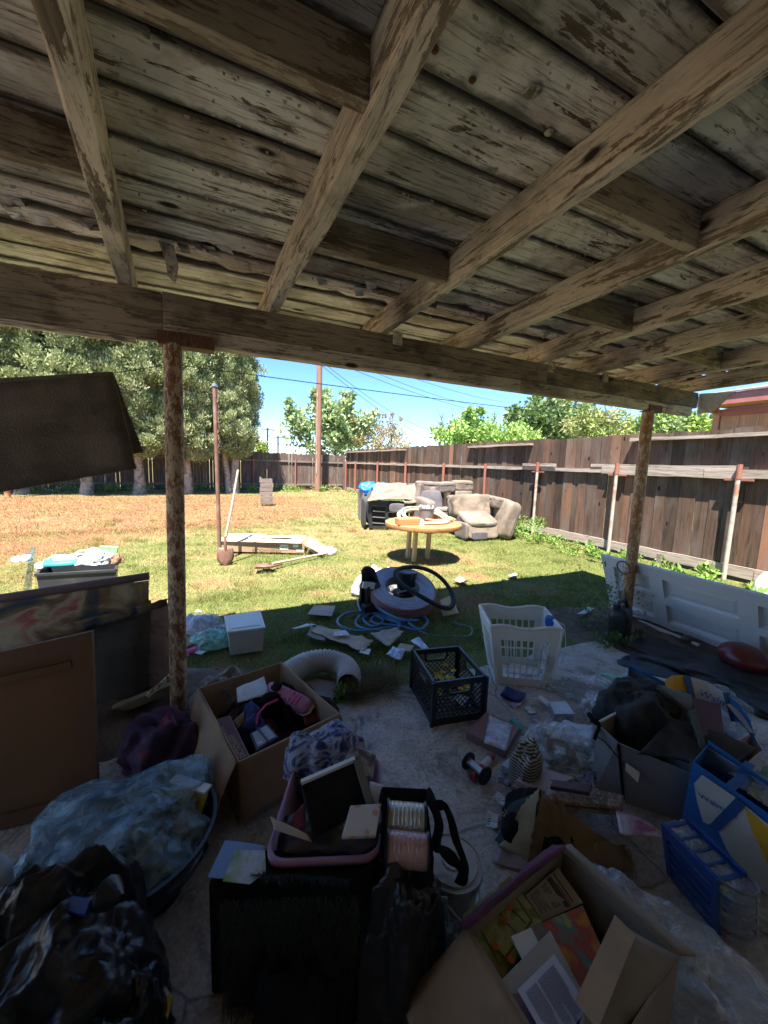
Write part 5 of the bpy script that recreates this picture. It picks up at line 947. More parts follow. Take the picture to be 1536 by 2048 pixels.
# ------------------------------------------------------------------ big open carton and contents
cT = [Vector((-.06, 2.13, .29)), Vector((.385, 2.23, .30)), Vector((.565, 1.66, .285)), Vector((.095, 1.515, .29))]; cB = [Vector((q_.x, q_.y, .002)) for q_ in cT]; cB[1] += Vector((-.01, -.03, 0))
cx_ = thing('cardboard_carton', 'big open brown cardboard carton full of odds and ends in front of the lawn', 'box', (.25, 1.88, 0)); openbox('carton_body', cT, cB, .006, m_card, cx_)
d1 = (cT[2]-cT[3]); n1 = Vector((d1.y, -d1.x, 0)).normalized()
sheet('side_flap', [cT[3]+n1*.035+Vector((0, 0, -.24)), cT[2]+n1*.045+Vector((0, 0, -.22)), cT[2]+n1*.004+Vector((0, 0, .002)), cT[3]+n1*.004+Vector((0, 0, .002))], m_card, cx_, .006, 12, .004, 3, 20)
d2 = (cT[3]-cT[0]); n2 = Vector((d2.y, -d2.x, 0)).normalized()
if n2.x > 0: n2 = -n2
sheet('side_flap', [cT[0]+n2*.09+Vector((0, 0, -.25)), cT[3]+n2*.12+Vector((-.02, -.03, -.25)), cT[3]+n2*.004+Vector((0, 0, .002)), cT[0]+n2*.004+Vector((0, 0, .002))], m_card, cx_, .012, 12, .004, 3, 21)
d3 = (cT[1]-cT[2]); n3 = Vector((1, .3, 0)).normalized(); sheet('side_flap', [cT[2]+n3*.05+Vector((0, 0, -.2)), cT[1]+n3*.05+Vector((0, 0, -.2)), cT[1]+n3*.004, cT[2]+n3*.004], m_card, cx_, .006, 10, .004, 3, 22)
tp_ = lambda u, v, o=.002: cT[3].lerp(cT[2], u)*v+cB[3].lerp(cB[2], u)*(1-v)
MB().bar(cT[0].lerp(cT[3], .5)-n2*.001+Vector((0,0,.001)), cB[0].lerp(cB[3], .5)+n2*.008, .004, .05).out('packing_tape', m_kraftl, cx_) if False else None
MB().bar((cT[3]+cT[2])/2+n1*.0075+Vector((.06, .02, 0)), (cT[3]+cT[2])/2+n1*.045+Vector((.06, .02, -.22)), .002, .003).out('crease', m_brownink, cx_)
m_bfab = M('black_fabric', (.009, .009, .010), .95, .4, 8, .6, c2=(.018, .018, .02), th=.55, spec=.2)
def onq(pix, zs, mat, name, label, cat, th=.01, amp=0, seed=0):
    P = [G(px, py_, z) for (px, py_), z in zip(pix, zs)]
    if amp: o = sheet(name, P, mat, None, amp, 8, th, 9, seed)
    else:
        N = (P[1]-P[0]).cross(P[3]-P[0]).normalized(); N = N if N.z < 0 else -N; o = bevel(MB().prism(P, N*th).out(name, mat), min(.003, th/4))
    return tag(o, label, cat)
tag(heap('black_jacket', G(578, 1450, .05), .20, .16, .17, m_bfab, None, 100, .4), 'black jacket bunched in the right half of the big carton', 'jacket'); tag(heap('dark_clothes', (.2, 1.95, .02), .22, .22, .13, M('dark_maroon_cloth', (.07, .02, .03), .9, .4, 8, .5), None, 101, .4), 'dark maroon clothes filling the bottom of the big carton', 'clothes')
tag(heap('grey_scarf', G(450, 1405, .10), .12, .10, .14, M('grey_shiny_cloth', (.28, .29, .32), .45, .4, 9, .7, c2=(.14, .12, .10), th=.5), None, 102, .55), 'shiny grey cloth in the left back corner of the big carton', 'cloth')
onq(((475, 1407), (540, 1389), (528, 1353), (473, 1376)), (.27, .27, .31, .30), printmat('card_print', [(.5, .52, .56), (.58, .6, .64), (.66, .68, .71)], 14, .4, seed=4), 'white_card', 'bent white printed card standing highest in the big carton', 'card', .003, .012, 5)
sk = thing('pink_sneaker', 'pink running shoe lying on its side in the big carton', 'shoe', tuple(G(580, 1396, .245))); c = Vector(sk.location); Rk = RX(-.95, 'Z')@RX(.5); m_pink = M('pink_mesh', (.42, .17, .27), .75, .2, 30, .3); m_hot = M('hot_pink_lace', (.55, .06, .18), .6, .2, 8, .1)
def loft(nm, secs, mat):
    V = []; Fc = []; n = 16
    for (s_, wd_, hg_, z_) in secs:
        for k in range(n): a = 2*math.pi*k/n; ca, sa = math.cos(a), math.sin(a); V.append(c+Rk@Vector((s_, wd_*abs(ca)**.8*(1 if ca > 0 else -1), z_+hg_*(sa if sa > 0 else sa*.15))))
    for j in range(len(secs)-1):
        for k in range(n): Fc.append([j*n+k, j*n+(k+1) % n, (j+1)*n+(k+1) % n, (j+1)*n+k])
    Fc += [list(range(n))[::-1], [(len(secs)-1)*n+k for k in range(n)]]; mesh(nm, V, Fc, mat, sk, True)
loft('upper', [(-.13, .018, .05, -.02), (-.125, .03, .085, -.02), (-.09, .036, .10, -.02), (-.05, .037, .092, -.02), (-.01, .040, .075, -.02), (.04, .045, .055, -.02), (.09, .046, .042, -.02), (.12, .036, .034, -.02), (.135, .018, .022, -.02)], m_pink)
loft('sole', [(-.14, .02, .012, -.035), (-.12, .037, .02, -.035), (-.04, .036, .018, -.033), (.05, .047, .018, -.033), (.11, .044, .02, -.033), (.143, .02, .014, -.03)], m_wp)
for k in range(5): MB().bar(c+Rk@Vector((-.02+.022*k, -.03, .045-.004*k)), c+Rk@Vector((-.015+.022*k, .03, .045-.004*k)), .006, .004).out('lace', m_hot, sk)
cushion('ankle_opening', c+Rk@Vector((-.065, 0, .07)), (.06, .05, .02), m_bfab, sk, Rk, 3, 0, 6)
bk = thing('dictionary', 'maroon dictionary wedged against the left wall of the big carton', 'book', tuple(G(463, 1475, .26))); P4 = [G(430, 1438, .255), G(460, 1430, .265), G(500, 1512, .285), G(474, 1522, .275)]; m_mar = M('maroon_cloth_cover', (.11, .028, .028), .6, .2, 6, .2); m_tanink = M('tan_lettering', (.42, .31, .24), .6, .1, 6, 0)
bevel(MB().prism(P4, (0, 0, -.16)).out('cover', m_mar, bk), .004); rd_ = (P4[0]-P4[3]).normalized(); ud = (P4[3]-P4[2]).normalized(); nn_ = rd_.cross(ud); nn_ = nn_ if nn_.z > 0 else -nn_
L_ = (P4[0]-P4[3]).length; wd_ = (P4[2]-P4[3]).length; xx = rd_; yy_ = nn_.cross(xx)
c0 = P4[3]+rd_*.008+nn_*.002
s_ = 1 if yy_.dot(P4[2]-P4[3]) > 0 else -1
for k, w_s in enumerate(("WEBSTER'S AMERICAN", 'DICTIONARY')):
    o = text('title', w_s, .026 if k == 0 else .030, c0+(P4[2]-P4[3])*((.30 if k == 0 else .72) if s_ < 0 else (.1 if k == 0 else .48)), xx, yy_, m_tanink, bk)
e_ = (P4[2]-P4[3])
for a_, b_ in ((.06, .06), (.94, .94)): MB().bar(P4[3].lerp(P4[2], a_)+nn_*.002+rd_*.005, P4[0].lerp(P4[1], b_)+nn_*.002-rd_*.005, .0015, .001).out('cover_line', m_tanink, bk)
onq(((468, 1441), (497, 1415), (506, 1426), (477, 1456)), (.24, .25, .22, .21), m_cardl, 'tan_box', 'narrow tan cardboard box beside the dictionary', 'box', .03)
tray = thing('black_tray', 'small black tray with grey lining and cord in the front of the big carton', 'tray', tuple(G(530, 1475, .25))); P4 = [G(499, 1467, .25), G(534, 1447, .26), G(558, 1474, .25), G(513, 1502, .24)]; N = Vector((0, 0, -1)); bevel(MB().prism(P4, N*.03).out('tray_body', m_blackp, tray), .003); cc_ = sum(P4, Vector())/4; MB().prism([cc_+(p-cc_)*.8+Vector((0, 0, .001)) for p in P4], (0, 0, .002)).out('lining', M('pale_grey_lining', (.32, .36, .42), .6, .15, 8, .2), tray); MB().bar(P4[0].lerp(P4[1], .45)+Vector((0, 0, .005)), P4[3].lerp(P4[2], .55)+Vector((0, 0, .005)), .008, .004).out('divider', m_blackp, tray); box('small_label', cc_.lerp(P4[3], .5)+Vector((0, 0, .004)), (.02, .014, .001), m_paper, tray)
tag(heap('blue_cloth', G(505, 1478, .12), .05, .08, .13, M('navy_cloth', (.03, .05, .16), .85, .3, 9, .5), None, 104, .4), 'navy cloth tucked between dictionary and black tray', 'cloth')
o = MB().tube([G(512, 1450, .23), G(516, 1428, .25), G(532, 1410, .26), G(556, 1399, .26)], .006, 8).out('red_strap', m_hot, None, True); tag(o, 'curved red strap arching over the clothes in the big carton', 'strap')
onq(((604, 1423), (634, 1417), (640, 1440), (610, 1452)), (.2, .2, .17, .17), M('dark_maroon_tin', (.11, .02, .03), .35, .2, 5, 0), 'maroon_tin', 'small dark maroon tin at the right side of the big carton', 'tin', .06)
# ------------------------------------------------------------------ black crate
ck_ = thing('milk_crate', 'black plastic lattice milk crate standing on the edge of the slab', 'crate', (1.34, 1.9, 0)); T4 = [Vector((1.155, 1.735, .27)), Vector((1.49, 1.68, .27)), Vector((1.535, 2.06, .27)), Vector((1.235, 2.13, .27))]; T4[2] = T4[1]+(T4[3]-T4[0])*.97
def crate_wall(A, B, k):
    ex = (B-A).normalized(); W_ = (B-A).length; ez = Vector((0, 0, 1)); n_ = Vector((ex.y, -ex.x, 0)); A0 = Vector((A.x, A.y, 0)); t_ = .007
    pt = lambda s, z, o=0: A0+ex*s+ez*z+n_*o; mb = MB(); bx_ = lambda s0, s1, z0, z1, th=.010: mb.prism([pt(s0, z0, -th), pt(s1, z0, -th), pt(s1, z1, -th), pt(s0, z1, -th)], n_*th)
    bx_(0, W_, .255, .272, .014); bx_(.005, W_-.005, .235, .255, .008); bx_(0, W_, 0, .045, .009); bx_(0, .028, .045, .235, .010); bx_(W_-.028, W_, .045, .235, .010)
    h0, h1 = W_/2-.065, W_/2+.065; hz0, hz1 = .185, .232
    lat = MB(); step = .032; x0, x1, z0, z1 = .028, W_-.028, .045, .235
    for sg in (1, -1):
        for q_ in np.arange(-.4, .8, step):
            run = None; N_ = 60
            for i in range(N_+1):
                z = z0+(z1-z0)*i/N_; s = q_+sg*(z-z0)*.95+(0 if sg > 0 else .19); ok = x0 <= s <= x1 and not (h0-.004 < s < h1+.004 and hz0-.006 < z)
                if ok and run is None: run = (s, z)
                if run is not None and (not ok or i == N_):
                    if abs(z-run[1]) > .008: lat.bar(pt(*run, -.004), pt(s, z, -.004), .005, .0045, upv=tuple(n_))
                    run = None
    for (a_, b_) in (((h0, hz0), (h1, hz0)), ((h0, hz0), (h0-.012, hz0+.02)), ((h1, hz0), (h1+.012, hz0+.02)), ((h0-.012, hz0+.02), (h0-.012, .235)), ((h1+.012, hz0+.02), (h1+.012, .235))): mb.bar(pt(*a_, -.006), pt(*b_, -.006), .014, .006, upv=tuple(n_))
    mb.out('wall_frame', m_blackp, ck_); tag(lat.out('lattice', m_blackp, ck_), kind='stuff')
for k in range(4): crate_wall(T4[k], T4[(k+1) % 4], k)
cc_ = sum(T4, Vector())/4; fl = MB()
for k in range(11): u = (k+.5)/11; fl.bar(T4[0].lerp(T4[1], u)-Vector((0, 0, .258)), T4[3].lerp(T4[2], u)-Vector((0, 0, .258)), .006, .006); fl.bar(T4[0].lerp(T4[3], u)-Vector((0, 0, .25)), T4[1].lerp(T4[2], u)-Vector((0, 0, .25)), .006, .006)
tag(fl.out('floor_grid', m_blackp, ck_), kind='stuff')
for i in range(4): MB().bar(T4[i]-Vector((0, 0, .27)), T4[i], .018, .018).out('corner_post', m_blackp, ck_)
m_yel = M('yellow_petals', (.62, .43, .03), .7, .2, 9, .2); m_gst = M('green_stem', (.06, .14, .03), .7, .2, 9, 0)
fw = thing('artificial_flowers', 'bunch of yellow artificial flowers inside the black crate', 'flowers', (1.36, 1.93, .03)); mbf = MB(); mbs = MB()
for k in range(26):
    c = Vector((1.36+random.gauss(0, .045), 1.90+random.gauss(0, .05), .14+random.uniform(-.06, .045))); mbs.bar(c, Vector((1.38, 1.95, .03)), .003, .003)
    for j in range(10): a = j*.63; d = Vector((math.cos(a), math.sin(a), .5+random.uniform(-.3, .3)))*.02; s = Vector((-math.sin(a), math.cos(a), 0))*.007; i = len(mbf.v); mbf.v += [c, c+d*.6+s, c+d, c+d*.6-s]; mbf.f.append([i, i+1, i+2, i+3])
tag(mbf.out('petals', m_yel, fw), kind='stuff'); mbs.out('stems', m_gst, fw)
flatq('paper_scrap', ((905, 1400), (925, 1412), (938, 1398), (918, 1388)), .03, m_paper, 'crumpled white paper on the floor of the black crate', 'paper', .015)
# ------------------------------------------------------------------ laundry basket
lk = thing('laundry_basket', 'tall white slotted laundry basket with grimy streaks, right of the crate', 'laundry basket', (2.05, 1.98, 0)); Tb = [Vector((1.78, 2.00, .405)), Vector((2.21, 1.77, .405)), Vector((2.38, 2.09, .425)), Vector((1.93, 2.31, .425))]; Bb = [Vector((1.825, 1.955, .0)), Vector((2.13, 1.765, .0)), Vector((2.27, 2.0, .0)), Vector((1.95, 2.18, .0))]
for k in range(4):
    l = (k+1) % 4; w_ = [Bb[k], Bb[l], Tb[l], Tb[k]]; lng = k in (0, 2)
    ncol = 7; us = [0, .13]
    for c_ in range(ncol): a_ = .13+.74*c_/ncol; us += [a_+.74/ncol*.78, a_+.74/ncol]
    us = us[:-1]+[.87, 1] if us[-1] < .869 else us[:-1]+[.87, 1]
    us = sorted(set(round(u, 4) for u in us)); vs = [0, .13, .30, .315, .47, .485, .64, .655, .78, 1] if k in (0, 2) else [0, .13, .30, .315, .47, .485, .64, .655, .78, 1]
    cells = {i for i in range(1, len(us)-2) if (us[i+1]-us[i]) > .05}; gridpanel('wall', w_, us, vs, (lambda i, j, c=cells, kk=k: i in c and j in (1, 3, 5, 7) and not (kk == 3 and i < 3)), .006, m_wp, lk)
mb = MB(); R_ = []
for k in range(4):
    a_, b_ = Tb[k], Tb[(k+1) % 4]
    for i in range(8): u = i/8; R_.append(a_.lerp(b_, u)+Vector((0, 0, .012*math.sin(u*math.pi*3)*(k in (0, 2)))))
mb.tube(R_, .012, 8, closed=True); mb.out('rim', m_wp, lk, True)
for k in range(4): MB().tube([Bb[k], Tb[k]], .011, 8).out('corner_rib', m_wp, lk, True)
cb_ = sum(Bb, Vector())/4; MB().prism([cb_+(p-cb_)*.97+Vector((0, 0, .004)) for p in Bb], (0, 0, .006)).out('base', m_wp, lk)
o = cushion('blue_clip', Tb[2].lerp(Tb[1], .5)+Vector((-.02, 0, -.02)), (.03, .08, .09), m_bluep, None, RX(.4, 'Z'), 3, .01, 6); tag(o, 'dark blue clip hooked on the right rim of the laundry basket', 'clip')
MB().tube([Tb[2].lerp(Tb[1], .5), Tb[1]+Vector((.14, .1, -.03)), Tb[1]+Vector((.2, .12, -.2)), Tb[1]+Vector((.2, .14, -.36))], .003, 6).out('cord', m_wp, lk, True)
flatq('dirty_paper', ((1010, 1345), (1075, 1352), (1090, 1335), (1015, 1325)), .015, m_paper, 'dirty white paper lying inside the laundry basket', 'paper', .01)
# ------------------------------------------------------------------ floor litter between crate and grey bin
onq(((932, 1462), (1012, 1503), (1040, 1452), (972, 1424)), (.05, .045, .055, .06), M('dusty_pink_vinyl', (.27, .15, .15), .5, .15, 6, .15), 'pink_binder', 'dusty pink binder lying against the front of the black crate', 'binder', .045)
m_foil = M('silver_wrap', (.55, .56, .62), .25, .35, 18, .9, metal=.35, bsc=26, bd=.02, c2=(.35, .30, .36), th=.55); onq(((968, 1484), (1012, 1502), (1024, 1452), (978, 1432)), (.055, .05, .06, .064), m_foil, 'silver_wrap', 'crinkled silver wrap on top of the dusty pink binder', 'wrap', .003, .008, 9)
o = MB().bar(G(1022, 1437, .05), G(1045, 1460, .02), .035, .018).out('green_brush', m_teal); tag(bevel(o, .004), 'small dark green and white brush beside the pink binder', 'brush'); 
sp_ = thing('wire_spool', 'empty black-flanged spool with silver core on the concrete', 'spool', tuple(G(955, 1555))); a, b2 = G(936, 1521, .04), G(969, 1551, .045); ax = (b2-a).normalized(); Rs = Vector((0, 0, 1)).rotation_difference(ax).to_matrix(); 
MB().lathe([(.018, 0), (.018, (b2-a).length)], a, Rs, 18).out('core', m_steel, sp_, True); MB().lathe([(0, 0), (.043, 0), (.043, .005), (0, .005)], a, Rs, 28).out('flange', m_blackp, sp_, True); MB().lathe([(0, 0), (.043, 0), (.043, .005), (0, .005)], b2, Rs, 28).out('flange', m_blackp, sp_, True); MB().prism([a.lerp(b2, .25)+Vector((-.012, -.012, .012)), a.lerp(b2, .75)+Vector((-.012, -.012, .012)), a.lerp(b2, .75)+Vector((.004, .0, .0195)), a.lerp(b2, .25)+Vector((.004, .0, .0195))], (0, 0, .001)).out('paper_label', m_paper, sp_)
rb = thing('red_bottle', 'small red bottle with white label behind the empty spool', 'bottle', tuple(G(960, 1540))); m_redp = M('red_plastic', (.26, .035, .05), .4, .2, 6, 0); MB().tube([G(984, 1512, .02), G(945, 1555, .02)], .017, 14).out('bottle', m_redp, rb, True); MB().tube([G(978, 1519, .02), G(964, 1534, .02)], .0176, 14).out('bottle_label', m_paper, rb, True)
o = sheet('blue_slipper', [G(1001, 1388, .03), G(1038, 1404, .02), G(1052, 1388, .03), G(1012, 1372, .05)], M('navy_dotted_plastic', (.02, .03, .17), .5, .2, 8, .1), None, .012, 8, .025, 8, 3); tag(o, 'navy blue flat pouch with white dots below the laundry basket', 'pouch')
for k in range(6): box('white_dot', G(1004+6.4*k, 1393+2.4*k, .035), (.006, .006, .004), m_paper, None) if False else None
tag(MB().tube([G(1092, 1372, .015), G(1108, 1380, .015)], .012, 10).out('green_bottle', m_dgreyp, None, True), 'tiny dark bottle by the foot of the laundry basket', 'bottle')
cbx = thing('clear_box', 'small clear plastic box with pale lid on the concrete', 'plastic box', tuple(G(1118, 1447))); q0 = [G(1108, 1446), G(1147, 1446), G(1130, 1420), G(1096, 1421)]; MB().prism(q0, (0, 0, .055)).out('box_body', film('box_plastic', (.75, .78, .82), .5, .15), cbx); MB().prism([p+Vector((0, 0, .056)) for p in q0], (0, 0, .003)).out('box_lid', M('pale_lid', (.5, .56, .62), .3, .2, 12, .1), cbx)
tag(MB().tube([G(1080, 1396, .02), G(1098, 1410, .02)], .018, 10).out('white_tube', m_wp, None, True), 'short white crumpled tube behind the clear box', 'tube')
tag(heap('clear_bag', G(1180, 1392)+Vector((.03, .0, 0)), .26, .13, .09, m_film, None, 110, .55, 2.6, rot=-.9, n=72, m=30), 'long clear plastic bag strewn behind the grey bin', 'plastic bag'); tag(heap('green_bag', G(1262, 1393)+Vector((.08, .05, 0)), .17, .08, .06, m_filmg, None, 111, .5, 2.6, rot=-.9), 'mint green plastic sheet beyond the clear bag', 'plastic bag')
tag(heap('foil_wrapper', G(1200, 1430)+Vector((0, .02, 0)), .09, .07, .08, m_foil, None, 112, .6), 'grey foil wrapper at the back corner of the grey bin', 'wrapper'); tag(heap('clear_bag', G(1120, 1535)+Vector((.03, .03, 0)), .17, .13, .12, m_film, None, 113, .55, 2.6, rot=-.6, n=72, m=30), 'clear plastic bag left of the grey bin, over papers', 'plastic bag')
onq(((1100, 1475), (1190, 1500), (1190, 1455), (1130, 1440)), (.09, .09, .1, .09), printmat('silver_print', [(.45, .47, .55), (.6, .62, .68), (.35, .38, .5)], 26, .3, seed=7), 'magazine', 'silvery wrapped magazine leaning beside the grey bin', 'magazine', .003, .015, 8)
mg = onq(((1002, 1530), (1045, 1548), (1062, 1522), (1028, 1508)), (.05, .045, .05, .055), printmat('blue_magazine_print', [(.10, .28, .50), (.25, .45, .62), (.5, .55, .62), (.12, .12, .3)], 24, .3, seed=8), 'magazine', 'small blue glossy booklet right of the empty spool', 'booklet', .04)
for k, (pp, z, lb, cmat) in enumerate(((((1022, 1572), (1075, 1595), (1130, 1560), (1060, 1535)), .05, 'pink-covered album, lower of two beside the brown bag', M('pink_album', (.42, .28, .33), .5, .15, 8, .1)), (((1030, 1560), (1085, 1585), (1150, 1555), (1070, 1530)), .085, 'pale pink album lying on the lower one', M('pale_pink_album', (.5, .38, .43), .4, .15, 8, .1)))): onq(pp, (z,)*4, cmat, 'photo_album', lb, 'album', .02)
m_mag = printmat('magazine_cover', [(.30, .26, .20), (.12, .09, .08), (.45, .40, .34), (.28, .06, .05), (.5, .48, .46)], 16, .3, seed=9)
for k, (pp, z, lb) in enumerate(((((1095, 1612), (1245, 1625), (1250, 1598), (1100, 1570)), .10, 'stack of glossy magazines behind the brown bag, bottom one'), (((1085, 1598), (1240, 1612), (1248, 1590), (1100, 1556)), .135, 'glossy magazine with a red figure on its cover, on the stack'), (((1100, 1572), (1180, 1585), (1185, 1568), (1105, 1558)), .17, 'dark thin magazine topmost behind the brown bag'))): onq(pp, (z, z, z, z), m_mag if k < 2 else printmat('dark_cover', [(.05, .03, .03), (.1, .04, .05)], 10, .3), 'magazine', lb, 'magazine', .018)
onq(((1240, 1668), (1345, 1678), (1290, 1640), (1232, 1618)), (.12, .10, .12, .13), printmat('pink_flyer_print', [(.55, .50, .62), (.42, .10, .25), (.62, .6, .68), (.3, .07, .2)], 7, .35, seed=10), 'pink_flyer', 'pink and white glossy flyer sticking out before the grey bin', 'flyer', .002, .006, 7)
# brown paper bag
pb = thing('brown_paper_bag', 'torn brown paper bag with a green strip, slumped on the floor', 'paper bag', (1.2, .95, 0)); m_kraft = M('kraft_paper', (.20, .125, .06), .85, .2, 4, .5, c2=(.13, .08, .04), th=.56, bsc=12, bd=.015); m_kraftl = M('pale_kraft', (.36, .30, .20), .85, .2, 5, .4); m_teald = M('teal_print', (.055, .11, .125), .8, .2, 6, .2)
A = [G(1085, 1580, .20), G(1000, 1640, .09), G(998, 1690, .02), G(1060, 1725, .03), G(1160, 1735, .03), G(1245, 1715, .04), G(1190, 1650, .10), G(1130, 1610, .16)]
def fan(name, P, mat, seed, amp=.02, n=12):
    sheet(name, P, mat, pb, amp, n, .003, 7, seed, jag=.004)
fan('bag_face', [G(1055, 1722, .04), G(1165, 1730, .05), G(1118, 1618, .17), G(1083, 1578, .205)], m_kraft, 1, .03); fan('bag_face', [G(1165, 1732, .04), G(1248, 1712, .04), G(1165, 1640, .13), G(1100, 1590, .19)], m_kraft, 2, .04); fan('bag_side', [G(1000, 1695, .015), G(1056, 1722, .04), G(1084, 1578, .205), G(1050, 1605, .14)], m_kraftl, 3, .022)
fan('green_strip', [G(990, 1682, .02), G(1004, 1694, .02), G(1062, 1588, .15), G(1020, 1606, .11)], m_teald, 4, .008, 6); text('lettering', '101', .03, G(1000, 1640, .10), (G(1040, 1608, .14)-G(1000, 1640, .09)), (0, .3, 1), m_paper, pb)
fan('torn_edge', [G(1180, 1738, .03), G(1262, 1742, .03), G(1255, 1690, .05), G(1190, 1680, .10)], m_kraft, 5, .04, 10); fan('bottom_fold', [G(985, 1725, .01), G(1075, 1745, .02), G(1060, 1715, .04), G(1000, 1690, .02)], M('lilac_plastic', (.28, .22, .24), .4, .3, 8, .8), 6, .02, 8)
stc = heap('striped_cloth', G(1082, 1600)+Vector((-.01, .08, 0)), .07, .06, .2, m_bfab, None, 120, .3); m_, t_, b_ = newmat('striped_fabric'); wv = nod(t_, 'ShaderNodeTexWave'); wv.inputs['Scale'].default_value = 22; wv.bands_direction = 'Z'; mpp = coords(t_); t_.links.new(mpp.outputs[0], wv.inputs['Vector']); t_.links.new(ramp(t_, wv.outputs['Fac'], [(.48, (.025, .03, .025)), (.52, (.42, .40, .32))]), b_.inputs['Base Color']); stc.data.materials[0] = m_; tag(stc, 'black and cream striped cloth at the peak of the brown bag', 'cloth')
tag(heap('filler', (1.22, 1.0, 0), .14, .14, .1, m_bfab, None, 121, .3), 'dark bundle inside the torn brown bag', 'bundle'); pbk = MB()
for k in range(6): pbk.bar(G(1215+8*k, 1695, .06), G(1235+8*k, 1760, .02), .012, .002)
tag(pbk.out('newspaper', m_mag), 'folded newspaper strips at the right of the brown bag', 'newspaper')
# ------------------------------------------------------------------ grey bin with clothes
gb = thing('grey_bin', 'grey fabric storage cube with black clothes spilling over it', 'storage bin', (1.78, .95, 0)); m_gfab = M('grey_nonwoven_fabric', (.23, .225, .23), .95, .1, 4, .3, bsc=60)
Tg = [Vector((1.625, 1.075, .335)), Vector((1.60, .955, .33)), Vector((1.80, .72, .28)), Vector((2.02, 1.10, .35))]; Bg = [Vector((1.66, 1.065, 0)), Vector((1.70, .96, 0)), Vector((1.86, .78, 0)), Vector((1.98, 1.08, 0))]
openbox('cube', Tg, Bg, .006, m_gfab, gb); MB().tube([Tg[1].lerp(Bg[1], u)+Vector((-.004, -.006, 0)) for u in (0, .3, .6, .95)], .006, 8).out('black_seam', m_bfab, gb, True)
MB().tube([Tg[0], Tg[3]], .006, 8).out('rim_piping', m_wp, gb, True); a_ = (Tg[1]-Tg[2]); fn = Vector((a_.y, -a_.x, 0)).normalized(); fn = fn if fn.dot(Vector((-1, -1, 0))) > 0 else -fn
c_ = Tg[1].lerp(Tg[2], .12)-Vector((0, 0, .10)); sheet('paper_sticker', [c_+fn*.012, c_+(Tg[2]-Tg[1]).normalized()*.05+fn*.014-Vector((0, 0, .03)), c_+(Tg[2]-Tg[1]).normalized()*.055+fn*.002+Vector((0, 0, .012)), c_+fn*.004+Vector((0, 0, .03))], m_paper, gb, .001, 3, .001)
MB().tube([Tg[0].lerp(Bg[0], .18)+Vector((-.004, -.006, 0)), Tg[0].lerp(Tg[1], .5)+Vector((-.01, -.005, -.04)), Tg[1].lerp(Bg[1], .22)+Vector((-.008, -.004, 0))], .0025, 6).out('handle_loop', m_bfab, gb, True)
m_cl = M('black_cotton', (.022, .023, .026), .92, .5, 6, .6, c2=(.035, .04, .038), th=.52)
tag(heap('black_clothes', G(1290, 1470, .2)+Vector((.03, .05, 0)), .20, .17, .20, m_cl, None, 130, .35, 2., rot=.3, n=64, m=28, base=.15), 'black clothes heaped in the grey storage cube', 'clothes'); tag(sheet('black_trousers', [G(1270, 1510, .31), G(1440, 1545, .22), G(1500, 1500, .25), G(1340, 1440, .36)], m_cl, None, .06, 20, .012, 3, 131), 'black trousers flopped over the right side of the grey cube', 'trousers')
tag(MB().tube([G(1200, 1450, .335), G(1185, 1440, .345), G(1178, 1428, .35)], .012, 8).tube([G(1200, 1450, .335), G(1192, 1470, .31), G(1189, 1478, .30)], .008, 8).tube([G(1196, 1446, .34), G(1190, 1436, .36)], .007, 8).out('black_knot', m_bfab, None, True), 'knotted black cloth ties at the left corner of the grey cube', 'cloth tie')
m_olive = M('olive_scarf', (.07, .075, .06), .9, .3, 7, .5); tag(sheet('olive_scarf', [G(1400, 1500, .38), G(1412, 1500, .38), G(1390, 1420, .41), G(1376, 1424, .41)], m_olive, None, .02, 8, .008, 6, 5), 'grey-green scarf end draped down the black clothes', 'scarf')
cp = thing('clipboard', 'grey board in a black wire frame standing at the back of the clothes', 'board', tuple(G(1350, 1400, .38))); P4 = [G(1318, 1396, .36), G(1386, 1428, .36), G(1384, 1391, .44), G(1315, 1370, .44)]; bevel(MB().prism(P4, (.004, .01, 0)).out('board', M('taupe_board', (.2, .185, .17), .7, .12, 5, .1), cp), .002); MB().tube([P4[3]+Vector((-.01, 0, -.03)), P4[3]+Vector((-.012, 0, .012)), P4[3].lerp(P4[2], .15)+Vector((0, 0, .008))], .004, 8).out('wire_frame', m_blackp, cp, True); MB().tube([P4[0]+Vector((-.012, 0, .0)), P4[3]+Vector((-.012, 0, -.03)), P4[3]+Vector((.015, 0, -.035))], .005, 8).out('wire_clip', m_blackp, cp, True)
onq(((1386, 1394), (1442, 1408), (1448, 1464), (1392, 1475)), (.42, .40, .34, .34), M('dark_red_card', (.085, .02, .022), .6, .2, 5, .1), 'red_folder', 'dark maroon folder between the board and the back shopping bag', 'folder', .02)
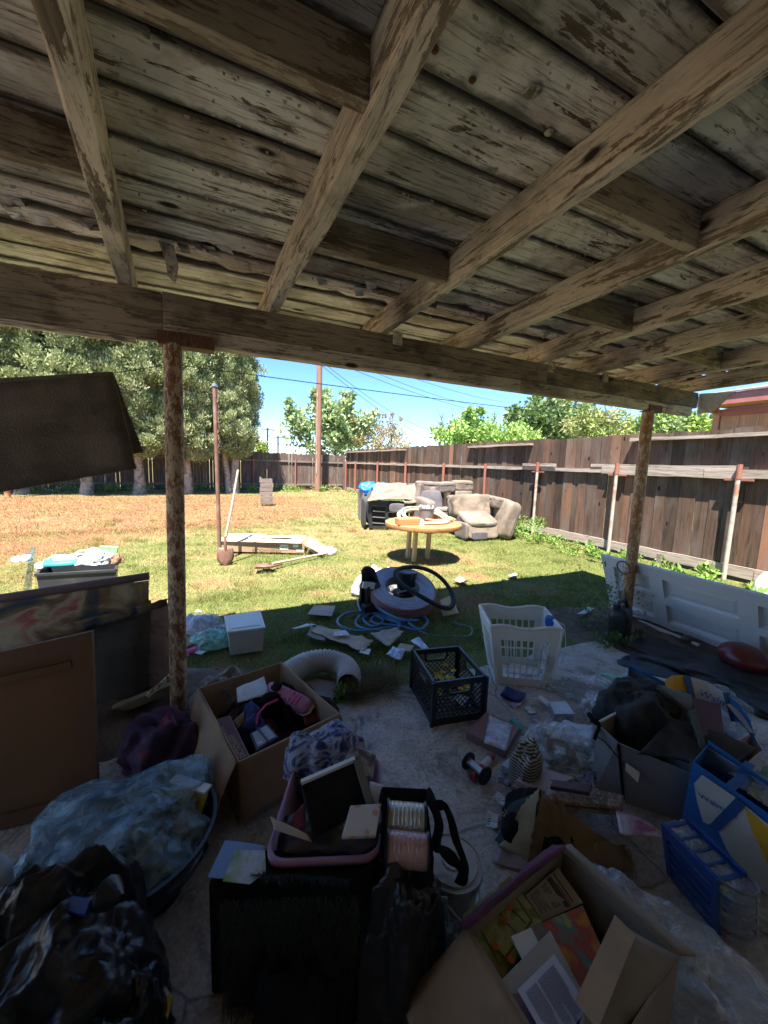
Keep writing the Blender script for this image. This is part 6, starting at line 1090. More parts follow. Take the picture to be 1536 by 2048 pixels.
# ------------------------------------------------------------------ shopping bags
m_bagblue = M('blue_woven_bag', (.018, .15, .42), .6, .12, 3, .5, bsc=14, bd=.012); m_bagw = M('white_woven_bag', (.56, .53, .48), .65, .08, 3, .5, bsc=14, bd=.012); m_bagy = M('yellow_woven_bag', (.72, .38, .02), .65, .1, 3, .4, bsc=14); m_strap = M('navy_strap', (.02, .09, .26), .6, .15, 9, .2); m_bagin = M('bag_lining', (.30, .40, .48), .6, .15, 4, .4)
def shopbag(label, P, depth, word, sz, u0, v0, swoosh, yell, straps, name='shopping_bag'):
    """P = bl, br, tr, tl of the printed face; depth = vector to the back face"""
    P = [Vector(p) for p in P]; bg_ = thing(name, label, 'bag', tuple(P[0])); D = Vector(depth); f = lambda u, v, o=0: (P[0]*(1-u)+P[1]*u)*(1-v)+(P[3]*(1-u)+P[2]*u)*v+Nb*o
    Nb = (P[1]-P[0]).cross(P[3]-P[0]).normalized(); Nb = Nb if Nb.dot(D) < 0 else -Nb
    gr = lambda A, B, C, E, nm, mt, sd: sheet(nm, [A, B, C, E], mt, bg_, .0, 6, .003, 4, sd)
    gr(P[0], P[1], P[2], P[3], 'front_face', m_bagblue, 1); gr(P[0]+D, P[1]+D, P[2]+D, P[3]+D+Vector((0, 0, .015)), 'back_face', m_bagblue, 2); gr(P[0], P[0]+D, P[3]+D, P[3], 'side_gusset', m_bagblue, 3); gr(P[1], P[1]+D, P[2]+D, P[2], 'side_gusset', m_bagblue, 4); MB().prism([P[0], P[1], P[1]+D, P[0]+D], (0, 0, .004)).out('base', m_bagblue, bg_)
    gr(P[3]+D*.97-Vector((0, 0, .01)), P[2]+D*.97-Vector((0, 0, .01)), P[1]+D*.96+Vector((0, 0, .1)), P[0]+D*.96+Vector((0, 0, .1)), 'lining', m_bagin, 5)
    if word: MB().prism([f(u, v, .0045) for u, v in swoosh], Nb*.0012).out('white_print', m_bagw, bg_); MB().prism([f(u, v, .0060) for u, v in yell], Nb*.0012).out('yellow_print', m_bagy, bg_)
    if word: text('lettering', word, sz, f(u0, v0, .0066), P[1]-P[0], P[3]-P[0], m_blueink, bg_, .0003)
    for (u, o_, hgt) in straps:
        B0 = f(u, 1.0, .012) if not o_ else f(u, 1, 0)+D
        s_ = [f(u, .62, .012), f(u, .85, .012), f(u, 1.0, .012), f(u, 1, .01)+Vector((0, 0, hgt))] if not o_ else [f(u, .8, 0)+D, f(u, 1, 0)+D, f(u, 1, 0)+D+Vector((0, 0, hgt))]
        mb = MB()
        for a, b in zip(s_[:-1], s_[1:]): mb.bar(a, b, .034, .003, upv=tuple(Nb))
        mb.out('strap', m_strap, bg_)
    return bg_, f, Nb, D
P = [G(1362, 1652, .02), Vector((1.80, .45, .02)), G(1572, 1652, .37), G(1386, 1522, .40)]
PLn = (P[1]-P[0]).cross(P[3]-P[0]).normalized()
def onface(px, py_, o=0.):
    d = Vector(ray(px, py_)); t_ = (P[0]-Vector(CAM)).dot(PLn)/d.dot(PLn); return Vector(CAM)+d*t_
b1, f1_, N1, D1 = shopbag('blue and white reusable shopping bag with yellow swoosh standing nearest, right edge', P, (.17, .03, .0), '', .072, .14, .66, [(0, 0), (.01, 0), (.01, .01)], [(0, 0), (.01, 0), (.01, .01)], [])
pol = lambda L, o, m, nm: MB().prism([onface(*q_)+N1*o for q_ in L], N1*.0014).out(nm, m, b1)
pol([(1392, 1563), (1408, 1546), (1476, 1592), (1530, 1636), (1560, 1660), (1545, 1790), (1500, 1752), (1460, 1700), (1437, 1650), (1410, 1640), (1398, 1600)], .012, m_bagw, 'white_print'); pol([(1494, 1610), (1560, 1668), (1552, 1750), (1530, 1700), (1508, 1655)], .0145, m_bagy, 'yellow_print')
pol([(1476, 1590), (1496, 1606), (1444, 1656), (1420, 1648)], .017, m_strap, 'strap'); A_, B_ = onface(1403, 1590), onface(1478, 1632)
text('lettering', 'Walmart', .034, A_+N1*.0165, B_-A_, onface(1409, 1570)-A_, m_blueink, b1, .0004)
mb = MB(); S1 = [G(1500, 1526, .38), G(1478, 1560, .37), G(1452, 1582, .36)]
for a_, b_ in zip(S1[:-1], S1[1:]): mb.bar(a_, b_, .03, .003)
mb.out('strap', m_strap, b1)
for k in range(6): tag(sheet('folded_plastic', [G(1455+12*k, 1550+14*k, .33), G(1520+12*k, 1600+10*k, .32), G(1536+6*k, 1560+10*k, .35), G(1480+10*k, 1530+8*k, .35)], m_film if k % 2 else m_bagin, None, .02, 6, .002, 8, 140+k), ['clear film rising highest in the near shopping bag', 'pale blue film folded second in the near shopping bag', 'clear film in the middle of the near shopping bag', 'pale blue film behind the white face of the near bag', 'clear film at the right rim of the near bag', 'pale blue film lowest at the right frame edge'][k], 'plastic film') if k < 4 else None
P = [Vector((2.12, 1.20, .02)), Vector((2.30, .86, .02)), Vector((2.22, .86, .30)), Vector((2.07, 1.22, .37))]
b3, f3_, N3, D3 = shopbag('second blue, white and yellow shopping bag lying open behind the black clothes', P, (.16, .10, .0), 'Walmart', .06, .32, .62, [(.18, .97), (.92, .97), (.8, .5), (.3, .45)], [(.0, 1.0), (.22, 1.0), (.18, .6), (.0, .7)], [])
def bagback(P, D, f): pass
T_ = [G(1330, 1362, .38), G(1345, 1352, .39), G(1372, 1352, .39), G(1415, 1364, .385), G(1450, 1385, .37), G(1480, 1410, .35), G(1500, 1440, .33)]
dn = Vector((-.03, -.05, -.09)); 
for nm, i0, i1, mt in (('yellow_rim', 0, 2, m_bagy), ('white_rim', 2, 4, m_bagw), ('blue_rim', 4, 6, m_bagblue)):
    mb = MB()
    for i in range(i0, i1): mb.prism([T_[i], T_[i+1], T_[i+1]+dn, T_[i]+dn], (.002, .004, 0))
    mb.out(nm, mt, b3)
xd = (T_[4]-T_[2]); text('lettering', 'Walmart', .05, T_[2].lerp(T_[3], .35)+dn*.75+Vector((-.004, -.006, 0)), xd, -dn, m_blueink, b3)
for i in (2, 4): MB().bar(T_[i]+Vector((-.004, -.006, .004)), T_[i]+dn*1.2+Vector((-.006, -.01, 0)), .035, .003, upv=(-.4, -.9, .2)).out('strap', m_strap, b3)
MB().bar(T_[4]+dn*.4, T_[6]+dn*.5, .03, .003, upv=(-.4, -.6, .7)).out('white_tape', m_bagw, b3)
tag(heap('blue_plastic_bag', G(1440, 1460, .14)+Vector((.06, .03, 0)), .12, .12, .15, m_filmb, None, 141, .4), 'bluish plastic bundle inside the back shopping bag', 'plastic bag')
pt_ = thing('pale_tub', 'pale pink plastic tub at the right edge behind the trousers', 'tub', (2.3, .72, 0)); qq = [G(1470, 1545, .2), G(1528, 1500, .2), G(1505, 1465, .22), G(1450, 1490, .22)]; openbox('tub', qq, [Vector((p.x*.96+.09, p.y*.9+.09, 0)) for p in qq], .006, M('pale_pink_plastic', (.5, .42, .42), .4, .1, 5, .1), pt_)
tag(heap('green_bag', (2.28, .66, .0), .12, .10, .14, m_filmg, None, 142, .5), 'mint green plastic bag at the right frame edge beside the near bag', 'plastic bag')
# ------------------------------------------------------------------ blue rack with clear drawers
rk = thing('drawer_rack', 'blue plastic rack of clear rounded trays standing before the near shopping bag', 'drawer rack', (1.52, .6, 0)); m_clr = film('tray_plastic', (.32, .36, .42), .5, .15); m_rackb = M('dark_blue_plastic', (.010, .05, .22), .4, .2, 5, .1)
a0, b0, c0_ = Vector((1.49, .505, 0)), Vector((1.545, .69, 0)), Vector((1.595, .48, 0)); hgt = .28; lean = Vector((-.11, -.015, 0))
ex = (b0-a0); nx_ = Vector((-ex.y, ex.x, 0)).normalized(); 
Pr = [a0, b0, b0+lean*1.1+Vector((0, 0, hgt)), a0+lean+Vector((0, 0, hgt))]
gridpanel('side_frame', Pr, [0, .1, .9, 1], [0, .05, .17, .21, .33, .37, .49, .53, .65, .69, .81, .85, 1], lambda i, j: i == 1 and j in (1, 3, 5, 7, 9), .012, m_rackb, rk)
w2 = c0_-a0; gridpanel('far_side_frame', [p+w2 for p in Pr], [0, .1, .9, 1], [0, .1, .9, 1], lambda i, j: i == 1 and j == 1, .01, m_rackb, rk)
for z_ in (hgt-.012,): gridpanel('rack_top', [a0+lean*.96+Vector((0, 0, z_)), b0+lean*.96+Vector((0, 0, z_)), b0+w2+lean*.96+Vector((0, 0, z_)), a0+w2+lean*.96+Vector((0, 0, z_))], [0, .07, .24, .28, .46, .50, .68, .72, .93, 1], [0, .12, .88, 1], lambda i, j: j == 1 and i in (1, 3, 5, 7), .01, m_rackb, rk)
for z_ in (0,): MB().prism([a0+lean*z_/hgt+Vector((0, 0, z_)), a0+w2+lean*z_/hgt+Vector((0, 0, z_)), b0+w2+lean*z_/hgt+Vector((0, 0, z_)), b0+lean*z_/hgt+Vector((0, 0, z_))], (0, 0, .01)).out('rack_plate', m_rackb, rk)
for k in range(5):
    z_ = .018+.053*k; o_ = lean*z_/hgt; prof = []
    for i in range(9): a = i/8*math.pi; prof.append(a0+o_+w2*(.5-.46*math.cos(a))+Vector((-.005, -1, 0)).normalized()*(.05*math.sin(a)+.004)+Vector((0, 0, z_)))
    prof += [b0+w2*.96+o_+Vector((0, 0, z_)), b0+w2*.04+o_+Vector((0, 0, z_))]
    MB().prism(prof, (0, 0, .036)).out('clear_tray', m_clr, rk); mb = MB(); mb.tube([p+Vector((0, -.002, .038)) for p in prof[:9]], .004, 6); mb.out('tray_lip', m_greyp, rk, True)
    for j in range(3):
        mt = (m_redp, m_bluep, m_gst, m_yel, m_blackp)[(k*2+j) % 5]; o = MB().lathe([(.014*math.sin(a), -.014*math.cos(a)) for a in np.linspace(0, math.pi, 8)], prof[2+2*j]+Vector((0, .03, .022)), n=12).out('ball', mt, None, True); tag(o, '%s ball, %s in the %s clear tray of the blue rack' % (('red', 'blue', 'green', 'yellow', 'black')[(k*2+j) % 5], ('leftmost', 'middle one', 'rightmost')[j], ('lowest', 'second lowest', 'middle', 'second highest', 'topmost')[k]), 'ball', 'coloured balls in the rack trays')
# ------------------------------------------------------------------ bucket
bu = thing('paint_bucket', 'small white paint-stained bucket with lid on the concrete', 'bucket', tuple(G(905, 1715, .19)-Vector((0, 0, .19)))); c = Vector(bu.location); m_bk = M('stained_white_bucket', (.42, .40, .36), .55, .15, 5, .15, c2=(.22, .19, .15), th=.55, sc2=7)
MB().lathe([(.078, 0), (.092, .135), (.098, .137), (.098, .150), (.094, .152), (.0945, .166)], c, n=40).out('bucket_body', m_bk, bu, True); MB().lathe([(.0, .178), (.03, .178), (.032, .182), (.036, .178), (.082, .178), (.086, .172), (.094, .172), (.097, .176), (.101, .176), (.102, .155), (.098, .155)], c, n=44).out('lid', m_bk, bu, True)
MB().tube([c+Vector((.1*math.cos(a), .1*math.sin(a), .13-.10*math.sin((a+2.3)/2.6*math.pi) if 0 <= (a+2.3)/2.6 <= 1 else .13)) for a in np.linspace(-2.3, .3, 20)], .0035, 6).out('handle', m_wp, bu, True)
# ------------------------------------------------------------------ pink tote and the things in it
pt2 = thing('pink_tote', 'translucent pink plastic tote crammed with cloth and albums in the foreground', 'tote', (.35, 1.1, 0)); m_pinkt = M('translucent_pink_plastic', (.33, .17, .26), .3, .12, 4, .05)
Tt = [Vector((.125, .985, .385)), Vector((.43, .87, .385)), Vector((.585, 1.22, .385)), Vector((.30, 1.345, .385))]; ctt = sum(Tt, Vector())/4
def rrect(P, r, z, k=1.): 
    out = []; c_ = sum(P, Vector())/4
    for i in range(4):
        p, a, b = P[i], P[i-1], P[(i+1) % 4]; u = (a-p).normalized()*r; v = (b-p).normalized()*r
        for t_ in np.linspace(0, 1, 6): q_ = (p+u)*(1-t_)**2+p*2*t_*(1-t_)+(p+v)*t_**2; q_ = c_+(q_-c_)*k; out.append(Vector((q_.x, q_.y, z)))
    return out
rings = [rrect(Tt, .06, .05, .80), rrect(Tt, .06, .37, .97), rrect(Tt, .06, .37, 1.03), rrect(Tt, .06, .388, 1.035), rrect(Tt, .06, .390, .97), rrect(Tt, .06, .06, .78)]; V = [p for r_ in rings for p in r_]; Fc = []; nR = 24
for q_ in range(5):
    for k in range(nR): Fc.append([q_*nR+k, q_*nR+(k+1) % nR, (q_+1)*nR+(k+1) % nR, (q_+1)*nR+k])
Fc.append([k for k in range(nR)][::-1]); Fc.append([5*nR+k for k in range(nR)]); mesh('tub', V, Fc, m_pinkt, pt2, True)
tag(heap('tote_filling', ctt-Vector((0, 0, .30)), .16, .17, .26, M('dark_grey_cloth', (.06, .06, .07), .9, .4, 7, .5), None, 150, .2), 'dark cloth filling the pink tote under the other things', 'cloth')
m_bandana = printmat('navy_bandana', [(.02, .035, .13), (.025, .05, .2), (.35, .38, .5), (.02, .03, .12), (.03, .05, .19)], 13, .8, seed=12); tag(heap('navy_blanket', G(660, 1565, .30)+Vector((0, .05, 0)), .15, .10, .15, m_bandana, None, 151, .35, rot=-.35, base=.25), 'navy and white patterned blanket at the back of the pink tote', 'blanket')
m_grey2 = printmat('grey_chevron', [(.05, .055, .08), (.07, .075, .1), (.35, .36, .4), (.05, .055, .08)], 12, .8, seed=13); tag(sheet('grey_chevron_cloth', [G(680, 1535, .43), G(742, 1560, .42), G(752, 1512, .43), G(705, 1494, .47)], m_grey2, None, .03, 12, .01, 5, 152), 'dark grey cloth with pale chevrons standing at the back right of the tote', 'cloth')
fd_ = thing('black_folder_box', 'black file box lid with grey edge tilted on top of the pink tote', 'box', tuple(G(665, 1600, .4))); P4 = [G(630, 1672, .40), G(738, 1612, .41), G(711, 1521, .50), G(603, 1568, .47)]; N = (P4[1]-P4[0]).cross(P4[3]-P4[0]).normalized(); N = N if N.z < 0 else -N
bevel(MB().prism(P4, N*.03).out('lid_panel', m_bfab, fd_), .003); MB().bar(P4[1]+Vector((.004, 0, 0)), P4[2]+Vector((.004, 0, 0)), .024, .022).out('grey_edge', m_greyp, fd_); MB().bar(P4[3]+Vector((0, .004, .002)), P4[2]+Vector((0, .004, .002)), .014, .012).out('pale_edge', m_wp, fd_)
o = sheet('white_lettered_bag', [G(735, 1608, .40), G(756, 1608, .40), G(768, 1570, .42), G(740, 1562, .43)], m_paper, None, .012, 6, .003, 9, 153); tag(o, 'white bag corner with dark lettering beside the black file lid', 'bag'); text('lettering', 'dry', .022, G(739, 1604, .415), (G(756, 1572, .43)-G(739, 1604, .415)), (0, .4, 1), m_ink, o) if False else None
tag(sheet('magenta_folder', [G(580, 1660, .37), G(612, 1665, .36), G(612, 1602, .42), G(585, 1630, .41)], M('magenta_film', (.30, .07, .2), .35, .3, 8, .3), None, .012, 6, .003, 8, 154), 'magenta plastic folder at the left inside of the pink tote', 'folder')
m_darkvinyl = M('dark_brown_vinyl', (.055, .045, .05), .35, .3, 5, .5, bsc=10, bd=.015); tag(heap('vinyl_bag', G(660, 1712, .28)+Vector((.02, .02, 0)), .17, .10, .11, m_darkvinyl, None, 155, .3, rot=-.36, base=.3), 'shiny dark vinyl bag slumped across the front of the tote', 'bag')
tag(sheet('torn_cardboard', [G(540, 1632, .41), G(548, 1660, .40), G(625, 1685, .40), G(615, 1668, .42)], m_cardl, None, .012, 8, .003, 9, 156), 'torn curling cardboard strip over the left rim of the tote', 'cardboard')
onq(((683, 1674), (752, 1671), (763, 1606), (701, 1610)), (.435, .43, .45, .455), printmat('peach_flower_print', [(.60, .57, .56), (.60, .32, .20)], 26, .6, seed=14, kind='dots'), 'patterned_pad', 'white pad with small peach flowers lying on the vinyl bag', 'notepad', .014)
# ------------------------------------------------------------------ black organiser with two ribbon spools
ob = thing('black_organiser', 'black fabric organiser with shoulder strap holding two big spools', 'organiser', (.55, .92, 0)); To = [G(757, 1722, .40), G(868, 1718, .40), G(852, 1580, .42), G(770, 1578, .42)]; Bo = [Vector((p.x*.96+.02, p.y*.96+.03, .1)) for p in To]; openbox('pocket', To, Bo, .008, m_bfab, ob)
MB().prism([G(768, 1640, .43), G(757, 1600, .44), G(762, 1578, .44), G(770, 1740, .40)], (.006, 0, 0)).out('divider', m_bfab, ob); sheet('back_panel', [G(768, 1620, .40), G(856, 1622, .40), G(852, 1578, .44), G(764, 1574, .45)], m_bfab, ob, .008, 8, .006)
def strapp(name, pix, zs, wd, par):
    P = [G(a, b, z) for (a, b), z in zip(pix, zs)]; out = []; n = len(P)
    for i in range(n-1):
        p0, p1, p2, p3 = P[max(i-1, 0)], P[i], P[i+1], P[min(i+2, n-1)]
        for k in range(6): t_ = k/6; out.append(.5*((2*p1)+(-p0+p2)*t_+(2*p0-5*p1+4*p2-p3)*t_*t_+(-p0+3*p1-3*p2+p3)*t_**3))
    out.append(P[-1]); V = []; Fc = []
    for i, p in enumerate(out):
        t_ = (out[min(i+1, len(out)-1)]-out[max(i-1, 0)]).normalized(); vw = (p-Vector((0, 0, H))).normalized(); s_ = t_.cross(vw).normalized()*wd/2; s_ = (s_+Vector((0, 0, .2*wd*math.sin(i*.5)))); V += [p-s_, p+s_]
    for i in range(len(out)-1): Fc.append([2*i, 2*i+1, 2*i+3, 2*i+2])
    o = mesh(name, V, Fc, m_bfab, par, True); md = o.modifiers.new('s', 'SOLIDIFY'); md.thickness = .003; return o
strapp('strap', ((853, 1580), (866, 1610), (878, 1650), (872, 1690), (884, 1700), (905, 1718), (924, 1740), (926, 1762), (915, 1752)), (.43, .44, .42, .40, .36, .32, .29, .25, .24), .028, ob); strapp('strap', ((866, 1612), (888, 1612), (902, 1640), (912, 1680), (930, 1730), (926, 1762)), (.44, .44, .42, .38, .32, .25), .022, ob)
def spool(label, pa, pb_, z, r, mat, fl=True):
    a, b = G(*pa, z), G(*pb_, z); ax = (b-a).normalized(); R_ = Vector((0, 0, 1)).rotation_difference(ax).to_matrix(); L = (b-a).length; s = thing('ribbon_spool', label, 'spool', tuple(a)); prof = [(0, 0)]
    for i in range(61): u = i/60; prof.append((r*(1+.012*math.sin(u*160)-.03*abs(2*u-1)**6), L*u))
    prof.append((0, L)); MB().lathe(prof, a, R_, 36).out('winding', mat, s, True)
    for q_ in (0, L): MB().lathe([(0, -.004), (r*1.09, -.004), (r*1.09, .002), (0, .002)], a+ax*q_, R_, 36).out('flange', m_blackp, s, True)
m_silk = M('silver_thread', (.46, .46, .42), .3, .2, 14, .4, metal=.5, bsc=90); m_silkp = M('pink_thread', (.50, .31, .28), .3, .2, 14, .4, metal=.3, bsc=90)
spool('large spool of silvery thread, upper one in the black organiser', (776, 1641), (850, 1648), .405, .052, m_silk); spool('spool of pale pink thread, lower one in the black organiser', (776, 1696), (856, 1704), .405, .043, m_silkp)
# black storage cube with fur
kb_ = thing('black_cube', 'plain black storage cube in the deep shade of the foreground', 'storage cube', (.27, .98, 0)); K = [Vector((-.02, 1.01, 0)), Vector((.40, .85, 0)), Vector((.43, .93, 0)), Vector((.02, 1.10, 0))]; bevel(MB().prism(K, (0, 0, .355)).out('cube', m_bfab, kb_), .008)
fu = thing('fur_throw', 'black long-haired fake fur draped over the front of the black cube', 'throw', (.16, .93, .2)); sheet('backing', [Vector((.02, .955, .02)), Vector((.36, .825, .02)), Vector((.33, .86, .372)), Vector((.09, .975, .372))], m_bfab, fu, .02, 12, .01, 4, 9); tag(sheet('black_drape', [Vector((.30, .85, .0)), Vector((.60, .74, .0)), Vector((.555, .80, .385)), Vector((.31, .90, .375))], m_bfab, None, .055, 30, .004, 6, 77, m=26), 'black cloth hanging in folds below the thread spools', 'cloth'); V = []; Fc = []
for k in range(5200):
    u, v = random.random(), random.random()**.8; p = Vector((.02+.33*u, .955-.13*u, .02+.36*v))+Vector((-.01, -.014, 0)); d = Vector((random.gauss(-.006, .012), random.gauss(-.012, .008), random.uniform(-.045, -.015))); i = len(V); s_ = Vector((.0009, .0004, 0)); V += [p-s_, p+s_, p+d]; Fc.append([i, i+1, i+2])
for k in range(700):
    u = random.random(); p = Vector((.09+.24*u, .975-.115*u, .374)); d = Vector((random.gauss(0, .012), random.gauss(-.01, .012), random.uniform(.0, .018))); i = len(V); s_ = Vector((.0009, .0004, 0)); V += [p-s_, p+s_, p+d]; Fc.append([i, i+1, i+2])
m_fur = M('black_fur', (.025, .03, .032), .5, .3, 9, 0); tag(mesh('fur', V, Fc, m_fur, fu), kind='stuff')
onq(((415, 1754), (508, 1762), (530, 1690), (450, 1680)), (.365, .37, .375, .37), M('blue_board', (.17, .27, .50), .5, .12, 5, 0), 'blue_card', 'flat blue card lying at the left end of the black cube', 'card', .003); onq(((445, 1762), (500, 1768), (532, 1742), (530, 1700), (470, 1700)), (.374, .374, .376, .378, .376), printmat('flower_photo', [(.10, .22, .06), (.2, .33, .10), (.45, .48, .6), (.28, .4, .15)], 9, .3, seed=15), 'flower_print', 'glossy green and white flower picture on top of the blue card', 'picture', .002)
# ------------------------------------------------------------------ basin, bin bags at the left
ba = thing('black_basin', 'wide shallow black basin holding a plastic bag and flattened boxes', 'basin', (-.27, 1.48, 0)); MB().lathe([(.0, .004), (.20, .004), (.235, .05), (.275, .17), (.283, .172), (.283, .180), (.27, .180), (.225, .055), (.0, .014)], (-.27, 1.47, 0), n=56).out('basin_shell', m_blackp, ba, True)
tag(heap('dark_junk', (-.28, 1.48, .02), .22, .2, .16, m_bfab, None, 160, .35), 'dark cloth in the bottom of the black basin', 'cloth'); m_bluebag = film('blue_bag_film', (.22, .36, .46), .62, .13); tag(heap('blue_plastic_bag', (-.30, 1.50, .10), .285, .22, .17, m_bluebag, None, 161, .28, 2.4, rot=.1, n=96, m=40, base=.1), 'translucent blue plastic bag spread over the black basin', 'plastic bag')
ybx = thing('yellow_box', 'small yellow box with white top edge standing in the black basin', 'box', tuple(G(385, 1610, .2))); P4 = [G(352, 1612, .16), G(398, 1632, .16), G(414, 1592, .24), G(342, 1568, .24)]; m_ylw = M('yellow_card', (.36, .24, .015), .6, .15, 5, .1)
P4 = [G(356, 1606, .17), G(403, 1628, .17), G(415, 1590, .235), G(344, 1566, .235)]; MB().prism(P4, (.01, .04, 0)).out('box_body', m_ylw, ybx); MB().bar(P4[3]+Vector((.003, .02, .004)), P4[2]+Vector((.003, .02, .004)), .04, .008).out('white_edge', m_wp, ybx)
for k in range(3): MB().bar(P4[0].lerp(P4[1], .35+.2*k)*.6+P4[3].lerp(P4[2], .35+.2*k)*.4+Vector((-.002, -.004, 0)), P4[0].lerp(P4[1], .38+.2*k)*.3+P4[3].lerp(P4[2], .38+.2*k)*.7+Vector((-.002, -.004, 0)), .008, .002).out('black_mark', m_ink, ybx)
for k, (pp, lb) in enumerate(((((300, 1690), (330, 1700), (395, 1630), (375, 1620)), 'flattened brown box leaning at the right rim of the basin'), (((305, 1672), (318, 1705), (338, 1680), (325, 1660)), 'torn tan box corner under the blue plastic bag'))): onq(pp, (.15, .14, .19, .20), m_cardin, 'flat_box', lb, 'cardboard', .004, .01, 170+k)
gbb = thing('bin_bag', 'big crumpled black bin bag bulging in the bottom left corner', 'bin bag', (-.35, 1.05, 0)); 
def hp(nm, c, rx, ry, h, sd, cr=.35, rot=0, par=gbb, mt=m_bagb, base=0): return heap(nm, c, rx, ry, h, mt, par, sd, cr, 2.6, rot=rot, n=90, m=40, base=base)
hp('bag_body', (-.38, 1.02, 0), .23, .19, .33, 180, .24, .3); hp('bag_lobe', (-.25, .93, .0), .115, .12, .25, 181, .3, .2); hp('bag_neck', (-.38, 1.15, .08), .16, .09, .33, 182, .28, .3)
MB().tube([(-.27, 1.05, .38), (-.24, 1.03, .42), (-.21, 1.0, .425)], [.02, .035, .008], 10).out('bag_knot', m_bagb, gbb, True)
onq(((130, 1822), (170, 1830), (182, 1798), (142, 1790)), (.40, .40, .41, .41), m_bluep, 'blue_card', 'small blue box lid caught in the folds of the bin bag', 'lid', .02)
yb = thing('picture_book', 'white and yellow picture book half hidden under the bin bag', 'book', tuple(G(320, 2010, .12))); onb_ = [G(286, 2040, .10), G(318, 2060, .10), G(345, 1992, .12), G(322, 1960, .12)]; MB().prism(onb_, (0, 0, -.015)).out('book_block', m_paper, yb); MB().prism([G(300, 2055, .1008), G(330, 2062, .1008), G(346, 1994, .121), G(338, 1988, .1208)], (0, 0, .0012)).out('yellow_cover', m_yel, yb)
wb = thing('pale_bottle', 'pale plastic bottle at the left frame edge above the bin bag', 'bottle', tuple(G(2, 1770, .1))); MB().lathe([(.04, 0), (.042, .14), (.03, .18), (.014, .2), (.014, .22), (0, .22)], G(-6, 1800, .12)-Vector((0, 0, .05)), n=20).out('bottle_body', m_frost, wb, True)
tag(heap('clear_wrap', G(868, 1850)+Vector((.0, .0, 0)), .075, .07, .12, m_film, None, 190, .6, 3), 'small crumpled clear wrapper between bucket and nearest carton', 'wrapper'); tag(heap('foil_scrap', G(862, 1848), .055, .05, .09, m_foil, None, 191, .6, 3), 'silver-blue foil scrap in front of the paint bucket', 'wrapper')
# ------------------------------------------------------------------ nearest open carton with books
nb = thing('open_carton', 'torn open cardboard carton of picture books, nearest to the viewer', 'box', (.82, .58, 0)); K1, K2, K3 = Vector((1.01, .735, .30)), Vector((1.055, .42, .30)), Vector((.60, .69, .29)); K4 = Vector((.62, .36, .29)); Kt = [K4, K2, K1, K3]; Kb = [Vector((p.x, p.y, .0)) for p in Kt]; openbox('carton_body', Kt, Kb, .007, m_cardin, nb)
sheet('right_flap', [K2+Vector((.0, -.0, .004)), K1+Vector((.0, .0, .004)), K1+Vector((.045, .005, -.012)), K2+Vector((.055, -.01, -.02))], m_cardin, nb, .006, 14, .007, 6, 3, m=3); 
sheet('left_flap', [K4+Vector((-.20, .02, -.16)), K3+Vector((-.17, .03, -.17)), K3, K4], m_card, nb, .01, 14, .005, 5, 4); sheet('near_flap', [G(1150, 2075, .30), G(1250, 2060, .28), G(1358, 1915, .31), G(1230, 1842, .33)], m_cardin, nb, .012, 14, .006, 6, 5); MB().bar(G(1172, 2030, .325), G(1250, 1850, .345), .05, .002, upv=(0, -.2, 1)).out('paper_tape', m_cardl, nb)
tag(sheet('plum_cloth', [K3+Vector((-.015, .01, .0)), K1+Vector((-.02, .02, .0)), K1+Vector((-.01, -.012, .028)), K3+Vector((-.005, -.01, .03))], M('plum_fabric', (.12, .035, .085), .85, .2, 6, .4), None, .008, 18, .012, 6, 6, m=3), 'plum-coloured fabric along the back rim of the nearest carton', 'fabric')
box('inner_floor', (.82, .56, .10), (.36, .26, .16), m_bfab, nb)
z0 = .235
b_1 = printmat('tulip_cover', [(.10, .12, .02), (.26, .28, .08), (.40, .42, .22), (.16, .20, .05), (.42, .11, .03)], 11, .35, seed=16, dist=.6)
pbk = thing('tulip_book', 'green picture book with orange tulips, leftmost in the nearest carton', 'book', tuple(G(1005, 1860, z0))); P4 = [G(996, 1968, z0), G(1084, 1843, z0+.02), G(1020, 1753, z0+.03), G(926, 1830, z0+.01)]; MB().prism(P4, (0, 0, -.012)).out('book_block', m_paper, pbk); cc_ = sum(P4, Vector())/4; MB().prism([p+Vector((0, 0, .0005)) for p in P4], (0, 0, .0015)).out('cover', b_1, pbk)
fr_ = [cc_+(p-cc_)*.74+Vector((0, 0, .003)) for p in P4]; m_olv = M('olive_border', (.13, .13, .03), .5, .1, 6, 0); m_org = M('tulip_orange', (.50, .12, .03), .5, .25, 20, 0)
for i in range(4): MB().bar(fr_[i], fr_[(i+1) % 4], .005, .001).out('border_line', m_olv, pbk)
for (px, py_, s) in ((1018, 1812, .021), (1010, 1842, .015), (1012, 1776, .013), (990, 1893, .017), (1022, 1921, .016), (975, 1800, .012)): 
    c = G(px, py_, z0+.022 if py_ < 1860 else z0+.012); MB().lathe([(0, .0045), (s*.5, .0043), (s*.6, .0035), (s*.6, .0)], c, RX(.0), 10).out('tulip', m_org, pbk); MB().bar(c+Vector((0, 0, .002)), c+Vector((.012, -.05, .0)), .004, .001).out('stem', m_olv, pbk)
lbp = thing('barcode_sheet', 'beige label sheet with black barcode standing at the back of the nearest carton', 'paper', tuple(G(1105, 1790, .24))); P4 = [G(1085, 1843, .24), G(1166, 1805, .25), G(1116, 1735, .27), G(1051, 1790, .26)]; m_bgp = M('beige_label', (.33, .28, .22), .8, .15, 8, .1); MB().prism(P4, (0, 0, -.003)).out('sheet', m_bgp, lbp)
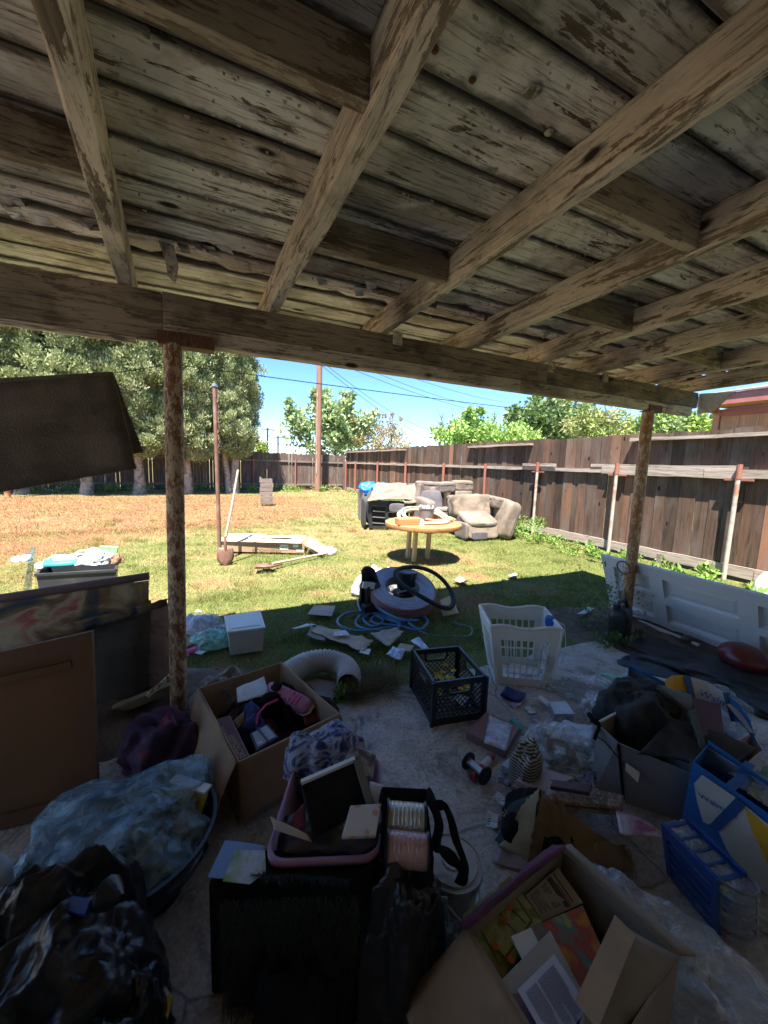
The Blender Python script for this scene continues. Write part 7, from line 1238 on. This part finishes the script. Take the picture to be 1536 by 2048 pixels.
for (v0, v1, u0, u1, mt) in ((.60, .72, .05, .95, m_ink), (.80, .83, .05, .9, m_ink), (.74, .76, .3, .9, m_ink)):
    f_ = lambda u, v: (P4[3]*(1-u)+P4[0]*u)*(1-v)+(P4[2]*(1-u)+P4[1]*u)*v+Vector((0, 0, .001)); MB().prism([f_(u0, v0), f_(u1, v0), f_(u1, v1), f_(u0, v1)], (0, 0, .0006)).out('print_bar', mt, lbp)
mb = MB()
for k in range(16): u = .12+.045*k; mb.prism([f_(u, .38), f_(u+.012+.01*(k % 3 == 0), .38), f_(u+.012+.01*(k % 3 == 0), .54), f_(u, .54)], (0, 0, .0006))
tag(mb.out('barcode', m_ink, lbp), kind='stuff'); mb = MB()
for k in range(5): mb.prism([f_(.1, .08+.05*k), f_(.8-.1*(k % 2), .08+.05*k), f_(.8-.1*(k % 2), .095+.05*k), f_(.1, .095+.05*k)], (0, 0, .0006))
tag(mb.out('print_lines', m_ink, lbp), kind='stuff')
b_2 = printmat('orange_rainbow_cover', [(.48, .20, .02), (.50, .23, .03), (.38, .05, .05), (.05, .22, .17), (.5, .3, .04), (.08, .05, .08)], 6.5, .3, seed=17, dist=2)
bk2 = thing('orange_book', 'glossy orange book with red and teal waves in the nearest carton', 'book', tuple(G(1130, 1890, .26))); P4 = [G(1080, 1960, .255), G(1160, 2010, .255), G(1214, 1920, .265), G(1165, 1812, .275), G(1022, 1872, .27)]; MB().prism(P4, (0, 0, -.012)).out('book_block', m_paper, bk2); MB().prism([p+Vector((0, 0, .0006)) for p in P4], (0, 0, .0012)).out('cover', b_2, bk2); mb = MB(); MB().prism([G(1022, 1873, .2725), G(1062, 1856, .2735), G(1084, 1900, .269), G(1045, 1922, .267)], (0, 0, .001)).out('price_panel', m_paper, bk2)
onq(((1033, 2055), (1185, 2020), (1100, 1860), (990, 1972)), (.272, .275, .285, .278), M('grey_beige_page', (.36, .32, .26), .7, .12, 5, .1), 'grey_page', 'greyish open book page lying over the orange book', 'book page', .006); onq(((1040, 2065), (1150, 2060), (1110, 1990), (1005, 1985)), (.280, .28, .283, .282), printmat('violet_cover', [(.10, .07, .17), (.14, .1, .2), (.3, .15, .06)], 6, .4, seed=18), 'violet_book', 'violet book cover showing left of the printed text page', 'book', .002)
tp = thing('text_page', 'white page of small printed text on top in the nearest carton', 'page', tuple(G(1110, 1990, .29))); P4 = [G(1110, 2110, .285), G(1176, 2012, .288), G(1108, 1908, .293), G(1035, 1980, .290)]; MB().prism(P4, (0, 0, -.002)).out('page', M('lilac_white_page', (.50, .49, .56), .6, .06, 6, .05), tp); mb = MB(); f_ = lambda u, v: (P4[3]*(1-u)+P4[0]*u)*(1-v)+(P4[2]*(1-u)+P4[1]*u)*v+Vector((0, 0, .0028))
for k in range(22):
    if k == 8: continue
    v = .1+.035*k; u = .13
    while u < (.93 if k % 7 else .6): w_ = random.uniform(.03, .09); mb.prism([f_(u, v), f_(u+w_, v), f_(u+w_, v+.014), f_(u, v+.014)], (0, 0, .0004)); u += w_+.018
tag(mb.out('printed_lines', m_ink, tp), kind='stuff')
tag(heap('clear_wrap', Vector((1.22, .50, 0)), .11, .20, .16, m_film, None, 192, .55, 2.6, rot=.15, n=90, m=36), 'crumpled clear plastic wrap between the nearest carton and the blue rack', 'plastic wrap')
flatq('cardboard_flap', ((1238, 2040), (1310, 2060), (1345, 1960), (1275, 1965)), .05, M('magenta_card', (.16, .03, .07), .7, .2, 6, .2), 'dark magenta card under the nearest carton', 'card', .01); flatq('paper_scrap', ((1448, 1905), (1456, 1912), (1463, 1902), (1450, 1897)), .01, m_paper, 'tiny white scrap on the concrete by the blue rack', 'paper', .006)
tag(heap('black_bag', (.47, .80, 0), .13, .10, .33, m_bagb, None, 210, .25, n=80, m=36), 'slumped black plastic bag below the thread spools', 'bag'); tag(heap('black_bag', (.20, .86, 0), .12, .07, .22, m_bfab, None, 212, .3, n=70, m=30), 'soft black cloth bag slumped against the foot of the black cube', 'bag')
LBL = ['pale printed slip nearest the empty spool', 'folded white leaflet below the clear plastic box', 'blue and white packet beside the pink binder', 'printed slip touching the foot of the grey bin', 'torn printed page under the clear bag', 'small card between the red bottle and the albums', 'crumpled receipt in front of the laundry basket', 'white packet near the mint green sheet', 'printed card between bucket and brown paper bag', 'curled slip beside the navy pouch', 'flattened packet behind the brown paper bag', 'faded leaflet at the left of the clear box']
for k, (px, py_) in enumerate(((1005, 1600), (1130, 1462), (1050, 1480), (1180, 1560), (1120, 1500), (1010, 1560), (1060, 1420), (1220, 1410), (985, 1640), (1030, 1410), (1090, 1530), (1070, 1440))):
    r_ = random.Random(k+5); a = r_.uniform(0, 3.1); L_, w_ = r_.uniform(.045, .09), r_.uniform(.03, .055); c = G(px, py_, .006); ex = Vector((math.cos(a), math.sin(a), 0))*L_/2; ey = Vector((-math.sin(a), math.cos(a), 0))*w_/2
    tag(sheet('paper_slip', [c-ex-ey, c+ex-ey, c+ex+ey, c-ex+ey], (m_tpaper, printmat('slip_print_%d' % k, [(.55, .57, .62), (.6, .6, .62), (.12, .2, .42), (.45, .12, .18), (.6, .6, .6)], 30, .4, seed=k))[k % 2], None, .012, 8, .001, 14, k+220), LBL[k], 'paper')
# grit, leaves and crumbs scattered on the slab
V = []; Fc = []
for k in range(1500):
    x, y = random.uniform(.4, 3.2), random.uniform(.5, 2.12); y = y if random.random() < .5 else 2.12-abs(random.gauss(0, .25)); s = random.uniform(.0015, .006)*(1.5 if random.random() < .05 else 1); a = random.uniform(0, 6.28); i = len(V); z = random.uniform(.001, .004)
    for q_ in range(3): V.append((x+s*math.cos(a+q_*2.1), y+s*math.sin(a+q_*2.1)*.6, .001)); 
    V.append((x, y, z+.001)); Fc += [[i, i+1, i+3], [i+1, i+2, i+3], [i+2, i, i+3]]
o = mesh('grit', V, Fc, M('pale_crumbs', (.3, .26, .2), .9, .6, 30, 0)); tag(o, 'scattered crumbs and leaf bits on the concrete slab', 'debris', kind='stuff')
